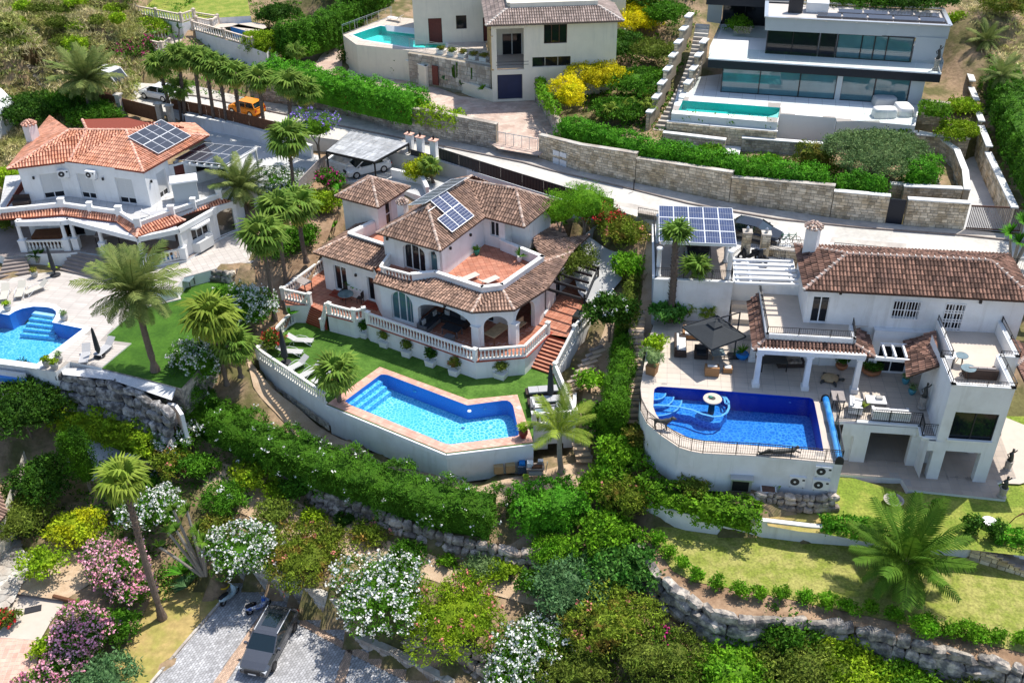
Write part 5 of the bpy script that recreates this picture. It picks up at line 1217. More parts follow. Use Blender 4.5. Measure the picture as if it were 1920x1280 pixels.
for (x,y,z_,s_) in ((1489,515,16.6,.42),(1888,568,17.0,.3)):
 c=P(x,y,z_);o=root('satellite_dish','grey satellite dish on the left gable wall of the right-hand villa' if x<1600 else 'small white satellite dish under the eave at the far right end of the villa','satellite dish',c);m=MB();k_=V(-.3,-.75,.55).normalized();a1=k_.cross(V(0,0,1)).normalized();a2=a1.cross(k_);vs=[tuple(c-k_*.06)]+[tuple(c+(a1*math.cos(t*math.pi/8)+a2*math.sin(t*math.pi/8))*s_+k_*.03) for t in range(16)]
 m.add(vs,[(0,1+i,1+(i+1) % 16) for i in range(16)]);part(m,'dish',M('steel' if x<1600 else 'white_plastic'),o);m=MB();m.bar(c,c+k_*.4-V(0,0,.15),.03);m.bar(c,c-k_*.3+V(.5,0,0),.04);part(m,'arm',M('steel'),o)
a0=P(1430,545,Z2+.35);a1=P(1444,624,Z2+.35);a2=P(1606,636,Z2+.35);a1=a2-dC*5.75;a0=a1+vC*6.2;a3=a2+vC*1.75;w=MB()
for p_,q_ in ((a0,a1),(a1,a2),(a2,a3)):wall(w,p_,q_,Z2-.35,Z2+.35,(),.2,back=True)
wall(w,a0-vC*.4,a0+dC*3-vC*.4,Z2-3,Z2+.8,(),.2,back=True)
part(w,'parapet',M('plaster'),hc);w=MB();q=[V(p.x,p.y,Z2) for p in (a0,a1,a2,a3,MC+dC*4.3,MC,MC+vC*4)];w.poly([tuple(p) for p in q]);part(w,'balcony_floor',M('paving_taupe' if False else 'paving_cream'),hc)
railing('thin iron railing on the left balcony of the right-hand villa',[V(p.x,p.y,Z2+.33) for p in (a0,a1+vC*.1+dC*.1,a2+vC*.1-dC*.1,a3)],h=.55,step=.14,mid=False)
zo_,zi_=14.5,Z2-.02;k1=P(1411,650,zo_);k2=P(1641,669,zo_);k1=k2-dC*7.75
k0=k1+vC*6.0;k3=k2+vC*2.6;i1=V(a1.x,a1.y,zi_);i2=V(a2.x,a2.y,zi_)
roof(hc,[[k1,k2,i2,i1],[k0,k1,i1,V(a0.x,a0.y,zi_)-vC*.3],[k2,k3,V(a3.x,a3.y,zi_)+vC*.9,i2]],[(k1,i1),(k2,i2)],'tile_chestnut','mortar_white')
w=MB()
for x,y in ((1416,723),(1508,729),(1600,734),(1409,675)):
 b=P(x,y,ZD);w=MB();w.box(b,.5,.5,.35,uC);w.box(b+V(0,0,.35),.36,.36,2.3,uC,taper=.85);w.box(b+V(0,0,2.6),.5,.46,.12,uC);part(w,'column',M('plaster'),hc)
cA,cB=P(1416,723,ZD),P(1600,734,ZD);w=MB();w.bar(V(cA.x-.2,cA.y,14.47),V(*(cB+dC*.3)[:2],14.47),.36,.34);w.bar(V(cA.x,cA.y,14.47),V(*(cA+vC*5)[:2],14.47),.36,.34);part(w,'beam',M('plaster'),hc)
w=MB();b0=V(a1.x,a1.y,0)+vC*3.9+dC*.6;b1=b0+dC*7.0;opv=[(1.2,2.2,ZD,ZD+2.2),(3.2,4.6,ZD,ZD+2.2)];wall(w,b0,b1,ZD-.05,Z2-.4,opv);wall(w,b0+vC*2,b0,ZD-.05,Z2-.4)
part(w,'veranda_wall',M('plaster'),hc)
for o_ in opv:frame(hc,b0,b1,o_,'door',panes=2)
ce=MB();ce.poly([tuple(V(p.x,p.y,14.35)) for p in (k1+vC*.6+dC*.5,k2+vC*.6-dC*.4,b1+dC*.0,b0)][::-1]);part(ce,'veranda_ceiling',M('plaster'),hc)
w0=V(MC.x,MC.y,0)+dC*4.6-vC*.45;w1=w0+dC*4.4;opr=ops_px(w0,w1,[(1646,668,1697,692)]);opr=[(opr[0][0],opr[0][1],ZD+.02,ZD+2.3)];w=MB();wall(w,w0,w1,ZD-.05,Z2-.05,opr);part(w,'recess_wall',M('plaster'),hc);frame(hc,w0,w1,opr[0],'glass_door',panes=2)
m=MB();m.poly([tuple(V(*p[:2],Z2-.04)) for p in (w0,w1,w1+vC*.5,w0+vC*.5)]);part(m,'wall_ledge',M('plaster'),hc)
pg=root('pergola','small white slatted pergola between the tiled skirts of the right-hand villa','pergola',P(1640,700,ZD));zg=14.55
for x0_,y0_,x1_,y1_ in ((1654,645,1661,669),(1672,646,1680,670),(1692,646,1700,671),(1712,648,1722,673)):m=MB();m.bar(P(x0_,y0_,zg),P(x1_,y1_,zg),.12,.2);part(m,'slat',M('frame_white'),pg)
m=MB();m.bar(P(1640,671,zg-.15),P(1735,679,zg-.15),.16,.24);part(m,'front_beam',M('frame_white'),pg);m=MB();m.bar(P(1650,645,zg-.15),P(1715,648,zg-.15),.12,.2);part(m,'rear_beam',M('frame_white'),pg)
ZT_=15.85;D_=P(1785,722,ZT_);E_=D_+dC*3.62;C_=D_+vC*3.05;B_=C_+dC*.7;A_=B_+vC*4.2;F_=E_+vC*3.4;G_=F_+dC*1.15;H_=G_+vC*4.1;w=MB()
opt_=ops_px(D_,E_,[(1792,772,1858,829)]);
oppo=[(.72,2.85,ZQ,ZQ+2.35)]
wall(w,D_,E_,ZQ-.1,ZT_,opt_+oppo,.5);wl=C_;opd=[(1.1,2.2,ZD,ZD+2.3)]
wall(w,C_+vC*2.5,D_,ZD-3.2,ZT_,[(2.2,3.2,ZD+.0,ZD+2.2),(4.0,5.0,ZQ,ZQ+2.35)],.5)
wall(w,E_,F_,ZQ-.1,ZT_,[(.5,2.9,ZQ,ZQ+2.3)],.4)
wall(w,F_,G_,ZQ-.1,ZT_);wall(w,G_,H_,ZQ-.1,ZT_)
wall(w,B_+vC*4.2,B_,ZD,ZT_);wall(w,B_,C_,Z2,ZT_)
part(w,'tower_wall',M('plaster'),hc);w=MB()
for p_,q_ in ((D_,E_),(E_,F_),(F_,G_),(G_,H_),(A_,B_),(B_,C_),(C_,D_)):dd,nn=perp(p_,q_);w.bar(V(p_.x,p_.y,ZT_+.03)-nn*.1-dd*.05,V(q_.x,q_.y,ZT_+.03)-nn*.1+dd*.05,.3,.07);w.poly([tuple(V(p_.x,p_.y,zz)-nn*.22) for zz in (ZT_,Z2)]+[tuple(V(q_.x,q_.y,zz)-nn*.22) for zz in (Z2,ZT_)])
part(w,'parapet',M('coping_white'),hc);w=MB();q=[V(p.x,p.y,Z2) for p in (D_,E_,F_,G_,H_+vC*.8,A_+vC*.8,B_,C_)];w.poly([tuple(p) for p in q]);part(w,'roof_terrace_floor',M('paving_cream'),hc)
frame(hc,D_,E_,opt_[0],'window',panes=2,framem='frame_dark',rec=.12)
part(MB().bar(*[V(*(D_+dC*u_+perp(D_,E_)[1]*.05)[:2],opt_[0][2]+.05) for u_ in (opt_[0][0]-.05,opt_[0][1]+.05)],.2,.08),'window_sill',M('coping_white'),hc)
frame(hc,C_+vC*2.5,D_,(2.2,3.2,ZD,ZD+2.2),'shuttered_door',panes=1,glassm='door_white',rec=.1)
rl_=railing('thin iron railing round the roof terrace of the square tower',[V(p.x,p.y,ZT_+.05) for p in (A_,B_,C_,D_,E_,F_,G_,H_)],h=.4,step=.16,mid=False,bw=.012)
m=MB()
for x,y in ((1748,812-20),(1797,821-20)):pass
zs0=14.35;s0=P(1709,618,Z2);s1=P(1739,688,zs0+.1);t0_=V(B_.x,B_.y,Z2+.35)-dC*.05+vC*3.8;t1_=V(C_.x,C_.y,Z2+.35)-dC*.05;s1=t1_-dC*1.75-vC*.3;s0=t0_-dC*1.9;s0.z=s1.z=zs0
roof(hc,[[s0,s1,t1_-vC*.3,t0_]],[],'tile_chestnut')
r0=V(F_.x,F_.y,Z2+.3)+dC*.05;r1=r0+dC*2.4;roof(hc,[[V(G_.x,G_.y,Z2+.25)-vC*3.3,V(G_.x,G_.y,14.3)-vC*3.5+dC*2,V(G_.x,G_.y,14.3)+dC*2+vC*3.8,V(G_.x,G_.y,Z2+.25)+vC*3.8][::1]],[(V(G_.x,G_.y,Z2+.3)+vC*0,V(G_.x,G_.y,14.4)+dC*1.9+vC*3)],'tile_chestnut','mortar_white')
z0_=ZQ;p0_=P(1597,865,ZQ);p0_=V(p0_.x,p0_.y,0);L_=3.9;p1_=p0_+dC*L_;w=MB();wall(w,p0_-dC*1.0,p1_,ZQ-.1,ZD-.02,[(.15,.8,ZQ,ZQ+2.1),(1.75,4.35,ZQ,ZQ+2.5)],.45)
wall(w,p1_,p1_-vC*1.2+dC*.1,ZQ-.1,ZD-.02);wall(w,p1_-vC*1.2+dC*.1,p1_-vC*1.2+dC*1.0,ZD-.8,ZD-.02)
part(w,'lower_wall',M('plaster'),hc)
w=MB();wall(w,p0_-dC*1+vC*4,p0_+dC*8.5+vC*4,ZQ-.1,ZD-.1,[(1.9,4.2,ZQ,ZQ+2.1)]);part(w,'patio_back_wall',M('plaster'),hc);frame(hc,p0_-dC*1+vC*4,p0_+dC*8.5+vC*4,(1.9,4.2,ZQ,ZQ+2.1),'glass_door',panes=3)
frame(hc,p0_-dC*1.0,p1_,(.15,.8,ZQ,ZQ+2.1),'door',panes=1,glassm='door_white')
for q in (D_+vC*3.0+dC*.0,D_+vC*3.2+dC*3.2):w=MB();w.box(V(q.x,q.y,ZQ),.4,.4,2.8,uC);part(w,'pillar',M('plaster'),hc)
ce=MB();ce.poly([tuple(V(p.x,p.y,ZD-.15)) for p in (D_,E_,E_+vC*5,D_+vC*5)][::-1]);part(ce,'patio_ceiling',M('plaster'),hc)
ed=MB();ee=PP([(1606,790),(1725,799),(1729,819),(1757,821)],ZD)
for a,b in zip(ee,ee[1:]):ed.bar(a+V(0,0,.03),b+V(0,0,.03),.3,.1)
part(ed,'balcony_edge',M('coping_white'),hc)
railing('black iron railing along the sofa terrace, above the two white wall ornaments',[p+V(0,.06,.05) for p in ee],h=.95,step=.13)
railing('black iron railing between the sofa terrace and the pool cover roller',PP([(1606,788),(1572,786),(1566,760)],ZD),h=.95,step=.14)
for x,y in ((1622,800),(1716,808)):
 u_,z_=onwall(ee[0],ee[1],x,y);q=ee[0]+dC*u_;m=MB();d,n=perp(ee[0],ee[1]);q=V(ee[0].x,ee[0].y,z_)+d*u_+n*.12;m.lathe(q+V(0,0,-.35),[(.1,0),(.15,.15),(.1,.35),(.04,.5),(.06,.55)],8);single(m,'wall_ornament',M('white_plastic'),'white bird-shaped ornament on the terrace edge, '+('left one near the yucca' if x<1700 else 'right one near the corner rail'),'wall ornament',smooth=True)
# ---- carport on its white plinth
fp=[P(1224,523,ZD+3.4),P(1371,530,15)];f0=P(1227,523,15);f1_=f0+V(math.cos(math.radians(-6.8)),math.sin(math.radians(-6.8)),0)*5.6;dK=(f1_-f0).normalized();vK=V(-dK.y,dK.x,0);b0_=f0+vK*8.5;b1_=f1_+vK*8.5
platform('carport_deck',[f0,f1_,b1_,b0_],15,10.8,'paving_taupe','plaster',tile=(math.radians(-6.8),.6,.6,'grout'))
m=MB()
for a,b in ((b0_,f0),(f0,f1_),(f1_,b1_)):m.bar(a+V(0,0,.04),b+V(0,0,.04),.3,.1)
struct(m,'carport_kerb',M('coping_white'))
cp_=root('carport','white columned carport roofed with three rows of five solar panels','carport',f0);zc0,zc1=17.35,17.75
for q in (f0+dK*.25+vK*.4,f1_-dK*.35+vK*.4,f0+dK*.25+vK*5.6,f1_-dK*.35+vK*5.6,f1_-dK*.35+vK*3):m=MB();m.lathe(V(q.x,q.y,15),[(.24,0),(.24,.12),(.17,.16),(.16,2.15),(.24,2.25),(.24,2.35)],12);part(m,'column',M('plaster'),cp_,smooth=True)
k=P(1236,453,zc0);du=dK*1.10;dv=vK*1.68;dv.z=(zc1-zc0)/3
m=MB()
for j in range(4):m.bar(k+dv*j-V(0,0,.1)+dK*.1,k+dv*j-V(0,0,.1)+du*5,.1,.14)
for i in (.3,4.7):m.bar(k+du*i-V(0,0,.22),k+du*i+dv*3-V(0,0,.22),.12,.16)
part(m,'roof_beam',M('frame_white'),cp_)
panels('fifteen framed blue solar panels forming the carport roof',k,du,dv,5,3,cells=(6,2),gap=.03)
railing('black iron railing in front of the carport, behind the two tall palms',[b0_+V(0,0,.05),f0+V(.08,.08,.05),f1_+V(-.08,.08,.05),f1_+vK*6],h=.85,step=.14)
w=MB();q0=P(1375,598,ZD)
lv=root('garden_steps','pale paved steps and low white walls between carport and right-hand villa','steps',q0)
for i in range(7):z_=ZD+.45*(i+1);c=f1_+dK*.9-vK*(1.6-1.3*i);m=MB();m.box(V(c.x,c.y,ZD),1.5,1.3,z_-ZD,uC);part(m,'step_block',M('paving_cream'),lv)
pgw=root('pergola','white flat-slatted pergola behind the left balcony of the right-hand villa','pergola',P(1440,520,15))
for i in range(6):y_=487+i*8.6;m=MB();m.bar(P(1374+.8*i,y_,17.0),P(1487+2*i,y_+4,17.0),.16,.16);part(m,'slat',M('frame_white'),pgw)
for x,y in ((1376,498),(1400,500),(1478,506)):m=MB();m.bar(P(x,y-14,16.86),P(x+8,y+32,16.86),.14,.18);part(m,'beam',M('frame_white'),pgw)
m=MB();m.prism([f1_+dK*.1+vK*1,f1_+dK*4.6-vK*.2+vK*1,f1_+dK*4.8+vK*9,f1_+dK*.1+vK*8.2],12,15.02);struct(m,'entrance_court',M('paving_white'))
for i,(x,y,lb) in enumerate(((1396,480,'left'),(1431,483,'right'))):
 b=P(x,y,15);m=root('gate_pillar',lb+' stone gate pillar beside the black parked car, with a small lantern','pillar',b);st=MB();
 for k_ in range(4):a=uC+k_*math.pi/2;c0=b+V(math.cos(a-math.pi/4),math.sin(a-math.pi/4),0)*-.42;c1_=b+V(math.cos(a+math.pi/4),math.sin(a+math.pi/4),0)*-.42;masonry(st,c1_,c0,15,15,17.0,17.0,.3,.22,.03) if False else masonry(st,c0,c1_,15,15,17.0,17.0,.3,.22,.03)
 c=MB();c.box(b,.56,.56,2.0,uC);part(c,'core',M('joint'),m);part(st,'stones',M('stone_cream'),m,stuff=True);c=MB();c.box(b+V(0,0,2.0),.72,.72,.1,uC);part(c,'cap',M('stone_pale'),m);c=MB();c.lathe(b+V(0,0,2.1),[(.06,0),(.12,.05),(.12,.3),(.04,.4)],8);part(c,'lantern',M('steel'),m)
g0,g1,g2=P(1441,481,15),P(1510,488,15),P(1490,486,15)
stonewall('low stone wall under the street railing, left of the right-hand villa chimney',[(g0.x,g0.y,14.2,15.6),(g1.x+.3,g1.y,14.2,15.6)],cap='stone_pale')
railing('iron street railing on the low stone wall beside the gate pillars',[V(g0.x,g0.y+.2,15.7),V(g1.x+.3,g1.y+.2,15.7)],h=.8,step=.16,mid=False)
fz=[P(x,y,15)+V(0,.0,0) for x,y in ((1560,484),(1680,495),(1800,505),(1900,515),(1990,524))]
railing('spiked iron fence along the road behind the chestnut roof',fz,h=1.3,step=.16);m=MB()
for a,b in zip(fz,fz[1:]):m.bar(a-V(0,0,.3),b-V(0,0,.3),.3,.7)
struct(m,'fence_footing',M('plaster'))
q0,q1=P(1202,412,15),P(1240,418,15);railing('iron street railing left of the solar carport',[P(1196,406,15.4),P(1238,414,15.4)],h=.8,step=.16,mid=False)
stonewall('low rubble wall under the street railing left of the solar carport',[(P(1196,408,15).x,P(1196,408,15).y,13.5,15.35),(P(1240,416,15).x,P(1240,416,15).y,13.5,15.35)],sw=.4,sh=.3,m='stone_grey',cap='stone_grey')
railing('low iron railing across the entrance court, behind the white slats',PP([(1374,492),(1392,480)],15)+PP([(1432,478),(1470,490)],15),h=.85,step=.14)
# ================= left-hand villa with the orange roofs =================
ZS,ZK,ZB,ZRe=10.5,11.6,14.7,17.9
deckA=PP([(-60,500),(0,525),(58,514),(110,508),(180,520),(300,548),(327,535),(340,560),(255,580),(200,628),(208,638),(246,643),(190,689),(131,678),(117,689),(104,697),(70,692),(47,682),(-60,672)],ZS)
watA=PP([(-60,586),(0,588.5),(17,591),(28,584),(42,578.7),(63,575),(87,576),(98.4,578.7),(104.8,583.6),(105.5,589),(102.7,596),(97.7,604.7),(155.4,616.6),(69,682),(47.8,678.5),(-60,665)],ZS)
platform('pool_terrace',deckA,ZS,6.5,'paving_pale','plaster',holes=[watA],tile=(math.radians(-10),1.2,.3,'grout'))
cA_=sum(watA,Vector())/len(watA)
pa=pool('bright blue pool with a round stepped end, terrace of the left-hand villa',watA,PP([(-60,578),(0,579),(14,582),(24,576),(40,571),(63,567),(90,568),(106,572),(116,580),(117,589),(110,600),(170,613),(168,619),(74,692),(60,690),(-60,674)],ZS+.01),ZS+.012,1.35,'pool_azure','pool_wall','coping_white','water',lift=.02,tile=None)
for i in range(5):
 l0,l1=(64-7*i,578+5.5*i),(103-.6*i,584+5.5*i);m=MB();a,b=P(*l0,ZS),P(*l1,ZS);d,n=perp(a,b);z_=ZS-.25-.2*i;m.prism([a,b,b+n*.45,a+n*.45],ZS-1.34,z_);part(m,'pool_step',M('coping_white' if i==0 else 'pool_azure'),pa);m=MB();m.prism([a+n*.36,b+n*.36,b+n*.45,a+n*.45],z_,z_+.01);part(m,'step_edge',M('pool_wall'),pa)
m=MB();m.prism(PP([(-60,676),(0,682),(44,690),(46,703),(0,697),(-60,690)],10.1),9.2,9.6);part(m,'overflow_trough',M('pool_wall'),pa)
m=MB();m.bar(P(-60,690,9.7),P(48,706,9.7),.25,.5);part(m,'trough_wall',M('plaster'),pa)
lawnA=PP([(246,643),(208,638),(200,628),(255,580),(327,535),(380,527),(430,522),(470,540),(420,640),(340,728),(280,712),(190,690)],10.42)
platform('artificial_lawn',lawnA,10.42,8.0,'turf_dark','rock_pale')
drape('white_gravel_strip',[(117,690),(190,694),(325,734),(322,752),(210,718),(125,705)],10.1,'white_gravel',lift=.1) if False else None
s=MB();bed(s,PP([(113,690),(190,690),(330,727),(322,750),(210,712),(118,702)],10.3),10.3);struct(s,'white_gravel_strip',M('white_gravel'))
rockwall('wall of grey boulders under the white gravel strip, left-hand villa',[p for p in PP([(112,702),(160,710),(215,722),(270,742),(318,768)],9.9)],10.1,7.2,(.95,.75),'rock')
o=wallrun('narrow white wall closing the right end of the boulder wall',[P(312,758,9.6),P(326,760,9.6),P(338,778,9.6)],9.6,7.4)
porch=PP([(8,482),(48,477),(130,474),(147,472),(190,478),(268,500),(350,487),(410,447),(446,431),(460,400),(430,350),(0,400),(-20,470)],ZK)
platform('porch_floor',porch,ZK,10.3,'step_taupe','plaster',tile=(.1,.5,.5,'grout'))
platform('garden_path',PP([(350,487),(446,431),(470,450),(480,500),(420,500),(345,520),(330,540),(300,548),(270,520),(268,500)],11.4),11.4,10.2,'paving_pale','plaster',tile=(.5,.5,.5,'grout'))
def wide_steps(label,ta,tb,ba,bb,n,m_='step_taupe'):
 return stairs(label,P(*ta,ZK),P(*tb,ZK),P(*ba,ZS),P(*bb,ZS),ZK,ZS,n,m_,'step_taupe',nos=.02)
wide_steps('dark stone steps at the left edge of the orange-roofed villa',(8,482),(48,477),(-2,522),(58,513),5)
wide_steps('broad dark stone steps in the middle of the orange-roofed villa porch',(133,470),(262,496),(113,507),(290,548),5)
ha=root('villa','white villa with bright orange tiled roofs and a columned porch, left side of the view','house',P(140,466,ZK))
pe=[(-4,401),(116.7,389),(224,404),(259,426),(322,403),(412,372),(438,360)];PB=[V(*P(x,y,ZB+.1)[:2],0) for x,y in pe]
w=MB();cp=MB()
for a,b in zip(PB,PB[1:]):wall(w,a,b,ZB-.3,ZB+.45,(),.2,back=True);d,n=perp(a,b);cp.bar(V(a.x,a.y,ZB+.48)-n*.1,V(b.x,b.y,ZB+.48)-n*.1,.26,.07)
for i,q in enumerate(PB[:-1]):w.box(V(q.x,q.y+.1,ZB),.5,.34,.85,0);cp.box(V(q.x,q.y+.1,ZB+.85),.56,.4,.07,0)
for a,b,t in ((PB[1],PB[2],.5),(PB[4],PB[5],.45)):q=a.lerp(b,t);w.box(V(q.x,q.y+.1,ZB),.4,.32,.85,0);cp.box(V(q.x,q.y+.1,ZB+.85),.46,.38,.07,0)
part(w,'balcony_parapet',M('plaster'),ha);part(cp,'parapet_coping',M('coping_white'),ha)
w=MB();bed(w,[V(p.x,p.y,0) for p in PB]+[V(*P(430,300,ZB)[:2],0),V(*P(10,330,ZB)[:2],0)],ZB-.01);bf=part(w,'balcony_floor',M('grout'),ha);w=MB();slabs(w,[V(p.x,p.y,0) for p in PB]+[V(*P(430,300,ZB)[:2],0),V(*P(10,330,ZB)[:2],0)],ZB-.01,.2,.6,.6,lift=.01,off=False);part(w,'floor_tiles',M('concrete'),bf,stuff=True)
pl=[(-12,412),(116.7,402.5),(218,415),(255.6,445),(348,413.5)];zs_=14.4;SK=[V(*P(x,y,zs_)[:2],zs_) for x,y in pl];TP=[V(p.x,p.y,ZB+.12) for p in PB]
fc=[]
for i in range(4):fc+=[[SK[i],SK[i+1],TP[i+1]],[SK[i],TP[i+1],TP[i]]] if i<3 else [[SK[3],SK[4],TP[4]],[SK[3],TP[4],TP[3]]]
roof(ha,fc,[(SK[1],TP[1]),(SK[2],TP[2]),(SK[3],TP[3]),(SK[4],TP[4])],'tile_orange')
s5,s6=V(*P(338,405,zs_)[:2],zs_),V(*P(436,377,zs_)[:2],zs_);roof(ha,[[s5,s6,V(TP[5].x,TP[5].y,ZB+.12),TP[4]]],[],'tile_orange')
roof(ha,[[V(*P(0,402,ZB)[:2],ZB-.2),V(*P(-30,420,14)[:2],13.8),V(*P(40,345,15.2)[:2],14.6),V(*P(47,342,15.2)[:2],15.6)]],[],'tile_orange')
BC=[P(48,470,ZK),P(129,468,ZK),P(146,466,ZK),P(197,474,ZK),P(272,500,ZK),P(346,484,ZK)];zb_=14.16
w=MB()
for a,b in ((BC[0],BC[1]),(BC[2],BC[4]),(BC[4],BC[5]),(BC[1],BC[2]),(BC[0],BC[0]+V(.3,4,0)),(BC[5],P(409,447,ZK))):w.bar(V(a.x,a.y,zb_),V(b.x,b.y,zb_),.34,.42)
part(w,'porch_beam',M('plaster'),ha)
for i,q in enumerate(BC):
 w=MB();ped=1.0;w.box(q,.55,.55,ped);w.box(q+V(0,0,ped),.62,.62,.08);w.lathe(q+V(0,0,ped+.08),[(.2,0),(.17,.1),(.15,1.22),(.2,1.3)],12);part(w,'column',M('plaster'),ha)
for (a,b,lb) in ((BC[0],BC[1],'left'),(BC[4],BC[5],'right')):d,n=perp(a,b);balustrade('white balustrade between the columns at the '+lb+' end of the orange-roofed porch',[a+d*.3,b-d*.3],(),h=.95,step=.3,bw=1.3)
i0,i1,i2=P(60,445,ZK),P(215,440,ZK),P(330,452,ZK);w=MB();opi=[(.5,1.6,ZK+.9,ZK+2.0),(2.8,4.6,ZK,ZK+2.2)];wall(w,i0,i1,ZK-.1,ZB-.1,opi);wall(w,i1,i2,ZK-.1,ZB-.1,[(1.0,3.2,ZK,ZK+2.2)])
g0_,g1_=P(346,484,ZK)+V(.1,.15,0),P(409,447,ZK);Lg=(g1_-g0_).length;wall(w,g0_,g1_,ZK-.1,ZB-.3,[(.28*Lg,.8*Lg,ZK+.95,ZK+2.05)])
g2_=P(446,431,ZK)+V(.2,0,0);L2=(g2_-g1_).length;wall(w,g1_,g2_,ZK-.1,ZB-.3,[(.12*L2,.9*L2,ZK,ZK+2.35,.3)],.4,back=True);wall(w,g1_+V(.8,2.6,0),g2_+V(1.5,2,0),ZK,ZB,[(1.2,2.0,ZK+1,ZK+2.1)])
wall(w,g2_,g2_+V(2,4.5,0),ZK-.1,ZB-.1,[(1,2.6,ZK,ZK+2.2,.5)],.3,back=True)
part(w,'ground_floor_wall',M('plaster'),ha);frame(ha,i0,i1,opi[0],'window');frame(ha,i0,i1,opi[1],'glass_door');frame(ha,i1,i2,(1.0,3.2,ZK,ZK+2.2),'glass_door')
frame(ha,g0_,g1_,(.28*Lg,.8*Lg,ZK+.95,ZK+2.05),'bay_window',panes=3);d,n=perp(g0_,g1_)
m=MB();q=[g0_+d*(.22*Lg),g0_+d*(.32*Lg)+n*.5,g0_+d*(.75*Lg)+n*.5,g0_+d*(.86*Lg)];m.prism(q,ZK,ZK+.85);part(m,'bay_base',M('plaster_grey'),ha);m=MB();m.prism(q,ZK+2.1,ZK+2.25);part(m,'bay_hood',M('plaster'),ha)
frame(ha,g1_,g2_,(.12*L2,.9*L2,ZK,ZK+2.35,.3),'porch_arch',panes=1,glassm='clear_glass',rec=.2)
ce=MB();ce.poly([tuple(V(p.x,p.y,14.2)) for p in (BC[0],BC[2],BC[4],BC[5],i2,i1,i0)][::-1]);part(ce,'porch_ceiling',M('plaster'),ha)
W0,W1,W2,W3=P(52,378,ZB),P(130,368,ZB),P(284,388,ZB),P(326,357,ZB);W4=P(420,330,ZB)
w=MB();o1=ops_px(W0,W1,[(72,328,128,368)]);o2=ops_px(W1,W2,[(142,325,182,373),(214,333,256,378)]);o3=ops_px(W2,W3,[(292,327,320,366)])
fx=lambda l:[(o[0],o[1],ZB+.02,min(o[3],ZRe-.4)) for o in l]
o1,o2,o3=fx(o1),fx(o2),fx(o3);o1=[(o1[0][0],min(o1[0][1],(W1-W0).length-.3),o1[0][2],o1[0][3])]
wall(w,W0,W1,ZB-.1,ZRe,o1);wall(w,W1,W2,ZB-.1,ZRe,o2);wall(w,W2,W3,ZB-.1,ZRe,o3);wall(w,W0+V(-1.2,7,0),W0,ZB-2.6,ZRe);o4=[(.4,1.3,ZB,ZB+2.1),(2.3,3.6,ZB+1.0,ZB+2.0),(4.2,5.2,ZB+.0,ZB+2.0)];wall(w,W3,W4,ZB-.1,ZRe-.9,o4);part(w,'upper_wall',M('plaster'),ha)
for a,b,ol in ((W0,W1,o1),(W1,W2,o2),(W2,W3,o3)):
 for o_ in ol:frame(ha,a,b,o_,'shuttered_window',panes=2,shutter=.78)
for o_ in o4:frame(ha,W3,W4,o_,'brown_window',panes=1,framem='frame_brown',glassm='door_brown' if o_ is o4[0] else 'glass')
R={k:P(x,y,z) for k,(x,y,z) in dict(a=(13,317,ZRe),b=(129,303,ZRe),c=(269,323,ZRe),d=(392,254,ZRe),p=(130,243,19.5),q=(163,243,19.5),r=(236,243,19.5),s=(281,231,19.5),e=(92,240,ZRe),t=(154,224,19.5),u=(239,221,19.5),v=(345,238,18.6)).items()}
roof(ha,[[R['a'],R['b'],R['q'],R['p']],[R['b'],R['c'],R['r'],R['q']],[R['c'],R['d'],R['r']],[R['d'],V(R['d'].x,R['d'].y,17.7)+V(-2.2,3.4,0),R['r']+V(1,2.5,-.4),R['r']],[R['e']+V(-1,3,0),R['a'],R['p']]],[(R['a'],R['p']),(R['b'],R['q']),(R['c'],R['r']),(R['p'],R['r']),(R['r'],R['d'])],'tile_orange')
roof(ha,[[R['q'],R['r'],R['u'],R['t']],[R['r'],R['v'],R['s'],R['u']],[P(205,236,18.9),P(345,238,18.5),P(282,229,19.2)]],[(R['q'],R['t'])],'tile_orange')
bx_=P(64,266,17.9);chimney(ha,V(bx_.x,bx_.y,17.9),.85,1.5,'tile_orange_ridge')
def ac_unit():
 o=root('air_conditioner','','air conditioner');m=MB();m.box((0,0,0),.9,.36,.68);part(m,'case',M('white_plastic'),o);m=MB();m.tube([(-.14,-.181,.35),(-.14,-.2,.35)],.25,16);g=part(m,'fan_grille',M('dark_metal'),o);m=MB();m.tube([(-.14,-.2,.35),(-.14,-.215,.35)],.07,10);part(m,'hub',M('white_plastic'),g);m=MB();m.box((.32,-.182,.45),.14,.01,.12);part(m,'badge',M('dark_metal'),o);m=MB()
 for x in (-.35,.35):m.box((x,.05,-.12),.05,.4,.12)
 part(m,'bracket',M('steel'),o,stuff=True);return o
for (a,b,x,y,lb) in ((W0,W1,121,330,'white air conditioner high on the orange-roofed villa, over the left shutter'),(W1,W2,176,332,'white air conditioner on the orange-roofed villa wall, right of the first one')):u_,z_=onwall(a,b,x,y);d,n=perp(a,b);q=V(a.x,a.y,z_)+d*u_+n*.25;place('ac',ac_unit,q,math.atan2(d.y,d.x),1,lb,'air conditioners on the walls')
for a,b,x,y in ((W0,W1,63,333),(W1,W2,194,335),(W2,W3,282,340),(BC[2],BC[4],128,411)):u_,z_=onwall(a,b,x,y);d,n=perp(a,b);q=V(a.x,a.y,z_)+d*u_+n*.1;m=MB();m.box((q.x,q.y,z_-.1),.14,.14,.22);part(m,'wall_lamp',M('iron'),ha)
rn_=(R['d']-R['c']).normalized();upv=(R['r']-R['c']);upv-=rn_*upv.dot(rn_);upv.normalize();nn_=rn_.cross(upv).normalized();nn_=nn_ if nn_.z>0 else-nn_
panels('block of dark solar panels on the right slope of the orange roof',R['c']+rn_*2.7+upv*.75+nn_*.2,rn_*1.05,upv*1.6,4,2,m='pv_dark',cells=(1,2),skip=((3,1),) if False else ())
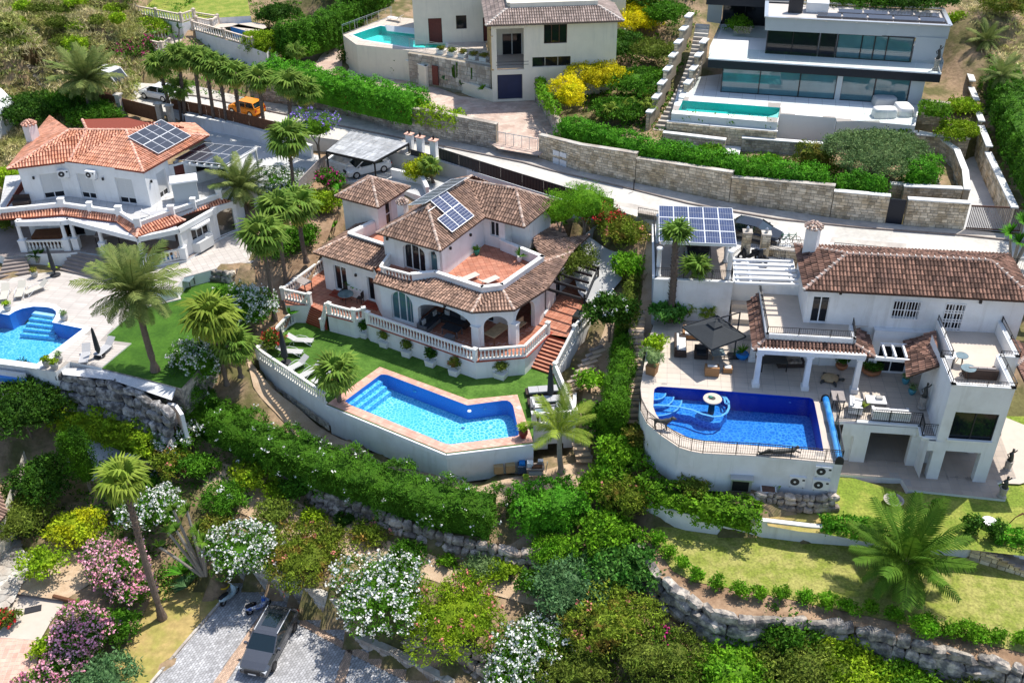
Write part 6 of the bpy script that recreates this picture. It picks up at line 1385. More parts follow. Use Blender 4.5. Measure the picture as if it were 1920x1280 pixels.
zq=17.0;c0,c1_,c2_=P(328,299,zq),P(424,309,zq),P(385,268,zq);panels('ten dark solar panels on the white flat pergola behind the orange roof',c0,(c1_-c0)/5*1.0,(c2_-c0)/2,5,2,m='pv_dark',cells=None)
pg=root('pergola','white beamed pergola carrying the dark panels, right of the orange roof','pergola',P(380,330,ZB));
for t in [i/7 for i in range(8)]:a=c0.lerp(c1_,t);m=MB();m.bar(a-V(0,.3,.15),a+(c2_-c0)*1.05-V(0,0,.15),.1,.16);part(m,'rafter',M('frame_white'),pg)
m=MB();m.bar(c0-V(.2,0,.3),c1_+V(.2,0,-.3),.14,.2);part(m,'front_beam',M('frame_white'),pg);
for q in (c1_,c2_+(c1_-c0)):m=MB();m.box(V(q.x,q.y,13.9),.16,.16,zq-14.1);part(m,'post',M('frame_white'),pg)
b=P(351,373,ZB);sh_=root('garden_shed','small grey metal garden shed with white roof on the balcony','shed',b);m=MB();m.box(b,2.0,1.3,1.8,.3);part(m,'body',M('cladding'),sh_);m=MB();m.box(b+V(0,0,1.8),2.3,1.6,.12,.3,taper=.95);part(m,'roof',M('white_plastic'),sh_);m=MB();m.box(b+V(-.2+.2,-.66-.0,.05),.9,.03,1.6,.3);part(m,'door',M('door_white'),sh_)
court=PP([(225,222),(350,236),(500,268),(600,292),(600,325),(560,345),(470,330),(430,330),(395,262),(280,232)],13.9)
platform('driveway',court,13.9,12.6,'concrete','plaster')
wallrun('long white wall in shade behind the orange-roofed villa',[P(350,238,13.9),P(440,255,13.9),P(500,271,13.9),P(585,297,13.9)],15.1,12.8,cap='coping_white')
def panelfence(label,pts,z,h,m,post=None,group=None,name='fence',base=0,step=2.2,cat='fence',corr=True,basem='concrete'):
 o=root(name,label,cat,(pts[0].x,pts[0].y,z),group)
 if base:k=MB();
 for a,b in zip(pts,pts[1:]):
  d,n=perp(a,b);L=(Vector((b.x-a.x,b.y-a.y,0))).length;k_=max(1,round(L/step))
  if base:k.bar(V(a.x,a.y,z+base/2-.3),V(b.x,b.y,z+base/2-.3),.3,base+.6)
  for i in range(k_):
   p,q=V(a.x,a.y,z)+d*(L*i/k_+.003),V(a.x,a.y,z)+d*(L*(i+1)/k_-.003);f=MB();r=14 if corr else 1;vs=[]
   for j in range(r+1):s_=p.lerp(q,j/r)+n*(.03 if j % 2 else 0);vs+=[(s_.x,s_.y,z+base),(s_.x,s_.y,z+h)]
   f.add(vs,[(2*j,2*j+2,2*j+3,2*j+1) for j in range(r)]);f.bar(p+V(0,0,h),q+V(0,0,h),.07,.06);part(f,'panel',M(m),o)
   if post:f=MB();f.box(V(p.x,p.y,z),.12,.12,h+.08);part(f,'post',M(post),o)
 if base:part(k,'footing',M(basem),o)
 return o
zf_=14.6;panelfence('brown sheet fence on a grey footing along the road, behind the palm row',PP([(325,214),(390,226),(440,238),(500,254),(560,268)],zf_),zf_,1.6,'wood_brown',base=.55)
m_=root('driveway_gate','wide brown driveway gate between two grey pillars, upper left road','gate',P(265,212,zf_));m=MB();q0,q1=P(231,212,zf_),P(301,230,zf_);m.bar(q0+V(0,0,.85),q1+V(0,0,.85),.08,1.5);part(m,'gate_leaf',M('wood_brown'),m_);m=MB();m.bar(P(176,196,zf_)+V(0,0,.8),P(225,208,zf_)+V(0,0,.8),.3,1.6);part(m,'side_panel',M('wood_brown'),m_)
for x,y,lb in ((229,214,'left'),(304,232,'right'),(324,236,'third')):m=MB();b=P(x,y,zf_);m.box(b-V(0,0,.5),.5,.5,2.5,-.3);o=root('gate_pillar',lb+' pale pillar of the brown driveway gate' if lb != 'third' else 'pale pillar where the brown fence starts behind the palm row','pillar',b);part(m,'shaft',M('stone_pale'),o);m=MB();m.box(b+V(0,0,2.0),.7,.7,.14,-.3);part(m,'cap',M('stone_pale'),o)
o=root('white_house','plain white house wall cut off at the left edge','house',P(30,270,12));m=MB();a,b=P(-60,330,12.5),P(46,258,12.5);zt0=Hat(b,188);wall(m,a,b,10.5,16.3);wall(m,b,b+V(-6,8,0),10.5,16.3);part(m,'wall',M('plaster'),o);m=MB();m.prism([a,b,b+V(-6,8,0),a+V(-6,8,0)],16.3,16.42);part(m,'flat_roof',M('coping_white'),o)
a,b=P(-40,1100,3),P(30,1012,3);o=root('cream_house','corner of a cream house with tiled eave, lower left edge','house',b);m=MB();wall(m,a,b,2.6,5.9);wall(m,b,b+V(-1,6,0),2.6,5.9);part(m,'wall',M('plaster_warm'),o);roof(o,[[V(a.x+.5,a.y-.3,5.9),V(b.x+.4,b.y-.3,5.9),V(b.x-1.5,b.y+2.5,7.2),V(a.x-3,a.y+3,7.2)]],[],'tile_brown')
masonry_=MB();masonry(masonry_,a+V(.03,-.03,0),b+V(.03,-.03,0),2.8,2.8,3.4,3.4,.5,.3,.04);part(masonry_,'plinth_stones',M('stone_pale'),o,stuff=True)
# ================= walls along the road, upper side =================
def wst(px,tops,zb=15.1):
 r=[]
 for (x,y),zt in zip(px,tops):p=P(x,y,zb);r.append((p.x,p.y,zb-.2,zt))
 return r
stonewall('long grey weathered stone wall with red hanging flowers along the upper road',wst([(470,186),(560,199),(639,213),(746,245),(832,262),(931,281)],[16.9,17.0,17.05,17.5,17.6,17.5]),m='stone_grey',cap='stone_grey',sw=.45,sh=.22,th=.45,caph=.08)
stonewall('tall cream stone wall with white meter doors beside the driveway gate',wst([(1010,296),(1087,321),(1190,343)],[17.25,17.5,17.75]),cap='stone_pale',sw=.42,sh=.24,caph=.06)
stonewall('cream stone wall stepping down along the road under the clipped hedge',wst([(1191,343),(1247,355),(1358,378),(1366,380)],[17.3,17.45,17.7,17.75]),cap='stone_pale',caph=.06)
stonewall('pale stained stone wall along the road below the silver olive tree',wst([(1367,380),(1460,394),(1555,408)],[17.3,17.55,17.8]),cap='stone_pale',caph=.06)
stonewall('cream stone wall section left of the black pedestrian gate',wst([(1556,408),(1659,419)],[17.35,17.4]),cap='paving_white',caph=.06)
stonewall('cream stone wall between the black pedestrian gate and the slatted gate',wst([(1693,423),(1806,431)],[17.3,17.3]),cap='paving_white',caph=.1,m='stone_cream')
a,b=P(1661,420,15.12),P(1692,423,15.12);o=root('pedestrian_gate','black pedestrian gate set in the stone wall, with white number marks','gate',a);m=MB();m.bar(a+V(0,.2,1.05),b+V(0,.2,1.05),.06,2.1);part(m,'leaf',M('black_fascia'),o)
for k,c_ in enumerate('3721'):pass
a,b=P(1812,432,15.12),P(1915,437,15.12);o=root('sliding_gate','wide dark brown slatted driveway gate at the right edge','gate',a);L=(b-a).length;d,n=perp(a,b);m=MB();m.bar(a+V(0,.2,.1),b+V(0,.2,.1),.08,.1);m.bar(a+V(0,.2,2.0),b+V(0,.2,2.0),.08,.12);part(m,'gate_frame',M('frame_brown'),o)
k_=int(L/.13);sm=None
for i in range(k_):
 if sm is None:mm=MB();mm.box((0,0,0),.075,.04,1.9);sm=mm.mesh('slat',M('wood_grey'))
 q=bpy.data.objects.new('slat',sm);col.objects.link(q);q.parent=o;q.location=V(0,.2,.1)+d*((i+.5)*L/k_);q.rotation_euler=(0,0,math.atan2(d.y,d.x))
q=P(1925,436,15.12);o=root('gate_pillar','white pillar at the right end of the slatted gate','pillar',q);m=MB();m.box(q,.8,.8,2.3,-.3);part(m,'shaft',M('plaster'),o)
for x,y in ((1662,383),(1709,386),(1813,389)):pass
a,b=P(1010,296,15.1),P(1087,321,15.1);o=root('meter_cabinet','pair of white meter doors set in the stone wall beside the gate','meter cabinet',P(1048,310,15.2))
for x0_,x1_ in ((1038,1049),(1050.5,1063)):
 for y0_,y1_ in ((280,293),(294,312)):
  u0,z1_=onwall(a,b,x0_,y0_+(x0_-1038)*.3);u1,z0_=onwall(a,b,x1_,y1_+(x0_-1038)*.3);d,n=perp(a,b);m=MB();p_=V(a.x,a.y,0)+d*u0+n*.09;q_=V(a.x,a.y,0)+d*u1+n*.09;m.bar(V(p_.x,p_.y,(z0_+z1_)/2),V(q_.x,q_.y,(z0_+z1_)/2),.05,z1_-z0_-.03);part(m,'door',M('white_plastic' if y0_==280 or True else 'steel'),o)
a,b=P(934,282,15.12),P(1008,296,15.12);o=root('driveway_gate','grey barred driveway gate between the two stone walls','gate',a);d,n=perp(a,b);L=(b-a).length;m=MB();m.bar(a+V(0,.1,.15),b+V(0,.1,.15),.06,.25);m.bar(a+V(0,.1,1.75),b+V(0,.1,1.75),.05,.06)
for i in range(6):p=a+d*(L*i/5)+V(0,.1,0);m.bar(p,p+V(0,0,1.8),.05,.05)
part(m,'gate_frame',M('steel'),o);m=MB()
for i in range(int(L/.14)):p=a+d*(i*.14)+V(0,.1,0);m.bar(p+V(0,0,.2),p+V(0,0,1.75),.02,.02)
part(m,'bars',M('steel'),o,stuff=True)
b=P(1188,357,15.12);m=MB();m.lathe(b,[(.05,0),(.05,.9),(.06,.95),(.02,1.0)],8);single(m,'bollard',M('iron'),'thin black post standing on the pavement by the stone wall','bollard')
zw=14.3;fpx=[(823,300),(900,325),(979,350),(1060,375),(1150,398)]
pw_=[P(x,y,14.9) for x,y in fpx];panelfence('black corrugated fence on the white wall behind the middle villa',pw_,14.9,1.15,'dark_metal',step=2.4)
wallrun('long white boundary wall under the black corrugated fence',[p-V(0,.12,0) for p in pw_],14.88,12.6)
for x,y,lb in ((770,288,'left'),(790,294,'middle'),(815,300,'right')):b=P(x,y,14.6);o=root('gate_pier',lb+' white pier with terracotta cap beside the reed carport','pillar',b);m=MB();m.box(b-V(0,0,1),.6,.45,2.9,-.5);part(m,'shaft',M('plaster'),o);m=MB();m.box(b+V(0,0,1.9),.8,.65,.07,-.5);part(m,'cap',M('coping_pink'),o);m=MB();m.lathe(b+V(0,0,1.97),[(.05,0),(.1,.1),(.1,.35),(.03,.42)],8);part(m,'lantern',M('iron'),o)
m=MB();m.bar(P(770,292,14.9),P(812,304,14.9),.05,1.3);o=single(m,'metal_screen',M('dark_metal'),'dark metal screens between the white piers','screen')
zc_=16.0;q=PP([(612,283),(657,246),(766,268),(702,303)],zc_);o=root('reed_carport','low carport roofed with grey reed matting behind the tiled tower','carport',P(690,310,13.6));k_=26
for i in range(6):
 m=MB();a0_,a1_=q[0].lerp(q[1],i/6),q[0].lerp(q[1],(i+.97)/6);b0__,b1__=q[3].lerp(q[2],i/6),q[3].lerp(q[2],(i+.97)/6)
 for j in range(k_):m.add([tuple(a0_.lerp(b0__,j/k_)+V(0,0,.02*(j % 2))),tuple(a0_.lerp(b0__,(j+.95)/k_)),tuple(a1_.lerp(b1__,(j+.95)/k_)),tuple(a1_.lerp(b1__,j/k_)+V(0,0,.02*(j % 2)))],[(0,1,2,3)],rnd.random())
 part(m,'reed_mat',M('reed'),o)
m=MB()
for a,b in zip(q,q[1:]+q[:1]):m.bar(a-V(0,0,.12),b-V(0,0,.12),.12,.18)
part(m,'roof_frame',M('iron'),o)
for p in q:m=MB();m.box(V(p.x,p.y,13.2),.14,.14,2.7);part(m,'post',M('iron'),o)
platform('carport_yard',PP([(610,335),(650,275),(770,300),(860,330),(800,372),(740,352)],13.6),13.6,12.6,'concrete','plaster')
wallrun('low white wall left of the reed carport',[P(640,300,13.6),P(614,322,13.6),P(650,334,13.6)],14.7,12.6,cap='coping_white');wallrun('low white garden wall right of the tiled tower roof',[P(735,338,13.4),P(790,350,13.4),P(800,372,13.4)],14.4,12.6,cap='coping_white')
fw_=P(590,390,13);panelfence('weathered grey board fence running uphill beside the jacaranda',[P(565,385,12.6),P(600,330,13.4),P(622,315,13.4)],12.8,2.1,'wood_grey',corr=True,step=1.5)
# ================= cream villa (upper middle) =================
hd=root('villa','cream villa with a dark blue garage door, upper middle','house',P(960,185,16));zg_=16.0
a,b=P(924,188,zg_),P(1002,185,zg_);d,n=perp(a,b);vD=-n;c=a+d*12.2;zev=23.55;w=MB()
og=ops_px(a,c,[(932,141,980,181),(1020,47,1063,81),(998,108,1070,124)]);og=[(og[0][0],og[0][1],zg_,og[0][3])]+og[1:];xc=onwall(a,c,1077,104)[0]
og2=onwall(a,c,926,50)[0],onwall(a,c,982,95)
wall(w,a,c,zg_-.2,zev,og+[(.5,onwall(a,c,982,60)[0],19.0,zev-.5)],.25);wall(w,a+vD*9,a,zg_-.2,zg_+3);wall(w,c,c+vD*9,zg_,zev);part(w,'wall',M('plaster_warm'),hd)
frame(hd,a,c,og[0],'garage_door',panes=1,glassm='door_blue',framem='stone_grey');frame(hd,a,c,og[1],'window',panes=3,framem='frame_brown');frame(hd,a,c,og[2],'strip_window',panes=3,framem='stone_grey')
m=MB();m.bar(V(*(a+d*.4)[:2],19.8),V(*(a+d*3.6)[:2],19.8),.04,.04);m.bar(V(*(a+d*.4)[:2],19.5),V(*(a+d*3.6)[:2],19.5),.04,.04);part(m,'veranda_rail',M('dark_metal'),hd)
m=MB();m.poly([tuple(V(*(p)[:2],19.05)) for p in (a+vD*.3,a+d*4+vD*.3,a+d*4+vD*8,a+vD*8)]);part(m,'veranda_floor',M('paving_cream'),hd);w=MB();wall(w,a+d*4.2+vD*1.6-d*0,a+d*4.2+vD*1.5+d*.01+vD*-1.2,19,zev);wall(w,a+vD*4.5+d*.3,a+d*4.2+vD*4.5,19,zev,[(1,3,19,21.2)]);part(w,'inner_wall',M('plaster_warm'),hd);frame(hd,a+vD*4.5+d*.3,a+d*4.2+vD*4.5,(1,3,19,21.2),'glass_door')
for k_ in range(5):m=MB();p=a+vD*(.2+1.7*k_)+d*.1;m.lathe(V(p.x,p.y,19.0),[(.24,0),(.2,.2),(.17,3.2),(.24,3.4)],10);part(m,'stone_column',M('ochre_stone'),hd)
e0,e1=V(a.x,a.y,zev)-d*.5+n*.5,V(c.x,c.y,zev)+d*.5+n*.5;i0,i1_=e0+d*2.2-n*2.2+V(0,0,.95),e1-d*2.2-n*2.2+V(0,0,.95);e3,i3=e0-n*9,i0-n*7
roof(hd,[[e0,e1,i1_,i0],[e3,e0,i0,i3],[e1,e1-n*6,i1_-n*4,i1_]],[(e0,i0),(e1,i1_)],'tile_grey','mortar_white')
w=MB();wall(w,i0-V(0,0,.2),i1_-V(0,0,.2),24.1,24.95,(),.25,back=True);wall(w,i3,i0-V(0,0,.2),24.1,24.95,(),.25,back=True);m=MB();bed(m,[V(*p[:2],24.2) for p in (i0,i1_,i1_-n*9,i0-n*9)],24.2);part(w,'roof_parapet',M('plaster_warm'),hd);part(m,'roof_deck',M('paving_cream'),hd)
bk=a+vD*9.3-d*7.6;w=MB();ob=[(1.5,2.9,19,21.6),(4.4,5.5,20.4,21.8),(7.2,8.8,19,21.5),(10.2,11,20.3,21.6)];wall(w,bk,bk+d*15,18.8,24.5,ob);wall(w,bk+vD*8,bk,18.8,24.5);wall(w,bk+d*15,bk+d*22+vD*-1,18,26.5,[(1.2,4.6,18,20.5)]);part(w,'rear_wall',M('plaster_warm'),hd)
for o_ in ob:frame(hd,bk,bk+d*15,o_,'door',panes=1,framem='frame_brown',glassm='door_brown' if o_[2]==19 else 'glass')
frame(hd,bk+d*15,bk+d*22-vD*1,(1.2,4.6,18,20.5),'glass_door',panes=3,framem='frame_dark')
pt=PP([(1078,108),(1082,80),(1160,85),(1150,60),(1110,45),(1085,50)],18.2);
s=MB();bed(s,PP([(1080,104),(1140,92),(1180,70),(1170,48),(1095,50)],18.1),18.1);struct(s,'dining_terrace',M('paving_pale'));carve(PP([(1078,106),(1145,94),(1185,70),(1175,46),(1093,48)],18.1),17.6)
o=root('slatted_awning','reddish brown slatted awning beside the cream villa','awning',P(1125,60,18.2));q0,q1=P(1094,40,20.6),P(1155,36,20.6)
for k_ in range(6):m=MB();m.bar(q0+V(.1*k_,.55*k_,.05*k_),q1+V(.1*k_,.55*k_,.05*k_),.2,.08);part(m,'slat',M('door_brown'),o)
m=MB();b=P(1150,80,18.1);m.box(b,.7,.7,2.5);single(m,'stone_pier',M('stone_cream'),'stone pier holding the brown slatted awning','pillar')
ZG=19.0;pd=PP([(643,66),(668,84),(768,95),(920,119),(905,60),(860,44),(750,33),(732,30)],ZG);wp=PP([(661,66),(690,56),(714,49),(760,56),(796,62),(799,68),(808,73),(822,74),(834,79),(836,86),(826,91),(768,89),(682,75)],ZG)
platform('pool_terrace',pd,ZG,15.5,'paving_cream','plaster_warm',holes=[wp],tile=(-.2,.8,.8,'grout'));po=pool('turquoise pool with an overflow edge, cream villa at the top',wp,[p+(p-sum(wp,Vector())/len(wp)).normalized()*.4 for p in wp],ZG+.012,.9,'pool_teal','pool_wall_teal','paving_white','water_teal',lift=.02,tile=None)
m=MB();q=PP([(672,79),(768,95),(768,101),(672,85)],18.2);m.prism(q,17.2,18.2);part(m,'overflow_trough',M('pool_wall_teal'),po)
m=MB();q=P(760,52,ZG+.05);
for i in range(10):m.tube([P(722+i*.4,48+i*1.1,ZG+.06),P(804-i*.9,57+i*1.1-(.5 if i>5 else 0),ZG+.06)],.06,5)
single(m,'pool_cover',M('white_plastic'),'rolled-out white slatted pool cover beside the turquoise pool','pool cover')['kind']='thing'
sw_=[P(768,148,16.2),P(812,155,16.2),P(921,176,16.2)];st=stonewall('rubble stone wall with brown cellar door under the cream villa pool',[(p.x,p.y,15.9,18.95) for p in sw_],m='stone_pale',sw=.5,sh=.4)
a_,b_=sw_[0],sw_[2];u0,_=onwall(a_,b_,817,140);d_,n_=perp(a_,b_);m=MB();q=V(a_.x,a_.y,16.1)+d_*u0+n_*.1;m.box(q,.7,.12,2.0,math.atan2(d_.y,d_.x));part(m,'cellar_door',M('door_brown'),st)
railing('thin steel railing round the cream villa pool terrace',[P(643,66,ZG),P(735,31,ZG)],h=1.1,step=1.2,m='steel',mid=True);railing('steel railing in front of the white planter boxes of the cream villa',[P(768,90,ZG),P(919,115,ZG)],h=1.0,step=1.2,m='steel')
wallrun('low curved cream planter wall with agaves beside the garage',PP([(820,153),(850,164),(895,178),(924,187)],16),16.9,15.6,'plaster_warm',th=.3);wallrun('plain cream box wall below the turquoise pool',PP([(750,139),(800,156),(812,150)],16.2),17.9,15.6,'plaster_warm',cap='coping_white')
bx=[P(752,135,16),P(800,152,16)];m=MB();
drv=PP([(560,130),(640,105),(672,85),(750,142),(800,160),(860,176),(924,189),(1003,187),(1045,255),(1010,290),(934,276),(870,235),(700,165),(640,140)],15.9)
s=MB();bed(s,PP([(640,150),(680,90),(760,140),(860,180),(924,189),(1006,187),(1046,255),(1012,292),(934,279),(870,238),(700,170)],15.75),15.75);do=struct(s,'brick_driveway',M('driveway_red'));carve(PP([(640,150),(680,90),(760,140),(860,180),(924,189),(1006,187),(1046,255),(1012,292),(934,279),(870,238),(700,170)],15.75),15.4)
s=MB();slabs(s,PP([(640,150),(680,90),(760,140),(860,180),(924,189),(1006,187),(1046,255),(1012,292),(934,279),(870,238),(700,170)],15.75),15.75,.4,.6,.4,lift=.01);part(s,'driveway_bricks',M('driveway_red'),do,stuff=True)
drape('garden_ramp',[(560,140),(600,95),(740,10),(760,25),(640,70),(640,110),(600,140)],16.8,'driveway_red')
stonewall('rough grey stone wall on the right side of the brick driveway',[(p.x,p.y,15.2,t) for p,t in zip(PP([(1003,188),(1020,212),(1046,258)],15.8),(18.2,17.8,17.2))],m='stone_grey',sw=.35,sh=.25)
# ================= modern villa (upper right) =================
hf=root('modern_villa','modern villa of grey panels and glass with two long roof slabs, upper right','house',P(1500,190,18.3));ZM,ZN=18.3,21.35
a,b=P(1350.5,172.7,ZM),P(1699,196,ZM);d,n=perp(a,b);L=(b-a).length;w=MB()
segs=[(1350,1420),(1420,1495),(1495,1563),(1574,1636),(1636,1700)]
fo_=MB();fr_=[]
for k_,(x0_,x1_) in enumerate(segs):
 u0=onwall(a,b,x0_,180)[0];u1=onwall(a,b,x1_,190)[0];frame(hf,a,b,(u0+.03,u1-.03,ZM+.02,ZN-.75),'glass_wall',panes=1,framem='frame_dark',glassm='glass_blue',rec=0)
w=MB();u1=onwall(a,b,1563,188)[0];u2=onwall(a,b,1574,188)[0];wall(w,a+d*(u1+.02)+n*.05,a+d*(u2-.02)+n*.05,ZM,ZN-.7);wall(w,b+d*.05,b+d*1.2,ZM,ZN-.7);wall(w,b+d*1.2,b+d*1.2-n*4,ZM,ZN-.7);part(w,'panel_wall',M('cladding'),hf)
sl0,sl1=P(1328,112,ZN),P(1765,140,ZN);d2,n2=perp(sl0,sl1);slab=[sl0,sl1,sl1-n2*9,sl0-n2*13+d2*.5];m=MB();bed(m,slab,ZN);part(m,'upper_terrace',M('paving_white'),hf);m=MB()
for p,q in ((sl0,sl1),(sl0-n2*13+d2*.5,sl0),(sl1,sl1-n2*9)):m.poly([(p.x,p.y,ZN-.75),(q.x,q.y,ZN-.75),(q.x,q.y,ZN-.004),(p.x,p.y,ZN-.004)])
m.poly([(p.x,p.y,ZN-.75) for p in slab][::-1]);part(m,'black_fascia',M('black_fascia'),hf);m=MB();m.bar(sl0+V(0,0,.05)-n2*.2,sl1+V(0,0,.05)-n2*.2,.3,.1);part(m,'terrace_edge',M('coping_white'),hf)
def glassrail(label,pts,h=1.0,post=True):
 o=root('glass_railing',label,'glass railing',pts[0])
 for p,q in zip(pts,pts[1:]):
  k_=max(1,round((q-p).length/2.4))
  for i in range(k_):s_,e_=p.lerp(q,i/k_),p.lerp(q,(i+.985)/k_);g=MB();g.poly([tuple(s_),tuple(e_),tuple(e_+V(0,0,h)),tuple(s_+V(0,0,h))]);part(g,'glass_sheet',M('clear_glass'),o)
 return o
glassrail('clear glass railing along the upper terrace of the modern villa',[sl0-n2*10-V(0,0,-.1)+d2*.5,sl0-n2*.25+V(0,0,.1),sl1-n2*.25+V(0,0,.1),sl1-n2*5+V(0,0,.1)]);
ua,ub=P(1432,99.6,ZN+.02),P(1707,117,ZN+.02);du_,nu_=perp(ua,ub)
for x0_,x1_,gm in ((1434,1482,'glass'),(1482,1530,'glass'),(1533,1563,'glass'),(1566,1611,'glass_blue'),(1611,1635,'glass_blue'),(1635,1659,'glass_blue'),(1659,1707,'glass_blue')):
 u0=onwall(ua,ub,x0_,105)[0];u1=onwall(ua,ub,x1_,110)[0];frame(hf,ua,ub,(u0+.02,u1-.02,ZN+.03,23.6),'glass_wall',panes=1,framem='frame_dark',glassm=gm,rec=0)
w=MB();wall(w,ub+du_*.05,ub+du_*2.6,ZN,23.7);wall(w,ub+du_*2.6,ub+du_*2.6-nu_*4,ZN,23.7);part(w,'panel_wall',M('cladding'),hf)
ra,rb=P(1434,57,23.6),P(1777,74,23.6);d3,n3=perp(ra,rb);L3=(rb-ra).length
for i in range(6):m=MB();p_,q_=ra+d3*(L3*i/6+.02),ra+d3*(L3*(i+1)/6-.02);m.poly([(p_.x,p_.y,23.6),(q_.x,q_.y,23.6),(q_.x,q_.y,24.85),(p_.x,p_.y,24.85)]);part(m,'fascia_panel',M('cladding'),hf)
m=MB();back=[ra+V(0,.02,0),rb+V(0,.02,0),rb-n3*5.6,ra-n3*5.6];m.prism(back,23.6,24.6,bot=True);part(m,'roof_body',M('cladding'),hf);m=MB();
for p,q in zip(back,back[1:]+back[:1]):m.bar(V(p.x,p.y,24.8),V(q.x,q.y,24.8),.35,.1)
part(m,'roof_edge',M('steel'),hf);m=MB();bed(m,back,24.62);part(m,'roof_gravel',M('paving_pale'),hf)
for i in range(5):
 for j in range(2):
  if j and i==0:continue
  m=MB();p=V(ra.x,ra.y,24.7)+d3*(4.6+i*2.25-(.3 if j else 0))-n3*(1.2+j*1.5);m.bar(p,p+d3*2.15,.1,.16);m.bar(p-n3*.9+V(0,0,.1),p-n3*.9+d3*2.15+V(0,0,.1),.08,.1);m.poly([tuple(p+V(0,0,.1)),tuple(p+d3*2.1+V(0,0,.1)),tuple(p+d3*2.1-n3*.85+V(0,0,.2)),tuple(p-n3*.85+V(0,0,.2))]);part(m,'roof_panel',M('pv_dark'),hf)
m=MB();p=V(ra.x,ra.y,24.65)+d3*2.6-n3*2.6;m.box(p,1.3,.5,1.5,-.2);part(m,'roof_chiller',M('dark_metal'),hf);m=MB();m.box(p+d3*2-n3*.8,2.0,1.4,.9,-.25);part(m,'roof_box',M('white_plastic'),hf)
p0_,p1_=P(1325,40,ZN+.05),P(1352,44,ZN+.05);w=MB();wall(w,p0_-V(0,2,0)*0,p1_,ZN,24.4);part(w,'wing_wall',M('cladding'),hf);m=MB();q=P(1324,5,24.4);m.prism([q,q+d3*8,q+d3*8-n3*5,q-n3*5],24.2,24.9,bot=True);part(m,'wing_roof',M('black_fascia'),hf);frame(hf,p1_+d*.1,p1_+d*7,(0,6.5,ZN,24.1),'glass_wall',panes=3,framem='frame_dark',glassm='glass',rec=0)
glassrail('glass railing of the inner courtyard, modern villa upper left',[P(1374,68,ZN+.05),P(1437,72,ZN+.05)])
tm_=PP([(1277,149),(1259,213),(1458,230),(1462,213.5),(1567,221.5),(1569,228),(1611,227),(1716,236),(1735,150),(1500,120)],ZM);wm=PP([(1271.5,207),(1279,188),(1460,201.5),(1461,221)],ZM)
wm=PP([(1272,207),(1280,188.5),(1463,202),(1459,221)],ZM)
platform('modern_terrace',tm_,ZM,15.8,'paving_white','paving_white',holes=[wm],tile=(math.atan2(d.y,d.x),1.2,1.2,'grout'))
pm=pool('long narrow turquoise lap pool in front of the modern villa',wm,None,ZM+.0,.8,'pool_teal','pool_wall_teal',water='water_teal',lift=0);m=MB();q=PP([(1288,196),(1365,202),(1365,206),(1286,200)],ZM);m.prism(q,ZM-.79,ZM-.4);part(m,'pool_bench',M('pool_wall_teal'),pm)
for i in range(4):m=MB();q=PP([(1440+5*i,205+2*i),(1462,205),(1461,218),(1432+6*i,216)],ZM);m.prism(q,ZM-.79,ZM-.7+.17*i);part(m,'pool_step',M('paving_white'),pm)
glassrail('glass railing on the right end of the modern villa terrace',[P(1610,224,ZM),P(1714,233,ZM),P(1722,198,ZM)]);glassrail('glass railing at the left end of the lap pool',[P(1272,190,ZM),P(1280,150,ZM)])
q0,q1=P(1463,214,ZM),P(1566,222,ZM);w=MB();qa,qb=q0+V(.3,1.0,0),q1+V(-.1,.6,0);wall(w,qa,qb,15.6,ZM-.02,[(1.0,3.6,15.6,17.5)]);part(w,'basement_wall',M('cladding'),hf);frame(hf,qa,qb,(1.0,3.6,15.6,17.5),'basement_window',panes=2,framem='frame_dark',glassm='glass_blue')
for x,lb in ((1457,'left'),(1572,'right')):stonewall('stone pier on the '+lb+' of the sunken window, modern villa',[(P(x-8,236,17).x,P(x-8,236,17).y,15.5,17.6),(P(x+8,238,17).x,P(x+8,238,17).y,15.5,17.6)],cap='paving_white')
stonewall('stone planter wall with strappy plants below the lap pool',[(p.x,p.y,15.8,17.6) for p in PP([(1250,229),(1330,237),(1457,248)],17.6)],cap='paving_white',capw=.3,caph=.05);stonewall('white-capped lower garden wall under the planter, left part',[(p.x,p.y,15.4,16.8) for p in PP([(1242,268),(1358,282)],15.9)],cap='paving_white',m='stone_grey');stonewall('white-capped grey garden wall behind the hedge, middle part',[(p.x,p.y,15.4,16.9) for p in PP([(1389,280),(1540,292)],15.9)],cap='paving_white',m='stone_grey')
s=MB();bed(s,PP([(1240,262),(1290,268),(1362,273),(1390,275),(1386,290),(1358,288),(1300,280)],16.0),16.0);struct(s,'garden_walk',M('paving_white'));carve(PP([(1240,262),(1362,273),(1390,275),(1386,290)],16.0),15.6)
stonewall('stone planter wall in front of the covered furniture, modern villa',[(p.x,p.y,15.5,17.3) for p in PP([(1620,262),(1715,272)],16.2)],cap='paving_white');stonewall('stone wall with small wall lights right of the modern villa',[(p.x,p.y,15.6,17.2) for p in PP([(1714,278),(1812,286)],16)],cap='paving_white')
stonewall('cream stone retaining wall under the yellow-green ferns',[(p.x,p.y,16.2,19.2) for p in PP([(1718,232),(1772,238)],17.0)]);
pr_=PP([(1740,100),(1790,118),(1802,170),(1812,200),(1822,225),(1834,255),(1850,295),(1900,400)],16.8);hs=[21.5,20.8,19.9,19.2,18.6,18.1,17.7,17.2]
o=root('stepped_wall','stepped white-capped stone wall climbing along the dark hedge, modern villa','stone wall',pr_[-1]);st,cpn,co=MB(),MB(),MB()
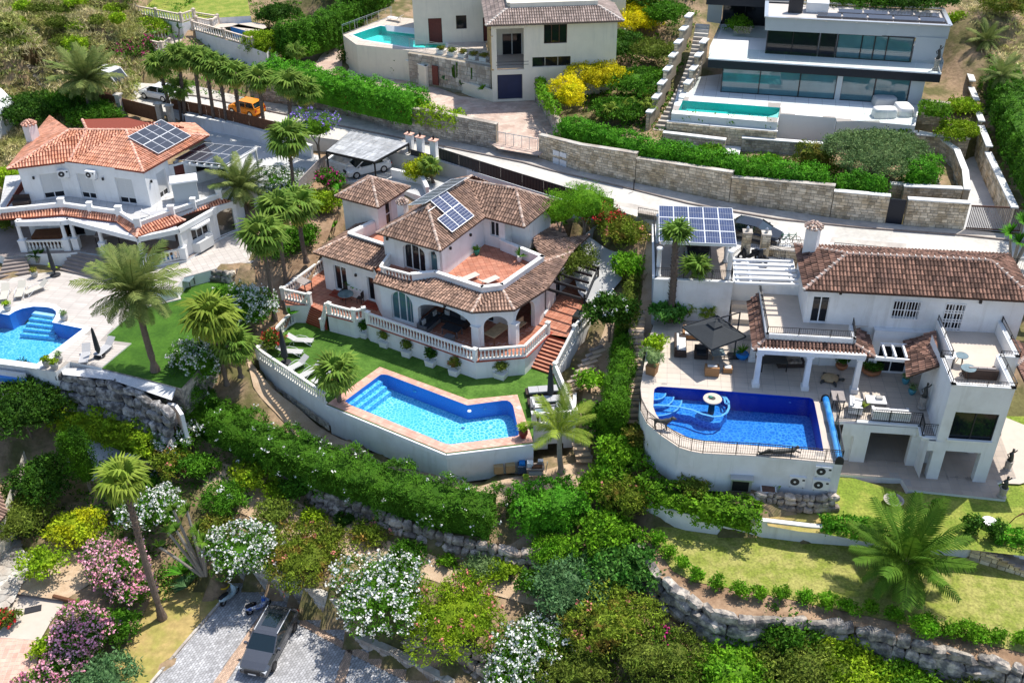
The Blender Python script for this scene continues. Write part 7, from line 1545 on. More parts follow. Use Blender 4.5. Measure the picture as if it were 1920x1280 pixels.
for i in range(7):a_,b_=pr_[i],pr_[i+1];masonry(st,a_,b_,15.2,15.0,hs[i+1],hs[i+1],.4,.25) if False else masonry(st,b_,a_,15.2,15.2,hs[i+1],hs[i+1],.4,.25);masonry(st,a_,b_,15.0,15.0,hs[i+1],hs[i+1],.45,.28);cpn.bar(V(a_.x,a_.y,hs[i+1]+.06),V(b_.x,b_.y,hs[i+1]+.06),.55,.12);co.bar(V(a_.x,a_.y,hs[i+1]/2+7.4),V(b_.x,b_.y,hs[i+1]/2+7.4),.01,hs[i+1]-15)
part(st,'stones',M('stone_cream'),o,stuff=True);part(cpn,'coping',M('paving_white'),o);part(co,'core',M('joint'),o)
o=stonewall('white-capped stone wall left of the pale ramp behind the slatted gate',[(p.x,p.y,15.0,t) for p,t in zip(PP([(1800,388),(1797,352),(1782,312),(1748,288),(1716,284)],15.4),(16.9,16.9,16.9,17.0,17.1))][::-1],cap='paving_white',both=True)
stonewall('front stone planter wall above the pedestrian gate',[(p.x,p.y,15.0,16.9) for p in PP([(1688,385),(1796,390)],15.3)],cap='paving_white');stonewall('short stone wall under the clipped laurel hedge',[(p.x,p.y,15.3,16.7) for p in PP([(1665,372),(1740,376)],15.5)],cap='paving_white')
rp=PP([(1806,430),(1796,352),(1778,305),(1845,290),(1912,437)],15.1);s=MB();bed(s,rp,15.13);struct(s,'ramp',M('concrete'));carve(rp,14.8)
stairs('narrow white steps beside the laurel hedge, modern villa',P(1738,322,16.9),P(1757,322,16.9),P(1742,352,15.6),P(1764,352,15.6),16.9,15.6,6,'paving_white','stone_pale',nos=0)
stairs('white steps at the front of the modern terrace',P(1568,228,ZM),P(1610,227,ZM),P(1566,246,17.2),P(1606,248,17.2),ZM,17.2,3,'paving_white','stone_pale',nos=0)
o=root('garden_stairs','long stone garden stairway climbing on the left of the modern villa','stairs',P(1245,220,17));N_=26;pa_,pb_=P(1238,243,15.9),P(1318,40,22.6)
for i in range(N_):q=pa_.lerp(pb_,i/N_);m=MB();m.box(V(q.x+.4*math.sin(i*.12)*2,q.y,q.z-.6),1.35,(pb_-pa_).length/N_*1.05,.6+.02,-.3);part(m,'step',M('stone_pale'),o)
for sd,lb in ((-1.2,'left'),(1.25,'right')):
 o=root('stair_wall',lb+' stepped stone wall of the long garden stairway','stone wall',pa_+V(sd,0,0));st,cpn,co=MB(),MB(),MB();K=8
 for i in range(K if sd<0 else 6):a_,b_=pa_.lerp(pb_,i/K)+V(sd,0,0),pa_.lerp(pb_,(i+1)/K)+V(sd,0,0);zt=b_.z+.75;masonry(st,b_,a_,a_.z-.6,a_.z-.6,zt,zt,.4,.26);masonry(st,a_,b_,a_.z-.6,a_.z-.6,zt,zt,.4,.26);masonry(st,a_-V(.2,0,0),a_+V(.2,0,0),a_.z-.6,a_.z-.6,zt,zt,.4,.26);cpn.bar(V(a_.x,a_.y,zt+.06),V(b_.x,b_.y,zt+.06),.6,.12);co.bar(V(a_.x,a_.y,(zt+a_.z)/2-.3),V(b_.x,b_.y,(zt+a_.z)/2-.3),.38,zt-a_.z+.5)
 part(st,'stones',M('stone_cream'),o,stuff=True);part(cpn,'coping',M('paving_white'),o);part(co,'core',M('joint'),o)
# ================= balustraded terraces, top left =================
ZX=18.2;t1=PP([(366,58),(466,87),(500,100),(520,60),(440,44),(405,30),(362,38)],ZX);wx=PP([(432,50),(452,44),(478,42),(496,46),(500,52),(474,62)],ZX)
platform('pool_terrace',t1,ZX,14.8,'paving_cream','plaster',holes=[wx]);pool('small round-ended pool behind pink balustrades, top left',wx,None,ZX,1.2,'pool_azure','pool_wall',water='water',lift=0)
PKB='pinkish stone balustrades of the upper left terraces'
def pink(label,pts,**k):return balustrade(label,pts,tuple(range(len(pts))),m='cast_stone_pink',step=.4,group=PKB,**k)
pink('long pinkish balustrade in front of the small upper left pool',PP([(363,56),(422,72),(475,88)],ZX));pink('pinkish balustrade along the second terrace, top left',PP([(255,26),(294,33),(341,42),(365,34)],18.9));pink('short pinkish balustrade between lawn and pool terrace, top left',PP([(366,38),(410,45),(398,54),(370,48)],ZX));pink('pinkish balustrade round the small lower landing, top left',PP([(320,68),(257,85),(305,96),(320,90)],17.2))
platform('second_terrace',PP([(255,28),(341,44),(366,36),(470,30),(460,-20),(300,-20)],18.85),18.85,15.5,'lawn_green','plaster');platform('lower_landing',PP([(258,87),(305,98),(322,92),(345,70),(322,66)],17.15),17.15,14.5,'paving_cream','plaster')
# ================= garden walls, boulders, timber steps =================
ORD='first second third fourth fifth sixth seventh eighth ninth tenth eleventh twelfth thirteenth fourteenth fifteenth sixteenth seventeenth eighteenth'.split()
def L(pts,z):return PP(pts,z)
rockwall('wall of big pale boulders below the lower lawn, running along the bottom right',L([(1196,1012),(1216,1058),(1262,1104),(1330,1148),(1400,1165),(1480,1168),(1560,1172),(1650,1190),(1760,1222),(1850,1240),(1960,1268)],6.6),6.95,4.7,(1.25,.85),'rock_pale',.2)
rockwall('rough stone bank in the shade under the long oleander hedge',L([(468,838),(540,882),(640,935),(740,975),(850,1010),(960,1035),(1010,1030)],5.9),6.2,4.5,(.75,.55),'rock_warm',.35)
rockwall('boulder bank above the low stone wall beside the parking court',L([(770,1168),(850,1190),(930,1230),(1010,1275),(1090,1310)],4.0),4.2,2.3,(.9,.6),'rock_warm',.5)
rockwall('low wall of pinkish rubble stones under the air conditioners',L([(1415,925),(1480,930),(1540,933),(1565,930)],9.2),9.3,8.2,(.5,.4),'rock_warm',.2,depth=.5)
rockwall('short wall of grey boulders beside the dark glass table, left-hand villa lawn',L([(378,505),(430,512),(455,505)],11.2),11.4,10.3,(.7,.55),'rock_pale',.1,depth=.5)
stonewall('pale rubble stone wall between parking court and white oleanders',[(p.x,p.y,1.9,t) for p,t in zip(L([(425,1078),(480,1099),(560,1138),(653,1176),(690,1198)],2),(3.9,4.2,4.2,4.1,3.4))],m='stone_pale',sw=.5,sh=.32,joint='joint_pale')
stonewall('low crazy-stone wall along the lower edge of the parking court',[(p.x,p.y,1.9,2.65) for p in L([(655,1203),(740,1240),(830,1288),(930,1350)],2)],m='stone_pale',sw=.6,sh=.4,cap='stone_pale',capw=.45)
def sleeper():
 m=MB();m.box((0,0,0),1.15,.26,.16);o=root('timber_step','','step');part(m,'sleeper',M('wood_old'),o);m=MB();m.box((0,-.3,-.06),1.05,.34,.1);part(m,'tread_gravel',M('sand_gravel'),o);return o
for nm,(x0,y0,z0),(x1,y1,z1),n,az_ in (('between cypress hedge and deep blue pool',(1194,588,12.1),(1187,785,8.9),18,0),('below the long terracotta flight',(1118,655,10.2),(1050,755,8.9),11,.5),('beside the cellar doorway',(1088,835,7.9),(1095,858,7.4),3,0)):
 for i in range(n):t=i/(n-1);place('sleeper',sleeper,P(x0+(x1-x0)*t,y0+(y1-y0)*t,z0+(z1-z0)*t),az_+.08*math.sin(i*1.7),1,'old timber garden step '+nm+', '+ORD[i]+' from the top','timber steps '+nm)
# ================= hedges =================
def hz(px,z,w,h,kind,label,name='hedge',**k):hedge(label,strip(L(px,z),w),(lambda X,Y:float(tz(X,Y))-.1) if k.pop('follow',0) else z,h,kind,name=name,**k)
hz([(368,790),(480,842),(600,892),(720,932),(850,972),(935,985)],6.3,2.9,2.2,'whitefew','long bright green oleander hedge below the kinked pool',wob=.3)
hz([(965,975),(1030,972),(1085,955)],6.6,3.0,2.0,'hedge','rounded green hedge block at the right end of the long oleander hedge',wob=.22)
hz([(112,790),(190,812),(260,838),(300,850)],6.2,2.2,1.8,'lime','clipped yellow-green hedge below the grey boulder wall',wob=.15)
hz([(1203,915),(1235,940),(1290,957),(1350,968),(1420,985)],8.0,1.9,1.35,'bright','curved clipped green hedge on the low white wall',wob=.12)
hz([(1540,988),(1600,994),(1655,1000)],8.3,1.1,.8,'hedge','low dark green hedge left of the big date palm');hz([(1865,1008),(1960,1025)],8.3,1.1,.8,'hedge','low dark green hedge at the right edge of the upper lawn')
hz([(1050,262),(1110,275),(1190,300),(1280,318),(1380,338),(1480,354),(1545,362)],16.4,2.0,2.0,'hedge','long clipped green hedge on top of the cream road wall',wob=.15)
hz([(500,158),(600,180),(700,205),(790,225)],16.2,3.2,2.5,'hedge','long thick green hedge above the weathered road wall',wob=.25);hz([(770,222),(815,232),(862,240)],16.3,1.8,1.5,'lime','yellow-green hedge end above the road wall, left of the brick driveway',wob=.2)
hz([(530,110),(600,92),(680,55),(745,15)],17.0,2.4,3.6,'green','tall dark green hedge beside the ramp of the cream villa',wob=.2)
hz([(645,108),(700,122),(752,134)],16.3,1.5,1.5,'dark','clipped dark hedge in front of the turquoise pool')
hz([(1176,640),(1168,700),(1156,760),(1146,815)],9.3,1.5,2.3,'cypress','bright green clipped cypress hedge between the two pools',dens=300)
hz([(1187,500),(1182,560),(1178,625)],11.3,1.0,2.0,'olive','thin olive-green hedge strip uphill of the cypress hedge')
hz([(1825,90),(1860,175),(1893,255),(1935,345),(1975,420)],17.0,3.0,3.2,'green','long tall dark hedge at the right edge beside the modern villa',wob=.3)
hz([(1080,105),(1100,92),(1130,97)],18.2,1.0,1.1,'hedge','small clipped hedge beside the dining terrace of the cream villa')
hz([(1012,165),(1022,190),(1040,215)],17.6,.9,1.0,'bright','narrow hedge on the grey wall right of the garage')
hz([(1262,221),(1330,227),(1400,233),(1452,238)],17.65,.8,.5,'bright','strappy green plants in the planter below the lap pool');hz([(1625,250),(1705,256)],17.2,.9,.6,'bright','strappy green plants in front of the covered furniture')
hz([(1690,350),(1730,350),(1738,330)],16.3,1.9,1.9,'hedge','dense laurel block right of the silver olive tree')
hz([(1565,368),(1615,374),(1655,378)],16.2,1.6,1.9,'hedge','dark green shrubbery below the silver olive tree',wob=.25)
hz([(1490,315),(1530,320),(1560,322)],15.7,1.6,2.2,'rust','dark variegated shrub block left of the silver olive tree',wob=.2)
hz([(1725,208),(1780,215)],18.9,1.6,.8,'bright','low green planting right of the modern terrace')
# ================= shrubs =================
KN=dict(green='green shrub',bright='bright green shrub',dark='dark leafy shrub',lime='yellow-green shrub',yellow='yellowish shrub',gold='golden-yellow conifer shrub',silver='silvery shrub',blue='blue-green shrub',olive='olive-green shrub',oleander='green oleander',white='oleander covered in white flowers',whitefew='oleander with scattered white flowers',pink='oleander covered in pink flowers',redtip='oleander with reddish shoot tips',rust='rusty brown-green shrub',feathery='feathery light green tree',red='shrub with red flowers',ball='small round clipped bush',gloss='glossy leaved shrub',magenta='shrub with magenta flowers',violet='violet flowering tree',pinkish='green oleander with salmon buds',citrus='dark citrus tree',cypress='slim dark cypress',hedge='green shrub')
def B(s):
 for ln in s.strip().split('\n'):
  f=ln.split('|');x,y,z,w,h=(float(v) for v in f[0].split(','));kd=f[1];lb=f[2];tr=float(f[3]) if len(f)>3 else 0
  cat='tree' if tr or h>4 else 'shrub';bush(KN[kd]+', '+lb if not lb.startswith('!') else lb[1:],x,y,z,w,h,kd,cat=cat,trunk=tr,name='tree' if cat=='tree' else 'shrub')
B('''455,1055,4.4,150,2.3|white|above the parking wall, left of the reddish one
570,1062,4.4,175,2.0|redtip|above the parking wall between two white ones
715,1135,4.3,205,2.5|white|the big one spilling over the parking wall in the middle
860,1185,4.0,210,2.5|pinkish|between two white oleanders at the bottom centre
985,1240,3.6,150,2.5|white|bottom centre beside the glossy blue-green shrubs
960,1290,3.2,120,1.8|white|at the very bottom edge of the centre
1060,1120,5.0,170,2.3|blue|glossy one below the round bush
1150,1190,4.5,180,2.6|redtip|right of the blue-green shrub near the boulder wall
1160,1090,5.2,150,2.4|gloss|pale glossy one in the thicket above the boulders
1140,1030,5.8,140,2.4|bright|thicket between hedge and boulder wall
1180,960,7.0,100,2.5|redtip|thicket top beside the white curved wall
1130,940,6.6,110,2.6|bright|thicket right of the rounded hedge block
1165,880,7.6,110,2.6|bright|thicket left of the deep blue pool wall
1200,850,8.4,70,2.4|rust|against the curved pool wall
1140,830,8.0,90,1.9|green|below the cypress hedge
1040,1055,5.2,100,1.9|ball|large round one on the gravel right of the long hedge
1080,1260,3.6,190,1.9|olive|in the mass at the bottom, right of centre
1230,1240,4.2,200,2.0|olive|in the mass at the bottom below the boulders
1370,1275,4.2,190,1.9|bright|in the mass at the bottom right of the pink flowers
1500,1270,4.5,180,2.2|olive|in the mass at the bottom, below the boulder wall
1600,1285,4.6,170,1.6|lime|in the mass at the bottom right
1230,1215,4.6,60,1.5|magenta|small one with bright pink flowers at the bottom
1460,1195,5.0,140,2.2|green|hiding part of the boulder wall
1560,1215,5.0,120,1.6|lime|in front of the boulder wall
1735,1225,5.0,90,1.7|yellow|in front of the boulder wall at the right
1700,1290,4.4,160,1.5|bright|at the bottom right edge
1840,1300,4.4,150,1.4|olive|in the bottom right corner
470,905,5.2,90,1.5|lime|in the bed left of the white oleander row
375,895,5.2,75,1.8|green|rounded one beside the reddish photinia
320,890,5.3,80,1.9|redtip|left of the rounded green shrub
335,840,6.0,110,2.0|white|below the end of the boulder wall
225,895,5.2,70,1.5|white|behind the leaning palm crown
300,985,4.2,120,2.6|white|left of the yucca heads
60,820,5.6,190,4.2|dark|big tree in front of the left pool|1.2
130,770,6.5,110,2.6|olive|beside the yellow-green hedge
60,740,6.6,45,3.4|dark|slim one rising in front of the overflow pool edge
90,930,4.0,130,3.2|dark|in the shade left of the cypress
40,990,3.6,140,2.0|olive|above the cream house corner
150,1005,3.4,110,1.8|yellow|dry one in the gravel bed
90,1080,3.0,90,1.9|lime|small tree over the gravel bed|.9
230,1090,2.6,130,3.0|pink|upper one left of the tall palm
255,1130,2.3,90,2.4|pink|beside the trunk of the tall palm
165,1205,2.4,130,2.3|pink|middle one of the pink row
130,1260,2.4,110,1.7|pink|lower one of the pink row
70,1300,2.5,100,1.2|pink|at the bottom left corner
225,1195,2.1,90,1.7|green|clipped strip between pink oleanders and dry lawn
195,1290,2.0,130,2.0|blue|soft one at the bottom left
95,1225,2.5,60,1.2|lime|between patio and pink oleanders
20,1165,2.9,50,.8|red|low one at the left edge by the flagstones
400,1010,4.2,80,1.4|rust|behind the agave
520,925,4.9,60,.8|lime|small one on the gravel path
590,975,4.9,50,.8|lime|small one on the gravel below the hedge
650,985,4.8,40,.9|dark|small one at the foot of the stone bank
900,1070,4.9,70,.9|silver|twiggy one on the gravel at the centre
945,1075,4.9,70,.9|lime|twiggy one right of its silvery neighbour
840,1060,4.8,40,.7|bright|small one right of the tiny blue cushion
385,720,8.4,100,4.2|white|tall one below the left lawn
350,765,7.4,80,3.0|whitefew|at the right end of the boulder wall
470,610,9.9,110,3.4|white|large one left of the pool lawn balustrade
430,590,10.2,80,2.6|whitefew|behind the pair of small fan palms
510,650,9.5,50,1.2|red|at the left corner of the pool lawn
520,355,13.0,150,1.4|white|low one behind the middle palms
600,400,12.8,80,1.9|lime|in the bed left of the tiled tower
640,470,12.3,60,.9|silver|small rounded one left of the tiled wing
570,460,12.2,70,1.9|green|beside the palm trunks uphill
530,480,11.6,80,2.2|green|dark one behind the palm trunks
620,355,13.6,60,1.9|magenta|beside the white garden fence
600,300,14.0,100,4.6|violet|jacaranda left of the reed carport|2.2
790,338,13.6,70,2.0|yellow|beside the white piers
1050,455,13.2,90,4.4|feathery|leaning left of its twin behind the pergola|1.6
1095,450,13.4,110,5.2|feathery|tallest one behind the pergola, near the bougainvillea|1.6
560,930,5.0,70,1.3|green|on the bank below the hedge, left
620,1010,4.8,60,1.0|olive|between gravel and white oleander
690,1010,4.8,70,1.1|redtip|on the gravel behind the big white oleander
770,1050,4.8,80,1.2|green|behind the big white oleander, right side
520,975,4.8,80,1.3|olive|between white oleander and gravel path
430,950,4.8,90,1.6|whitefew|left of the gravel path
1000,1105,4.8,60,1.2|green|at the right end of the gravel
250,930,4.3,90,2.0|green|below the leaning palm crown
1010,440,12.8,110,1.6|dark|below the feathery tree
1060,500,12.6,140,1.7|olive|low mass right of the house end
1135,430,13.6,90,2.4|red|bougainvillea by the street
1170,460,13.3,100,2.3|redtip|beside the bougainvillea
1178,520,12.2,70,2.2|bright|uphill of the citrus tree
1142,640,10.3,105,3.9|citrus|right of the pergola|1.5
1105,735,8.8,60,1.6|bright|bonsai-like one on the sandy slope|.7
1115,800,8.4,75,1.8|green|beside the queen palm fronds
1255,600,11.6,75,1.7|gloss|with banana leaves near the left sofa
1227,660,11.6,50,1.3|lime|banana plant at the left terrace edge
1320,890,9.2,40,1.3|blue|thin one against the curved pool wall
1300,915,8.9,70,.7|rust|low one at the foot of the pool wall
1745,975,8.3,32,1.6|dark|topiary with round pompons
1815,1000,8.3,45,1.5|dark|cone clipped, left of the timber steps
1865,1010,8.3,40,1.4|dark|cone clipped, right of the timber steps
40,225,14.2,150,2.6|dark|along the left road edge
120,215,14.4,90,2.2|green|below the date palm, left one
185,235,14.0,110,2.4|green|below the date palm, right one
20,360,12.6,60,2.4|lime|behind the left edge of the orange-roofed villa
10,430,11.6,50,1.4|olive|at the left edge beside the dark steps
240,110,16.2,130,2.6|magenta|left of the balustraded landing
275,70,17.0,90,2.2|lime|fig-like one under the upper balustrade
500,110,16.4,100,3.2|lime|yellowish one at the right end of the upper white wall
560,110,16.6,90,2.8|green|behind the yellowish one, upper left
520,45,17.6,90,2.4|dark|by the upper left lawn
1065,205,16.8,80,3.0|gold|nearest the garage wall, yellow topped
1120,165,17.4,110,2.6|gold|middle one with a yellow crest
1200,60,19.6,110,3.0|gold|uppermost one with a yellow crest
1150,110,18.6,110,2.6|dark|between the golden shrubs
1190,165,17.8,140,1.6|green|low spreading one on the slope
1225,110,19.0,90,1.8|olive|creeping over the slope by the stairway
1240,45,20.8,90,2.2|green|at the top beside the stairway
1160,215,16.6,120,1.4|green|low one above the long hedge
1140,40,19.8,130,2.8|dark|behind the dining terrace
1380,62,21.3,50,1.6|bright|in the courtyard of the modern villa
1645,330,15.8,200,3.6|silver|!large silver-leaved olive tree before of the modern villa|.8
1440,325,15.9,60,1.6|bright|beside the garden walk
1330,300,16.0,55,1.4|bright|below the lap pool planter
1800,215,17.6,70,1.6|lime|fern-like, upper one by the stepped wall
1790,262,17.0,80,1.6|lime|fern-like, lower one by the stepped wall
1790,60,21.0,50,2.0|lime|above the right end of the slab
1700,12,24.0,200,2.2|dark|row behind the flat roof
1880,25,23.0,110,1.8|rust|dry one on the upper right bank
1590,10,24.0,180,2.0|green|behind the roof chiller
900,5,20,200,3|dark|behind the cream villa
1200,5,22,120,2.6|dark|at the top edge, centre right
660,0,19.6,160,3|dark|at the top edge above the tall hedge
''')
bush('slim dark green cypress leaning over the white oleanders, left side',172,925,4.4,62,6.6,'cypress',cat='tree',name='cypress')
rb=[(1233,1018,38),(1252,1044,36),(1278,1066,36),(1305,1088,38),(1343,1103,38),(1385,1115,42),(1424,1123,42),(1463,1122,40),(1508,1127,42),(1547,1137,46),(1588,1145,44),(1628,1148,36),(1676,1160,44),(1730,1185,58),(1780,1190,50),(1822,1200,58),(1868,1200,44),(1912,1208,44)]
for i,(x,y,w) in enumerate(rb):bush('small round green bush edging the lower lawn, '+ORD[i]+' from the left',x,y,6.9,w*.92,.95+.1*math.sin(i*3),'ball',group='round bushes edging the lower lawn',name='round_bush')
for x,y in ((655,186),(715,196),(757,210)):bush('red flowers hanging over the grey road wall'+{655:', left tuft',715:', middle tuft',757:', right tuft'}[x],x,y+14,16.4,22,1.0,'red')
# ================= palms =================
GR='row of fan palms along the upper left road'
for i,(b,t) in enumerate([((325,230),(298,128)),((350,233),(334,112)),((378,238),(366,116)),((403,242),(388,124)),((427,247),(412,138)),((455,250),(438,144)),((499,258),(485,154)),((547,268),(541,162)),((580,262),(572,178))]):palm('tall slim fan palm in the row along the upper left road, '+ORD[i]+' from the left',b[0],b[1],13.9,top=t,kind='fan',n=30,L=1.9,r=.19,group=GR,dry=6)
palm('short fan palm between the tall ones beside the white car',340,232,13.9,top=(335,172),kind='fan',n=24,L=1.7,r=.17,dry=3)
palm('large grey-green date palm beside the white van, upper left',172,222,14.0,top=(162,150),kind='featherg',n=56,L=3.9,r=.27,bulb=1.2,low=-20)
palm('big date palm on the left lawn with arching grey-green fronds',291,694,10.45,top=(252,548),kind='featherg',n=62,L=3.8,r=.24,dry=3,low=-35)
palm('date palm beside the small garden shed of the orange-roofed villa',461,402,12.4,top=(449,348),kind='featherg',n=54,L=2.9,r=.26,low=-30)
palm('fan palm with a slim trunk, nearest the white oleander left of the pool lawn',515,598,10.0,top=(494,448),kind='fan',n=30,L=2.3,r=.17)
palm('fan palm in the middle of the cluster left of the tiled wing',537,530,11.3,top=(520,400),kind='fan',n=28,L=2.1,r=.16)
palm('fan palm with the thick leaning trunk beside the tiled wing',575,492,12.0,top=(556,392),kind='fan',n=28,L=2.2,r=.19)
palm('fan palm standing before the pale driveway wall, left of the jacaranda',552,366,13.3,top=(541,268),kind='fan',n=30,L=2.3,r=.16)
palm('fan palm on the slope between left lawn and sun loungers',426,722,8.5,top=(398,603),kind='fany',n=30,L=2.5,r=.16)
palm('low fan palm right of the slope palm, by the red flowers',452,706,8.9,top=(440,655),kind='fan',n=26,L=2.0,r=.17)
palm('fan palm in front of the pool steps of the middle villa',640,802,6.9,top=(631,706),kind='fan',n=26,L=2.0,r=.19,dry=8)
palm('yellow-green queen palm in front of the cellar doorway',1052,884,7.1,top=(1048,808),kind='feathery',n=18,L=3.1,r=.2,dry=0,rough=False,low=-5)
palm('tall leaning palm with a rough trunk on the dry lawn, bottom left',304,1158,2.05,top=(232,905),kind='fany',n=26,L=1.9,r=.21,dry=2)
palm('squat wide date palm on the lower right lawn',1692,1100,6.9,top=(1702,1048),kind='feather',n=50,L=3.6,r=.42,bulb=1.5,dry=0,low=-45)
palm('taller rough-trunked fan palm in front of the carport',1256,600,11.65,top=(1268,452),kind='fan',n=18,L=1.8,r=.26,bulb=1.5,dry=0,low=35)
palm('shorter leaning fan palm in front of the carport',1279,594,11.65,top=(1303,515),kind='fan',n=17,L=1.7,r=.22,bulb=1.5,dry=0,low=25)
palm('small fan palm at the right corner of the carport plinth',1336,592,11.65,top=(1343,562),kind='fan',n=18,L=.9,r=.13,dry=0);palm('very small fan palm at the foot of the leaning carport palm',1300,596,11.65,top=(1294,578),kind='fany',n=16,L=.8,r=.12,dry=0);palm('yellowish dwarf palm between the carport palms and the dark parasol',1325,603,11.65,h=.7,kind='fany',n=16,L=.8,r=.12,dry=0)
palm('pair-trunk palm by the turquoise pool of the cream villa',840,72,19.0,top=(842,44),kind='feathery',n=18,L=1.3,r=.12,dry=0);palm('small fan palm beside the white garden wall right of the tower roof',812,345,13.5,top=(806,316),kind='fan',n=20,L=1.3,r=.14,dry=3)
for i,(x,y,tx,ty,lb) in enumerate(((1895,205,1878,140,'lower'),(1862,150,1850,75,'upper'),(1925,120,1905,60,'right'))):palm(lb+' of the three shaggy palms behind the dark hedge, top right',x,y,17.5,top=(tx,ty),kind='featherg',n=30,L=2.2,r=.22,low=-30)
for x,y,h,lb in ((1142,232,1.2,'leftmost'),(1182,222,1.2,'second'),(1216,226,1.3,'third'),(1205,205,1.6,'highest')):palm(lb+' of the small fan palms above the long clipped hedge',x,y,16.2,h=h,kind='fany',n=18,L=1.0,r=.12,dry=0)
for x,y,z,lb in ((560,130,16.6,'upper'),(562,92,17.0,'hedge-side')):palm(lb+' fan palm in front of the tall dark hedge, upper left',x,y,z,h=1.8,kind='fan',n=20,L=1.3,r=.15,dry=2)
def yucca(label,x,y,z,heads,L_=.75,w=.07,mt='palm_green',cat='yucca'):
 b=P(x,y,z);o=root('yucca',label,cat,b)
 for (hx,hy,dh) in heads:
  c=b+V(hx,hy,dh);m=MB();m.tube([b+V(hx*.1,hy*.1,0),b+V(hx*.55,hy*.5,dh*.5),c],[.13,.1,.08],7);part(m,'stem',M('bark_grey'),o)
  m=MB();spiky(m,(c.x,c.y,c.z),46,L_,w);part(m,'leaf_head',M(mt),o)
 return o
yucca('tall yucca with several spiky heads on bare stems, above the scooters',385,1078,3.2,[(-1.8,.3,3.6),(-1.0,-.2,4.2),(-.5,.9,4.8),(-2.3,-.3,2.9),(.1,.3,3.7),(.5,-.2,3.2),(-1.3,.8,5.0)])
yucca('spiky dark green dragon tree at the right edge by the road',1897,505,14.6,[(-.9,0,3.0),(0,.3,3.7),(.6,-.2,2.9),(-.3,-.5,2.5),(.9,.4,3.6)],.95,.1,'leaf_hedge','dragon tree')
yucca('spiky yucca against the white wall by the reed carport',636,392,13.2,[(0,0,1.0),(.2,.2,1.8)],.8,.07,'leaf_hedge');yucca('bushy yucca between railing and pool cover roller',1596,842,8.5,[(0,.2,2.7),(.1,0,3.3)],.8,.06,'palm_yellow')
yucca('small yucca beside the white planter under the pool wall',1466,912,9.0,[(0,0,.35)],.85,.06,'palm_yellow');yucca('dark yucca in the bed below the porch balustrade',70,492,10.8,[(0,0,.6),(.4,.1,.5)],.9,.08,'leaf_dark');yucca('pair of spiky dark yuccas on the upper left landing',335,100,16.6,[(-.3,0,2.2),(.5,.2,2.6)],.8,.07,'leaf_dark')
for x,y,z,l,mt,lb in ((345,1075,2.7,1.5,'leaf_hedge','large dark green agave under the yucca stems'),(352,1100,2.5,1.2,'leaf_blue','grey-blue spiky agave beside the parking court'),(833,150,17,.6,'leaf_blue','agave at the left end of the cream planter'),(864,160,17,.6,'leaf_blue','agave in the middle of the cream planter'),(905,168,17,.7,'leaf_bright','round agave at the right end of the cream planter'),(100,500,10.9,.6,'leaf_lime','pale variegated agave beside the closed parasol'),(545,590,10.2,.8,'leaf_hedge','strappy plant beside the left garden steps'),(628,425,12.6,.7,'leaf_green','round spiky plant against the tiled tower wall')):
 b=P(x,y,z);m=MB();spiky(m,(b.x,b.y,b.z),50,l,l*.09,droop=.15);o=single(m,'agave',M(mt),lb,'agave')
for x,y,lb in ((855,150,'left'),(888,155,'right')):
 b=P(x,y,16.9);m=MB();
 for k in range(6):a=k*1.05;m.tube([b,b+V(.3*math.cos(a),.3*math.sin(a),.5),b+V(.32*math.cos(a),.32*math.sin(a),1.3+.3*(k % 3))],.09,6)
 single(m,'cactus',M('leaf_dark'),lb+' clump of tall dark cactus against the rubble wall','cactus')
# ================= grassy scrub on the hillsides =================
def scrub(name,px,z,n,size,m,asp=.12,seed=1,up=1.0):
 q=PP(px,z);xy=[(p.x,p.y) for p in q];x0,x1=min(a for a,_ in xy),max(a for a,_ in xy);y0,y1=min(b for _,b in xy),max(b for _,b in xy);C_=NR.uniform((x0,y0),(x1,y1),(n,2));k=np.array([inpoly(a,b,xy) for a,b in C_]);C_=C_[k]
 per=16;Z_=tz(C_[:,0],C_[:,1]);p=np.column_stack([C_,Z_+size*.3]);sz=np.repeat(NR.uniform(.5,1.4,len(p)),per);t=np.clip(np.repeat(NR.random(len(p)),per)+NR.normal(0,.15,len(p)*per),0,1)
 p=np.repeat(p,per,0)+NR.normal(0,.28,(len(p)*per,3))*np.array([1,1,.25])+np.array([0,0,1.])*(sz*size*.2)[:,None];m_=MB();leaves(m_,p,np.tile((0,0,1.*up),(len(p),1)),size,asp,t,spread=.7);o=part(m_,name,M(m),None);o['kind']='stuff';o['label']=name.replace('_',' ')+' covering the open hillside';o['category']='grass'
HL=[(-200,-60),(250,-60),(262,30),(235,105),(150,135),(60,180),(-60,190)]
scrub('dry_straw_grass',HL,20,8000,.7,'straw');scrub('green_scrub',HL,20,7500,.55,'scrub_grass',.2);scrub('dry_bank_grass',[(1800,-60),(2000,-60),(2000,110),(1870,60),(1800,20)],23,900,.5,'straw')
for i in range(18):c,r_=i % 3,i//6;x,y=20+80*c+rnd.uniform(0,55),5+40*r_+rnd.uniform(0,30);k_=('olive','lime')[i//3 % 2];bush('low '+KN[k_]+' in the hillside grass, '+('left','middle','right')[c]+' of the '+('top','second','lowest')[r_]+' row',x,y,17.3+(130-y)*.035,rnd.uniform(30,60),rnd.uniform(.7,1.6),k_,group='shrubs scattered in the hillside grass') if y<175-x*.35 else None
scrub('slope_ground_cover',[(1050,262),(1090,180),(1130,100),(1180,30),(1300,-20),(1320,30),(1240,240),(1200,290)],17.5,1500,.3,'leaf_green',.4);scrub('garden_ground_cover',[(1240,300),(1390,290),(1560,300),(1650,340),(1650,400),(1560,370),(1400,345)],15.8,700,.25,'leaf_green',.4)
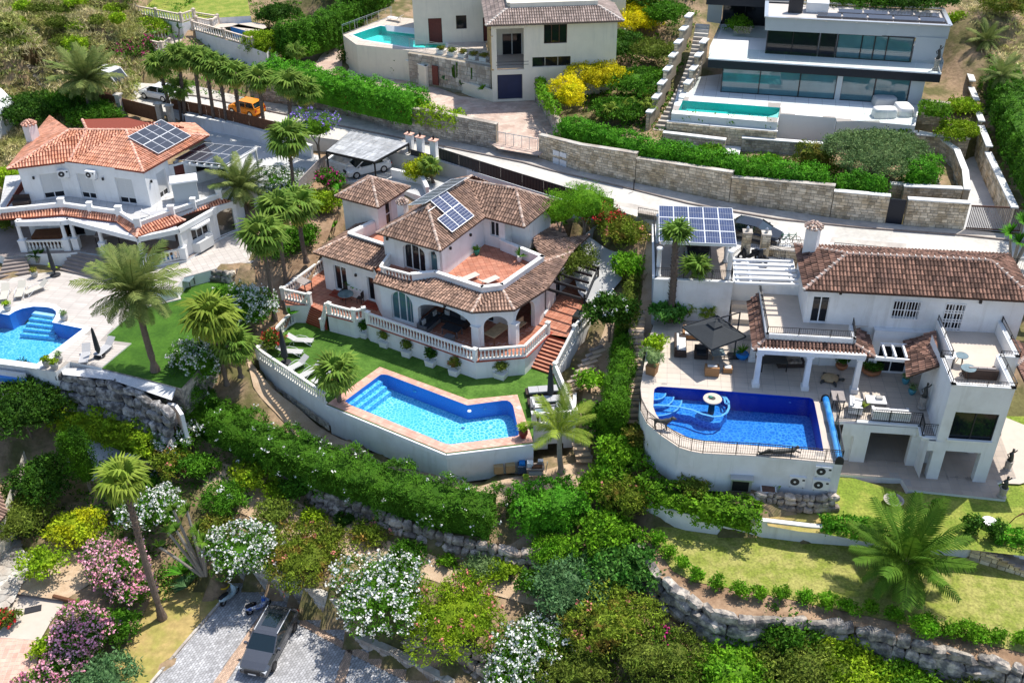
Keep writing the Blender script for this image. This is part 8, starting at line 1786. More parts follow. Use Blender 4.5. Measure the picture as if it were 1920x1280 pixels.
scrub('slope_shrub_cover',[(1190,1160),(1300,1230),(1500,1250),(1990,1320),(1990,1420),(1000,1420),(1040,1280),(1120,1200)],4.4,1900,.28,'leaf_olive',.3);scrub('shaded_bed_cover',[(0,940),(200,960),(330,1060),(290,1100),(240,1000),(0,1000)],3.8,420,.25,'leaf_dark',.4)
scrub('left_bed_cover',[(330,850),(420,850),(470,930),(430,1000),(330,1050),(180,960),(120,900),(200,870)],4.8,420,.24,'leaf_green',.4);scrub('bank_plants',[(480,860),(640,945),(860,1020),(1000,1040),(1000,1080),(860,1075),(640,1000),(480,930)],5.0,420,.24,'leaf_dark',.4);scrub('back_slope_cover',[(250,-60),(760,-60),(700,20),(520,130),(470,160),(380,150),(300,130),(255,90)],17,1500,.32,'leaf_green',.35);scrub('planted_verge',[(-60,180),(150,190),(200,250),(60,300),(-60,330)],14,500,.3,'leaf_dark',.4)
# ================= vehicles =================
def car(label,x,y,z,rz,Ln,Wd,Ht,paint,hood=.95,gh=(-.34,-.24,.12,.30),cat='car',glass='car_glass',rim='steel',belt=None,rack=False,sun=False,tf=.78):
 o=root('parked_car' if cat=='car' else cat,label,cat,P(x,y,z));hw=Wd/2;zb=.28;OFF[o.name]=Vector((0,0,0));belt=belt or hood+.02;h2=Ln/2
 def sec(X,w,zt,zl=zb):return [(X,-w*.93,zl),(X,-w,zl+.22),(X,-w*.985,zt-.16),(X,-w*.84,zt),(X,w*.84,zt),(X,w*.985,zt-.16),(X,w,zl+.22),(X,w*.93,zl)]
 st=[(-h2,.82,belt-.22,.4),(-h2+.12,.93,belt-.02,zb),(gh[0]*Ln-.1,1,belt,zb),(0,1,belt,zb),(gh[3]*Ln,1,hood+.02,zb),(h2-.55,.98,hood-.08,zb),(h2-.12,.92,hood-.2,zb),(h2,.80,hood-.4,.42)]
 vs=[p for s in st for p in sec(s[0],hw*s[1],s[2],s[3])];m=MB();n=len(st);m.add(vs,[(i*8+k,i*8+(k+1) % 8,(i+1)*8+(k+1) % 8,(i+1)*8+k)[::-1] for i in range(n-1) for k in range(8)]+[tuple(range(8)),tuple((n-1)*8+k for k in range(8))[::-1]]);bo=part(m,'body',M(paint),o,smooth=False)
 a,b,c,d=(g*Ln for g in gh);r_=hw*tf;m=MB();q=[(a,hw*.9,belt-.01),(b,r_,Ht-.05),(c,r_,Ht-.04),(d,hw*.9,belt-.01)]
 m.add([(X,s*w,zz) for X,w,zz in q for s in (-1,1)],[(0,2,4,6)[::1],(1,7,5,3),(0,1,3,2),(2,3,5,4),(4,5,7,6)]);part(m,'windows',M(glass),o)
 m=MB();m.add([(X,s*w,zz) for X,w,zz in ((b-.08,r_*.97,Ht-.05),(b+.25,r_*1.0,Ht),(c-.2,r_,Ht),(c+.05,r_*.97,Ht-.05)) for s in (-1,1)],[(0,1,3,2)[::-1],(2,3,5,4)[::-1],(4,5,7,6)[::-1]]);ro=part(m,'roof',M(paint),o)
 if sun:m=MB();m.box(((b+c)/2,0,Ht+.002),(c-b)*.5,r_*1.25,.012);part(m,'sunroof',M('car_glass'),ro)
 if cat=='van':m=MB();m.add([(q[3][0]+.0,s*q[3][1]*.9,q[3][2]+.12) for s in (-1,1)]+[(q[2][0]+.12,s*r_*.85,q[2][2]-.12) for s in (1,-1)],[(0,1,2,3)]);e=V(.04,0,.04);m.v[0]+=np.array(e);part(m,'windscreen',M('car_glass'),o);[part(MB().box((1.1,s*(hw*.92),1.5),.9,.06,.5),'side_window',M('car_glass'),o) for s in (-1,1)]
 m=MB()
 for s in (-1,1):
  for (p0,p1) in ((q[0],q[1]),(q[3],q[2])):m.bar((p0[0],s*p0[1],p0[2]),(p1[0],s*p1[1],p1[2]+.02),.07)
  X=(b+c)/2-.05;m.bar((X,s*hw*.91,belt),(X,s*r_*1.01,Ht-.04),.06)
 part(m,'pillars',M(paint),o)
 if rack:
  for s in (-1,1):m=MB();m.bar((b,s*r_*.97,Ht+.03),(c-.1,s*r_*.97,Ht+.03),.04);part(m,'roof_rail',M('alu'),ro)
 for X in (-Ln*.3,Ln*.31):
  for s in (-1,1):m=MB();m.tube([(X,s*(hw-.2),.34),(X,s*(hw+.01),.34)],.34,16);w=part(m,'wheel',M('rubber'),o);m=MB();m.tube([(X,s*(hw-.02),.34),(X,s*(hw+.025),.34)],.21,12);part(m,'rim',M(rim),w);
 for s in (-1,1):
  m=MB();m.box((h2-.16,s*hw*.72,hood-.42),.2,.34,.16,-s*.25);part(m,'headlight',M('lamp_glass'),o);m=MB();m.box((-h2+.06,s*hw*.74,belt-.36),.12,.3,.16);part(m,'tail_light',M('red_lamp'),o);m=MB();m.box((d-.35,s*(hw+.1),belt-.02),.14,.22,.15);part(m,'mirror',M(paint),o)
 m=MB();m.box((h2-.06,0,.45),.13,Wd*.5,.3);part(m,'grille',M('black'),o);m=MB();m.box((h2+.01,0,.42),.02,.5,.11);part(m,'number_plate',M('white_plastic'),o)
 o.rotation_euler=(0,0,rz);return o
R_=math.radians
car('grey estate car with a dark sunroof, parked on the grey setts at the bottom',508,1212,2.02,R_(-104),4.95,1.98,1.6,'car_grey',1.02,(-.43,-.36,.06,.24),rack=True,sun=True,rim='dark_metal')
car('dark sports utility car under the solar carport',1305,470,15.02,R_(-97),4.7,1.95,1.65,'car_dark',1.05,(-.45,-.36,.08,.26),rim='dark_metal');car('black car parked in the street behind the stone gate pillars',1408,447,15.02,R_(-28),4.6,1.85,1.45,'car_black',.95)
car('small orange hatchback parked on the upper left road, behind the palm row',463,213,15.02,R_(152),3.7,1.65,1.5,'car_orange',.98,(-.47,-.40,.10,.27));car('white hatchback partly hidden by the palm crowns on the upper left road',300,184,15.02,R_(154),4.1,1.75,1.48,'car_white',.95,(-.46,-.36,.08,.27));car('white panel van parked beside the date palm, upper left road',205,169,15.02,R_(-26),5.9,2.0,2.45,'car_white',1.25,(-.49,-.48,.22,.38),cat='van',glass='car_white',tf=.9);car('silver car standing in the shade of the reed carport',688,323,13.62,R_(-150),4.4,1.8,1.5,'car_white',.98)
def scooter(lb,x,y,z,rz,paint,seat='black',top=False):
 o=root('scooter',lb,'scooter',P(x,y,z));OFF[o.name]=Vector((0,0,0))
 for X in (-.62,.62):m=MB();m.tube([(X,-.06,.24),(X,.06,.24)],.24,14);w=part(m,'wheel',M('rubber'),o);m=MB();m.tube([(X,-.07,.24),(X,.07,.24)],.12,10);part(m,'rim',M('chrome'),w)
 m=MB();m.tube([(-.85,0,.62),(-.6,0,.55),(-.25,0,.45),(-.05,0,.26),(.3,0,.24),(.42,0,.3)],[.08,.2,.19,.16,.17,.12],8);m.tube([(.36,0,.28),(.45,0,.6),(.38,0,.95)],[.2,.19,.12],8);m.tube([(.5,0,.4),(.66,0,.5),(.8,0,.38)],[.09,.13,.05],8);part(m,'body',M(paint),o,smooth=True)
 m=MB();m.tube([(-.8,0,.78),(-.4,0,.74),(-.1,0,.68)],[.12,.15,.1],8);part(m,'seat',M(seat),o,smooth=True);m=MB();m.tube([(.36,-.34,1.02),(.4,0,.98),(.36,.34,1.02)],.025,6);m.tube([(.42,0,.9),(.48,0,.92)],.09,8);part(m,'handlebar',M('chrome'),o)
 if top:m=MB();m.box((-.95,0,.72),.34,.38,.3,taper=.8);part(m,'top_box',M('black'),o)
 o.rotation_euler=(0,0,rz)
scooter('pale blue-grey scooter parked by the agave, upper corner of the parking court',432,1122,2.02,R_(60),'scooter_blue');scooter('blue and white patterned scooter with a dark cover, left of the grey car',486,1142,2.02,R_(38),'scooter_print');scooter('black scooter parked behind the low entrance railing',1404,486,15.04,R_(175),'black');scooter('small dark motor scooter near the right gate pillar',1429,494,15.04,R_(100),'dark_metal')
for x,lb in ((1466,'left'),(1480,'right')):
 o=root('bicycle',lb+' teal bicycle leaning at the street railing','bicycle',P(x,458,15.02));b=P(x,458,15.02)
 for X in (-.5,.5):m=MB();[m.bar(b+V(X+.33*math.cos(a),0,.35+.33*math.sin(a)),b+V(X+.33*math.cos(a+.55),0,.35+.33*math.sin(a+.55)),.03) for a in [k*.5236 for k in range(12)]];part(m,'wheel',M('rubber'),o)
 m=MB();m.bar(b+V(-.5,0,.35),b+V(-.1,0,.8),.04);m.bar(b+V(-.1,0,.8),b+V(.4,0,.85),.04);m.bar(b+V(0,0,.35),b+V(.4,0,.85),.04);m.bar(b+V(-.1,0,.95),b+V(0,0,.35),.04);m.bar(b+V(.5,0,.35),b+V(.38,0,1.0),.04);part(m,'bike_frame',M('teal'),o)
# ================= garden furniture =================
def lounger(fm='fabric_grey',arms=True):
 def f():
  o=root('sun_lounger','','sun lounger');OFF[o.name]=Vector((0,0,0));m=MB();m.add([(-.1,-.3,.34),(1.25,-.3,.34),(1.25,.3,.34),(-.1,.3,.34),(-.1,-.3,.30),(1.25,-.3,.30),(1.25,.3,.30),(-.1,.3,.30)],[(0,1,2,3),(7,6,5,4),(0,4,5,1),(1,5,6,2),(2,6,7,3)]);part(m,'seat',M(fm),o)
  m=MB();m.bar((-.1,0,.33),(-.72,0,.72),.6,.04,up=(0,1,0)) if False else m.add([(-.1,-.3,.34),(-.1,.3,.34),(-.7,.3,.74),(-.7,-.3,.74),(-.1,-.3,.3),(-.1,.3,.3),(-.7,.3,.7),(-.7,-.3,.7)],[(0,1,2,3)[::-1],(4,5,6,7),(0,4,5,1),(2,3,7,6),(0,3,7,4),(1,2,6,5)]);part(m,'backrest',M(fm),o)
  for s in (-1,1):
   m=MB();m.tube([(-.55,s*.36,.03),(-.3,s*.36,.36),(.1,s*.36,.5),(.6,s*.36,.42),(1.2,s*.34,.03)],.022,6) if arms else m.bar((-.1,s*.3,.32),(1.2,s*.3,.32),.04)
   part(m,'side_frame',M('alu'),o);m=MB();m.box((1.1,s*.28,0),.04,.04,.31);m.box((-.2,s*.28,0),.04,.04,.31);part(m,'legs',M('alu'),o,stuff=True)
  return o
 return f
GL='grey sun loungers on the pool lawn of the middle villa'
for i,(x,y,rz,lb) in enumerate(((558,643,0,'farthest from the pool, head to the left'),(538,664,0,'beside the closed black parasol, head to the left'),(563,688,-2.35,'nearest the parasol foot in the slanting row'),(590,699,-2.35,'second in the slanting row'),(614,709,-2.35,'third in the slanting row'),(648,722,-2.35,'under the fan palm by the pool steps'))):place('lg',lounger(),P(x,y,9.22),R_(-8) if not rz else rz,1,'light grey lounger '+lb,GL)
for i,(x,y,rz,lb) in enumerate(((12,553,-1.35,'leftmost of the three near the dark steps'),(42,548,-1.4,'middle of the three near the dark steps'),(76,544,-2.3,'right of the three near the dark steps, next to the closed parasol'))):place('lb',lounger('fabric_beige'),P(x,y,10.52),rz,1,'beige lounger '+lb,'beige loungers by the left pool')
for x,y,rz,z,lb in ((163,668,-1.4,10.52,'grey lounger on the small patio by the lawn, left one'),(203,655,-1.9,10.52,'grey lounger on the small patio by the lawn, right one'),(285,407,.3,14.72,'dark grey lounger on the balcony under the orange roof')):place('ld',lounger('cushion_grey',False),P(x,y,z),rz,1,lb)
for x,y,lb in ((874,528,'left'),(912,534,'right')):place('lr',lounger('fabric_beige',False),P(x,y,13.92),R_(40),.9,lb+' pale lounger on the terracotta roof terrace')
def simple(name,lb,cat,parts,loc,rz=0):
 o=root(name,lb,cat,loc);OFF[o.name]=Vector((0,0,0))
 for pn,mt,bx in parts:
  if len(bx)>1 and pn in ('leg','cushion','seat_cushion','pillow','slat'):
   for q in bx:m=MB();m.box(q[:3],*q[3:]);part(m,pn,M(mt),o)
  else:
   m=MB();[m.box(q[:3],*q[3:]) for q in bx];part(m,pn,M(mt),o)
 o.rotation_euler=(0,0,rz);return o
def legs(w,d,h,t=.06):return [(sx*(w/2-t),sy*(d/2-t),0,t,t,h) for sx in (-1,1) for sy in (-1,1)]
def sofa(lb,x,y,z,rz,w=2.0,d=.85,base='rattan_dark',cu='cushion_white',name='sofa',pil=2):
 n=max(1,round(w/.75));cw=(w-.3)/n;return simple(name,lb,'sofa' if name=='sofa' else 'armchair',[('base',base,[(0,0,.05,w,d,.28)]),('backrest',base,[(0,d/2-.08,.3,w,.16,.42)]),('arm',base,[(-w/2+.08,-.02,.3,.16,d-.1,.25)]),('arm',base,[(w/2-.08,-.02,.3,.16,d-.1,.25)]),('seat_cushion',cu,[((i+.5-n/2)*cw,-.04,.33,cw-.02,d-.2,.14) for i in range(n)]),('cushion',cu,[((i+.5-n/2)*cw,d/2-.22,.45,cw-.03,.14,.34) for i in range(n)])]+([('pillow','fabric_grey',[(-.3*w,.1,.5,.4,.12,.36),(.3*w,.1,.5,.4,.12,.36)])] if pil==3 else []),P(x,y,z),rz)
def table(lb,x,y,z,rz,w,d,h,top,leg='iron'):return simple('table',lb,'table',[('table_top',top,[(0,0,h-.05,w,d,.05)]),('leg',leg,legs(w,d,h-.05))],P(x,y,z),rz)
def rtable(lb,x,y,z,r,h,top,leg='iron'):
 b=P(x,y,z);o=root('round_table',lb,'table',b);m=MB();m.lathe(b+V(0,0,h-.03),[(r,0),(r,.03)],20);part(m,'table_top',M(top),o);
 for k in range(3):a=k*2.09+.5;m=MB();m.bar(b+V(math.cos(a)*r*.7,math.sin(a)*r*.7,0),b+V(math.cos(a)*r*.2,math.sin(a)*r*.2,h-.03),.035);part(m,'leg',M(leg),o)
def chair(lb,x,y,z,rz,m_='rattan_dark'):simple('chair',lb,'chair',[('seat',m_,[(0,0,.4,.46,.46,.05)]),('backrest',m_,[(0,.22,.45,.46,.04,.55)]),('leg',m_,legs(.46,.46,.4,.04))],P(x,y,z),rz)
def potplant(lb,x,y,z,pm,kind,w=.5,h=.4,ph=.8,sq=True,pw=None,cat='potted plant'):
 b=P(x,y,z);o=root('potted_plant',lb,cat,b);m=MB()
 if sq:m.box(b,w*.85,w*.85,h,-.5,taper=1.15)
 else:m.lathe(b,[(w*.32,0),(w*.5,h*.5),(w*.52,h*.8),(w*.44,h),(w*.38,h),(w*.36,h-.06)],14)
 part(m,'pot',M(pm),o,smooth=False);mt,sz,asp,dn,pm_,pf=KINDS[kind] if kind in KINDS else ('leaf_green',.1,.2,0,None,0);m=MB();pw=pw or w*1.25
 if kind in KINDS:
  fl=MB();crown(m,(b.x,b.y,b.z+h+ph*.42),(pw/2,pw/2,ph/2),260,sz*.62,asp,.12,fl,pf,lobes=3,per=7);part(m,'foliage',M(mt),o,stuff=True)
  if fl.n:part(fl,'flowers',M(pm_),o,stuff=True)
 else:spiky(m,(b.x,b.y,b.z+h),26,ph,.07 if kind != 'banana' else .22);part(m,'foliage',M('leaf_green'),o,stuff=True)
for x,y,k,lb,kw in ((633,603,'redtip','left one beside the garden steps',.5),(684,632,'dark','against the wall by the short angled corner',.42),(723,648,'olive','first below the long balustrade',.62),(765,666,'olive','second below the long balustrade',.62),(809,684,'dark','third below the long balustrade',.62),(853,701,'redtip','fourth below the long balustrade, with a reddish stem',.6),(940,706,'olive','below the angled balustrade, right of the others',.75)):potplant('clipped shrub in a white box planter, '+lb,x,y,9.22,'pot_white',k,kw*1.25,.5,1.15,True,kw*1.9)
potplant('succulent in a dark red glazed pot on the corner of the pink pool edge',981,819,9.24,'pot_red','lime',.62,.62,.45,False);potplant('green watering-pot shaped planter on the terracotta roof terrace',894,477,13.92,'teal','dark',.45,.45,.15,False);potplant('snake plant in a white pot on the terracotta roof terrace',974,490,13.92,'pot_white','spiky',.4,.45,.9,False)
potplant('banana plant in a dark pot behind the round glass table',669,549,10.82,'rattan_dark','banana',.45,.5,1.5,False);potplant('small standard tree in a dark pot under the right arch',1001,600,10.82,'black','lime',.4,.3,.7,False);potplant('olive tree with silver leaves in a tan square pot by the deep blue pool',1222,699,11.62,'rattan_tan','silver',.75,.7,1.3,True,1.7);potplant('cycad in a bright blue planter beside the veranda column',1391,671,11.62,'blue_tub','spiky',.9,.45,.9,False)
potplant('succulent bowl in a wide terracotta dish on the tower side of the veranda',1632,699,11.62,'pot_clay','dark',1.3,.4,.5,False);potplant('dark round shrub in a clay pot beside the large turtle',1577,690,11.62,'pot_clay','dark',.8,.35,.8,False)
for x,y,lb in ((1697,720,'upper'),(1709,740,'lower')):potplant(lb+' turquoise pot with a bare stem beside the tower wall',x,y-2,11.62,'cyan_pot','silver',.5,.42,.3,False)
for x,y,lb,k in ((16,582,'with a small plant left of the pool steps','lime'),(122,600,'with an agave right of the pool steps','silver'),(89,686,'with an umbrella-shaped plant by the pool corner','lime'),(104,691,'with succulents, lower one at the pool corner','lime'),(112,678,'with grey stones, upper one at the pool corner','silver'),(66,519,'with dry flowers at the foot of the left steps','rust'),(11,465,'striped, on the dark side landing','dark')):potplant('round grey pot '+lb,x,y,10.52,'pot_grey',k,.55,.5,.35,False)
for i,x in enumerate((828,848,868,888,908)):potplant('white planter box with dry grass on the cream villa wall top, '+ORD[i]+' from left',x,100+(x-828)*.17,19.02,'pot_white','rust',.85,.35,.45)
def closed(lb,x,y,z,h=2.7,r=.2):
 b=P(x,y,z);o=root('closed_parasol',lb,'parasol',b);m=MB();m.lathe(b,[(.42,0),(.42,.08),(.1,.12),(.05,.3)],18);part(m,'base',M('dark_metal'),o);m=MB();m.lathe(b+V(0,0,.3),[(.07,0),(r,.3),(r*.8,h*.5),(.09,h-.35),(.02,h-.2)],9);part(m,'folded_canopy',M('parasol'),o)
closed('closed black parasol standing beside the dark steps of the left villa',104,516,10.52);closed('closed black parasol between the two grey loungers on the small patio',187,668,10.52,2.4);closed('tall closed black parasol among the light grey loungers',536,680,9.22,2.9,.26);closed('closed black parasol between the dark daybeds at the right lawn corner',1032,748,9.22,2.9,.24)
pc4=[P(1279,613,13.75),P(1334,656,13.75),P(1399,631,13.75),P(1345,592,13.75)];ap=sum(pc4,Vector())/4+V(0,0,.75);o=root('parasol','open black square cantilever parasol over the wicker lounge set','parasol',P(1372,672,11.62));m=MB()
for i in range(4):m.add([tuple(pc4[i]),tuple(pc4[(i+1) % 4]),tuple(ap)],[(0,1,2)]);m.bar(pc4[i],pc4[(i+1) % 4]-V(0,0,.01),.03,.14)
part(m,'canopy',M('parasol'),o);m=MB();tp_=ap+V(0,0,.16);cc4=[ap.lerp(p,.27)+V(0,0,.12) for p in pc4]
for i in range(4):m.add([tuple(cc4[i]),tuple(cc4[(i+1) % 4]),tuple(tp_)],[(0,1,2)])
part(m,'vent_cap',M('parasol'),o);b=P(1376,668,11.62);m=MB();m.bar(b,b+V(.3,1.0,3.0),.1);m.bar(b+V(.3,1.0,3.0),ap+V(0,0,.3),.07);m.box(b,.8,.8,.08);part(m,'mast',M('dark_metal'),o)
sofa('white cushioned wicker sofa facing right, left of the open parasol',1275,655,11.62,R_(82),2.1);sofa('low tan wicker sofa half hidden under the open parasol',1303,631,11.62,R_(-8),1.8,base='rattan_tan');sofa('dark wicker armchair under the parasol edge',1314,668,11.62,R_(-8),.95,base='rattan_dark',cu='cushion_dark',name='armchair');sofa('tan wicker armchair with white seat, nearest the deep blue pool',1334,700,11.62,R_(-188),.95,base='rattan_tan',name='armchair');simple('stool','small tan stool with white pad right of the tan armchair','stool',[('stool_frame','rattan_tan',[(0,0,0,.6,.5,.35)]),('pad','cushion_white',[(0,0,.35,.45,.35,.06)])],P(1364,696,11.62),R_(-8));table('glass-topped low table with a bowl under the open parasol',1345,668,11.62,0,.9,.9,.4,'glass_table','rattan_tan')
sofa('white wicker sofa with scalloped back by the terrace railing',1668,782,11.72,R_(172),2.3,base='cushion_white');sofa('white wicker armchair left of the low wicker table',1603,768,11.72,R_(75),1.1,base='cushion_white',name='armchair');simple('table','low wicker table with a white top and small planter, sofa terrace','table',[('base','rattan_grey',[(0,0,0,1.2,.8,.45)]),('table_top','cushion_white',[(0,0,.45,1.25,.85,.05)]),('planter','pot_grey',[(.2,.1,.5,.4,.3,.16)])],P(1640,760,11.72),R_(-8));table('narrow wooden console table beside the pool cover roller',1568,757,11.62,R_(-8),.8,1.2,.75,'wood_grey','iron')
turtle('large brown turtle sculpture on the veranda between two columns',P(1556,712,11.62),1.25,-.4,'wood_table','bronze');m=MB();m.bar(P(1548,747,11.95),P(1574,857,11.95),.01);o=root('pool_cover_roller','long rolled blue solar pool cover along the right pool edge','pool cover',P(1560,800,11.62));m=MB();ra_,rb_=P(1548,747,11.95),P(1574,859,11.95);m.tube([ra_.lerp(rb_,i/12) for i in range(13)],[.2+.02*math.sin(i*2) for i in range(13)],12);part(m,'rolled_cover',M('solar_roll'),o)
for q,s in ((ra_,-1),(rb_,1)):m=MB();d_=(rb_-ra_).normalized()*.12*s;m.tube([q+d_,q+d_*1.6],.24,12);m.box(V(q.x,q.y,11.62)+d_*1.3,.5,.06,.35,uC);part(m,'end_stand',M('dark_metal'),o)
rtable('round white topped table on the roof terrace of the square tower',1811,708,Z2+.02,.45,.75,'glass_table');rtable('small round glass table at the left of the tower roof terrace',1799,683,Z2+.02,.4,.7,'glass_table');sofa('dark brown wicker sofa on the tower roof terrace',1835,705,Z2+.02,R_(172),1.9,base='rattan_dark',cu='wood_grey')
table('dark dining table in the shade of the right villa veranda',1448,690,11.62,0,1.8,1.0,.75,'bronze');sofa('dark covered sofa in the shaded veranda, behind the middle column',1480,684,11.62,0,1.8,cu='rug');sofa('patchwork-covered sofa at the left of the shaded veranda',1452,672,11.62,0,1.9,cu='towel_blue',base='wood_brown');simple('cabinet','small white cabinet at the back of the shaded veranda','cabinet',[('case','door_white',[(0,0,0,.9,.4,.9)])],P(1545,682,11.62),0)
rtable('round glass table on the left part of the terracotta terrace',650,566,10.82,.62,.75,'glass_table');chair('black wicker chair behind the round glass table',646,553,10.82,R_(-31));chair('black wicker chair right of the round glass table',676,567,10.82,R_(-110));table('grey stone-topped table in the left corner of the terracotta terrace',567,541,10.82,R_(50),.8,1.7,.8,'wood_grey','dark_metal')
sofa('long dark grey wicker corner sofa with pale pillows under the big arch',808,610,10.82,R_(59),2.4,base='rattan_grey',cu='cushion_dark',pil=3);sofa('dark sofa against the inner wall under the big arch',853,606,10.82,R_(-31),2.4,base='rattan_dark',cu='cushion_dark',pil=3);table('low dark table in front of the corner sofa under the big arch',848,626,10.82,R_(-31),1.4,.8,.6,'cushion_dark','rattan_grey');simple('stool','grey wicker footstool under the big arch','stool',[('stool_body','rattan_grey',[(0,0,0,.7,.5,.42)])],P(843,638,10.82),R_(-31));table('long wooden dining table behind the middle arch',932,635,10.82,R_(52),1.9,1.0,.78,'wood_table','wood_brown');simple('bench','wooden bench beside the dining table, seen through the right arch','bench',[('seat','wood_table',[(0,0,.4,1.7,.35,.06)]),('backrest','wood_table',[(0,.18,.5,1.7,.05,.4)]),('leg','wood_brown',legs(1.6,.3,.4))],P(972,622,10.82),R_(52))
simple('barbecue','black covered barbecue at the top of the long terracotta flight','barbecue',[('cover','black',[(0,0,0,.62,1.15,.85)]),('lid','car_dark',[(0,0,.85,.6,1.0,.3)])],P(1084,612,10.82),R_(-25))
for x,y,lb in ((1000,738,'upper'),(1004,757,'lower')):simple('daybed',lb+' dark cushioned daybed at the right edge of the pool lawn','daybed',[('bed_base','rattan_dark',[(.55,0,0,2.2,.75,.28)]),('seat_cushion','cushion_grey',[(0,0,.28,.68,.7,.12),(.7,0,.28,.68,.7,.12),(1.4,0,.28,.68,.7,.12)])],P(x,y,9.22),R_(6))
sofa('grey armchair with a green pillow beside the dark daybeds',1006,770,9.22,R_(95),.95,base='rattan_grey',cu='cushion_white',name='armchair');table('dark glass-topped table behind the queen palm fronds',1018,783,9.22,R_(6),1.0,.9,.55,'glass_table','rattan_dark');sofa('grey wicker armchair hidden behind the queen palm',1040,777,9.22,R_(-80),.95,base='rattan_grey',cu='cushion_grey',name='armchair')
for x,y,lb in ((935,885,'left'),(957,883,'right')):simple('cardboard_box',lb+' cardboard box at the foot of the pool wall','box',[('box_side','cardboard',[(0,0,0,.62,.4,.62)]),('flap','cardboard',[(0,.22,.6,.6,.03,.12)])],P(x,y,7.2),.1)
simple('plastic_bin','dark bin holding a bright blue tub, right of the cardboard boxes','bin',[('bin','blue_bin',[(0,0,0,.6,.9,.6)]),('tub','blue_tub',[(0,-.1,.5,.4,.4,.25)])],P(979,880,7.2),0);simple('workbench','cluttered wooden bench with boxes by the cellar doorway','workbench',[('bench_top','wood_old',[(0,0,.6,1.2,.7,.06)]),('leg','wood_old',legs(1.1,.6,.6)),('paint_tin','white_plastic',[(-.35,.1,.66,.4,.4,.3)]),('crate','wood_brown',[(.1,-.1,.66,.7,.3,.12)]),('toolbox','steel',[(.35,.2,.66,.35,.3,.35)]),('lower_crate','fabric_grey',[(0,-.05,.1,.9,.5,.3)])],P(1004,888,7.2),0);m=MB();m.lathe(P(986,898,7.2),[(.16,0),(.22,.3),(.19,.3),(.15,.1)],12);single(m,'bucket',M('lime_tub'),'lime green bucket beside the dark bin','bucket');m=MB();q=P(1023,884,7.3);m.bar(q,q+V(.12,.25,.6),.45,.04,up=(1,0,0));single(m,'framed_board',M('glass_table'),'small framed greenish board leaning by the cellar doorway','board')
for x,y,zt,lb in ((1492,905,9.6,'big white air conditioner on the pool wall, left of the stacked pair'),(1541,886,10.6,'upper of the two stacked air conditioners at the wall end'),(1536,911,9.6,'lower of the two stacked air conditioners at the wall end')):q=P(x,y,zt);place('ac',ac_unit,q+V(0,-.15,0),uC-.05,1.1,lb,'air conditioners under the deep blue pool')
simple('pump_box','grey box with a dark opening against the curved pool wall','pump box',[('housing','steel',[(0,.2,0,1.25,.7,1.0)]),('opening','black',[(-.05,-.16,.05,1.0,.02,.75)]),('lid','steel',[(0,.15,1.0,1.4,.95,.07)])],P(1388,918,9.0),uC);simple('planter_box','weathered white concrete planter box on the rubble stones','planter',[('planter_wall','plaster',[(0,0,0,.95,.8,1.0)]),('soil_fill','mulch',[(0,0,1.0,.8,.65,.02)])],P(1437,938,8.3),uC)
b=P(1674,944,8.34);o=root('fountain','round stone fountain bowl with a dark figure on the upper lawn','fountain',b);m=MB();m.lathe(b,[(.3,0),(.45,.15),(.6,.32),(.62,.36),(.52,.36),(.4,.26),(.1,.24)],18);part(m,'bowl',M('statue_stone'),o);m=MB();m.lathe(b+V(0,0,.24),[(.3,0),(.22,.12),(.12,.3),(.16,.4),(.05,.62),(.02,.8)],8);part(m,'figure',M('bronze'),o)
b=P(1853,984,8.34);m=MB();m.lathe(b,[(.15,0),(.42,.3),(.45,.34),(.36,.34),(.1,.2)],16);single(m,'stone_bowl',M('pot_white'),'white stone bowl between the two clipped cones','bowl')
def statue(lb,x,y,z,h=1.5):
 b=P(x,y,z);o=root('statue',lb,'statue',b);m=MB();m.lathe(b,[(.3,0),(.26,.1),(.2,.15),(.24,h*.42),(.27,h*.45)],10);part(m,'pedestal',M('statue_stone'),o);m=MB();t=b+V(0,0,h*.45);m.tube([t,t+V(.05,0,h*.15),t+V(-.03,0,h*.32),t+V(.02,0,h*.42)],[.2,.13,.15,.06],8);m.tube([t+V(.02,0,h*.44),t+V(.03,0,h*.55)],[.07,.08],8);m.tube([t+V(-.1,0,h*.38),t+V(-.28,0,h*.3),t+V(-.2,-.1,h*.2)],.04,6);m.tube([t+V(.1,0,h*.38),t+V(.27,0,h*.5)],.04,6);part(m,'figure',M('bronze'),o,smooth=True)
statue('dark figure statue on a stone pedestal, upper one by the side path',1888,880,8.46,1.7);statue('dark figure statue on a stone pedestal, at the patio corner',1878,930,8.52,1.6);statue('grey female figure on a pedestal beside the tower wall',1728,763,11.72,1.9)
def dog():
 b=P(1240,803,11.62);o=root('dog_statue','life-size dark metal dog statue on the pool edge behind the railing','statue',b);m=MB()
 def q(x,y,zz):a=-.15;return b+V(x*math.cos(a)-y*math.sin(a),x*math.sin(a)+y*math.cos(a),zz)
 m.tube([q(-.5,0,.62),q(-.3,0,.62),q(0,0,.58),q(.3,0,.62),q(.45,0,.72),q(.6,0,.85)],[.1,.14,.13,.19,.13,.1],9);m.tube([q(.56,0,.84),q(.7,0,.88),q(.9,0,.82)],[.1,.11,.05],8)
 for x in (-.38,.32):
  for y in (-.1,.1):m.tube([q(x,y,.6),q(x-.06,y,.32),q(x+.02,y,0)],[.09,.05,.04],7)
 m.tube([q(-.5,0,.66),q(-.75,0,.78),q(-.9,0,.7)],[.04,.03,.02],6);m.tube([q(.62,.06,.92),q(.6,.08,1.0)],[.03,.01],5);m.tube([q(.62,-.06,.92),q(.6,-.08,1.0)],[.03,.01],5);part(m,'body',M('bronze'),o,smooth=True)
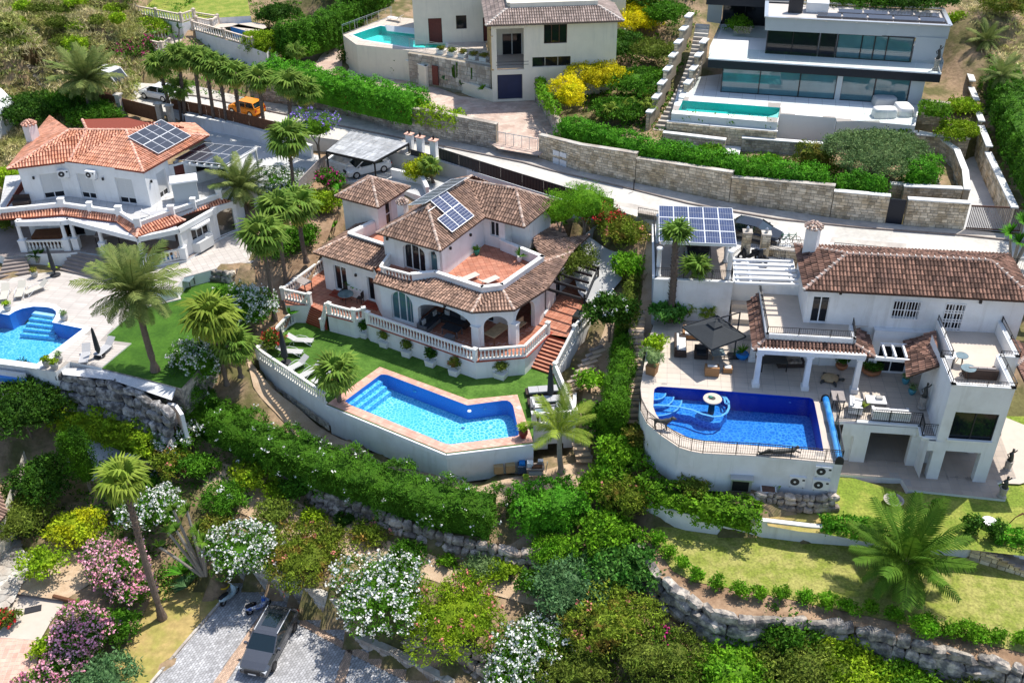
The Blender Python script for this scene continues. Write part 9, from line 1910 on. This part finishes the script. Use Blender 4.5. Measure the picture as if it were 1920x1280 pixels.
dog();b=P(1462,851,11.62);o=root('reclining_statue','dark reclining figure sculpture on the front edge of the deep blue pool','statue',b);m=MB();m.tube([b+V(-1.35,.05,.22),b+V(-1.2,0,.12),b+V(-.5,0,.2),b+V(0,0,.22),b+V(.45,0,.24),b+V(.8,0,.3),b+V(.95,0,.45)],[.04,.08,.12,.17,.14,.17,.07],8);m.tube([b+V(.95,0,.46),b+V(1.08,0,.58)],[.1,.1],8);m.tube([b+V(.8,-.1,.4),b+V(1.2,-.15,.2),b+V(1.25,-.1,.5)],.05,6);m.tube([b+V(-.4,0,.2),b+V(-.7,-.05,.4),b+V(-1.3,-.08,.08)],[.1,.09,.05],7);part(m,'figure',M('bronze'),o,smooth=True)
b=P(1905,985,8.34);m=MB();[m.tube([b+V(-.5,0,.1),b+V(-.2,0,.7),b+V(.2,.05*k,.95),b+V(.6,0,.3+.2*k)],.03,5) for k in range(3)];single(m,'metal_sculpture',M('wood_brown'),'rusty bent metal sculpture on the upper lawn, right edge','sculpture')
st2=root('timber_stair','weathered timber stair with crazy-stone side between the clipped cones','stairs',P(1850,1040,7));A_,B_2=P(1838,1010,8.3),P(1960,1075,7.0)
for i in range(11):q=A_.lerp(B_2,i/11);m=MB();m.box(V(q.x,q.y,q.z-.12),.42,1.5,.12,-.25);part(m,'plank',M('wood_old'),st2)
m=MB();masonry(m,P(1815,1048,6.9),P(1990,1102,6.9),6.85,6.85,8.0,6.95,.5,.35);part(m,'side_stones',M('stone_cream'),st2,stuff=True)
for x,y,w,d_,h,mt,lb in ((1657,196,2.0,1.3,.75,'fabric_grey','lavender-grey covered sofa beside the glass wall'),(1657,218,2.0,1.1,.8,'cushion_white','white covered table on the modern terrace'),(1693,212,1.3,2.0,.75,'cushion_white','white crumpled cover over garden chairs at the terrace corner')):
 b=P(x,y,18.32);m=MB();n=10;vs=[];
 for j in range(4):
  for k in range(20):a=2*math.pi*k/20;sx=math.copysign(abs(math.cos(a))**.35,math.cos(a));sy=math.copysign(abs(math.sin(a))**.35,math.sin(a));f_=(1.04,1.0,.97,.8)[j];vs.append((b.x+sx*w/2*f_+.05*math.sin(k*3.1)*(j<2),b.y+sy*d_/2*f_+.05*math.cos(k*2.3)*(j<2),b.z+h*(0,.6,.93,1.0)[j]))
 m.add(vs,[(j*20+k,j*20+(k+1) % 20,(j+1)*20+(k+1) % 20,(j+1)*20+k) for j in range(3) for k in range(20)]+[tuple(60+k for k in range(20))]);single(m,'furniture_cover',M(mt),lb,'furniture cover',smooth=True)
statue('dark archer-like figure on the upper right corner of the modern villa terrace',1754,131,21.4,2.2)
place('lw',lounger('cushion_white',False),P(745,40,19.02),2.6,1,'white sun lounger behind the turquoise pool');chair('small yellow and blue play chair by the cream villa wall',789,38,19.02,0,'yellow')
table('dark dining table with white top on the terrace right of the cream villa',1128,74,18.12,.2,1.6,.9,.75,'cushion_white');[chair('dark chair at the cream villa dining table, '+lb,x,y,18.12,rz) for x,y,rz,lb in ((1117,80,1.5,'left side'),(1125,84,3.1,'front left'),(1136,83,3.1,'front right'),(1097,70,1,'far left by the hedge'))]
table('dark slatted dining table under the porch of the orange-roofed villa',205,452,11.62,.1,2.0,1.0,.76,'wood_grey');simple('covered_table','large brown covered billiard table under the left porch','table',[('cover','wood_brown',[(0,0,0,2.6,1.4,.85)])],P(97,452,11.62),.1);simple('covered_spa','dark brown covered whirlpool with a blue rim under the right porch','hot tub',[('cover','wood_brown',[(0,0,.35,1.9,1.5,.5)]),('rim','solar_roll',[(0,0,0,2.0,1.6,.35)])],P(298,486,11.62),.7)
for x,y,lb in ((362,500,'upper'),(350,536,'lower')):table(lb+' dark glass cube table beside the left lawn',x,y,10.6,-.2,1.2,.9,.7,'glass_table','dark_metal')
simple('garden_sofa','dark wicker two-seat sofa at the left end of the balcony','sofa',[('base','rattan_dark',[(0,0,0,1.3,.7,.4)]),('backrest','rattan_dark',[(0,.3,.4,1.3,.1,.4)])],P(42,384,14.72),.1)
m=MB();m.tube([P(100,1117,3.0),P(165,1133,2.85)],.14,8);single(m,'log',M('wood_brown'),'dark round log edging the gravel bed, lower left','log');m=MB();m.box(P(62,1142,2.72),1.0,.5,.04,.3);single(m,'doormat',M('dark_metal'),'dark grey mat on the cream landing, lower left','mat');m=MB();[m.tube([P(420,1097,2.4)+V(.35*math.cos(a),.35*math.sin(a),.03*k),P(420,1097,2.4)+V(.35*math.cos(a+.5),.35*math.sin(a+.5),.03*k)],.03,5) for k in range(3) for a in [i*.5 for i in range(13)]];o=single(m,'coiled_hose',M('yellow'),'coiled yellow hose on the bark bed above the scooters','hose')
# ================= terrain sheet (last, so that it can stay below every platform) =================
xs=np.unique(np.concatenate([np.arange(-300,-62,12.),np.arange(-62,62,.8),np.arange(62,300,12.)]));ys=np.unique(np.concatenate([np.arange(-60,34,8.),np.arange(34,125,.8),np.arange(125,420,10.)]))
XX,YY=np.meshgrid(xs,ys);ZZ=tz(XX,YY)+.06*np.sin(XX*1.3)*np.sin(YY*1.7)+.04*np.sin(XX*3.1+YY*2)
PX,PY=XX.ravel(),YY.ravel();zf=ZZ.ravel()
for poly,zc in CARVE:
 x0,y0=poly.min(0)-.01;x1,y1=poly.max(0)+.01;sel=np.where((PX>x0) & (PX<x1) & (PY>y0) & (PY<y1))[0]
 if len(sel)==0:continue
 r=np.zeros(len(sel),bool)
 for i in range(len(poly)):
  a,b=poly[i-1],poly[i];c_=((a[1]>PY[sel]) != (b[1]>PY[sel]));r ^= c_ & (PX[sel]<(b[0]-a[0])*(PY[sel]-a[1])/(b[1]-a[1]+1e-12)+a[0])
 s_=sel[r];zf[s_]=np.minimum(zf[s_],zc)
nx,ny=len(xs),len(ys);i,j=np.meshgrid(np.arange(nx-1),np.arange(ny-1));k=(j*nx+i).ravel()
mb=MB();mb.add(np.column_stack([PX,PY,zf]),np.column_stack([k,k+1,k+1+nx,k+nx]));struct(mb,'terrain',M('ground'),smooth=True)
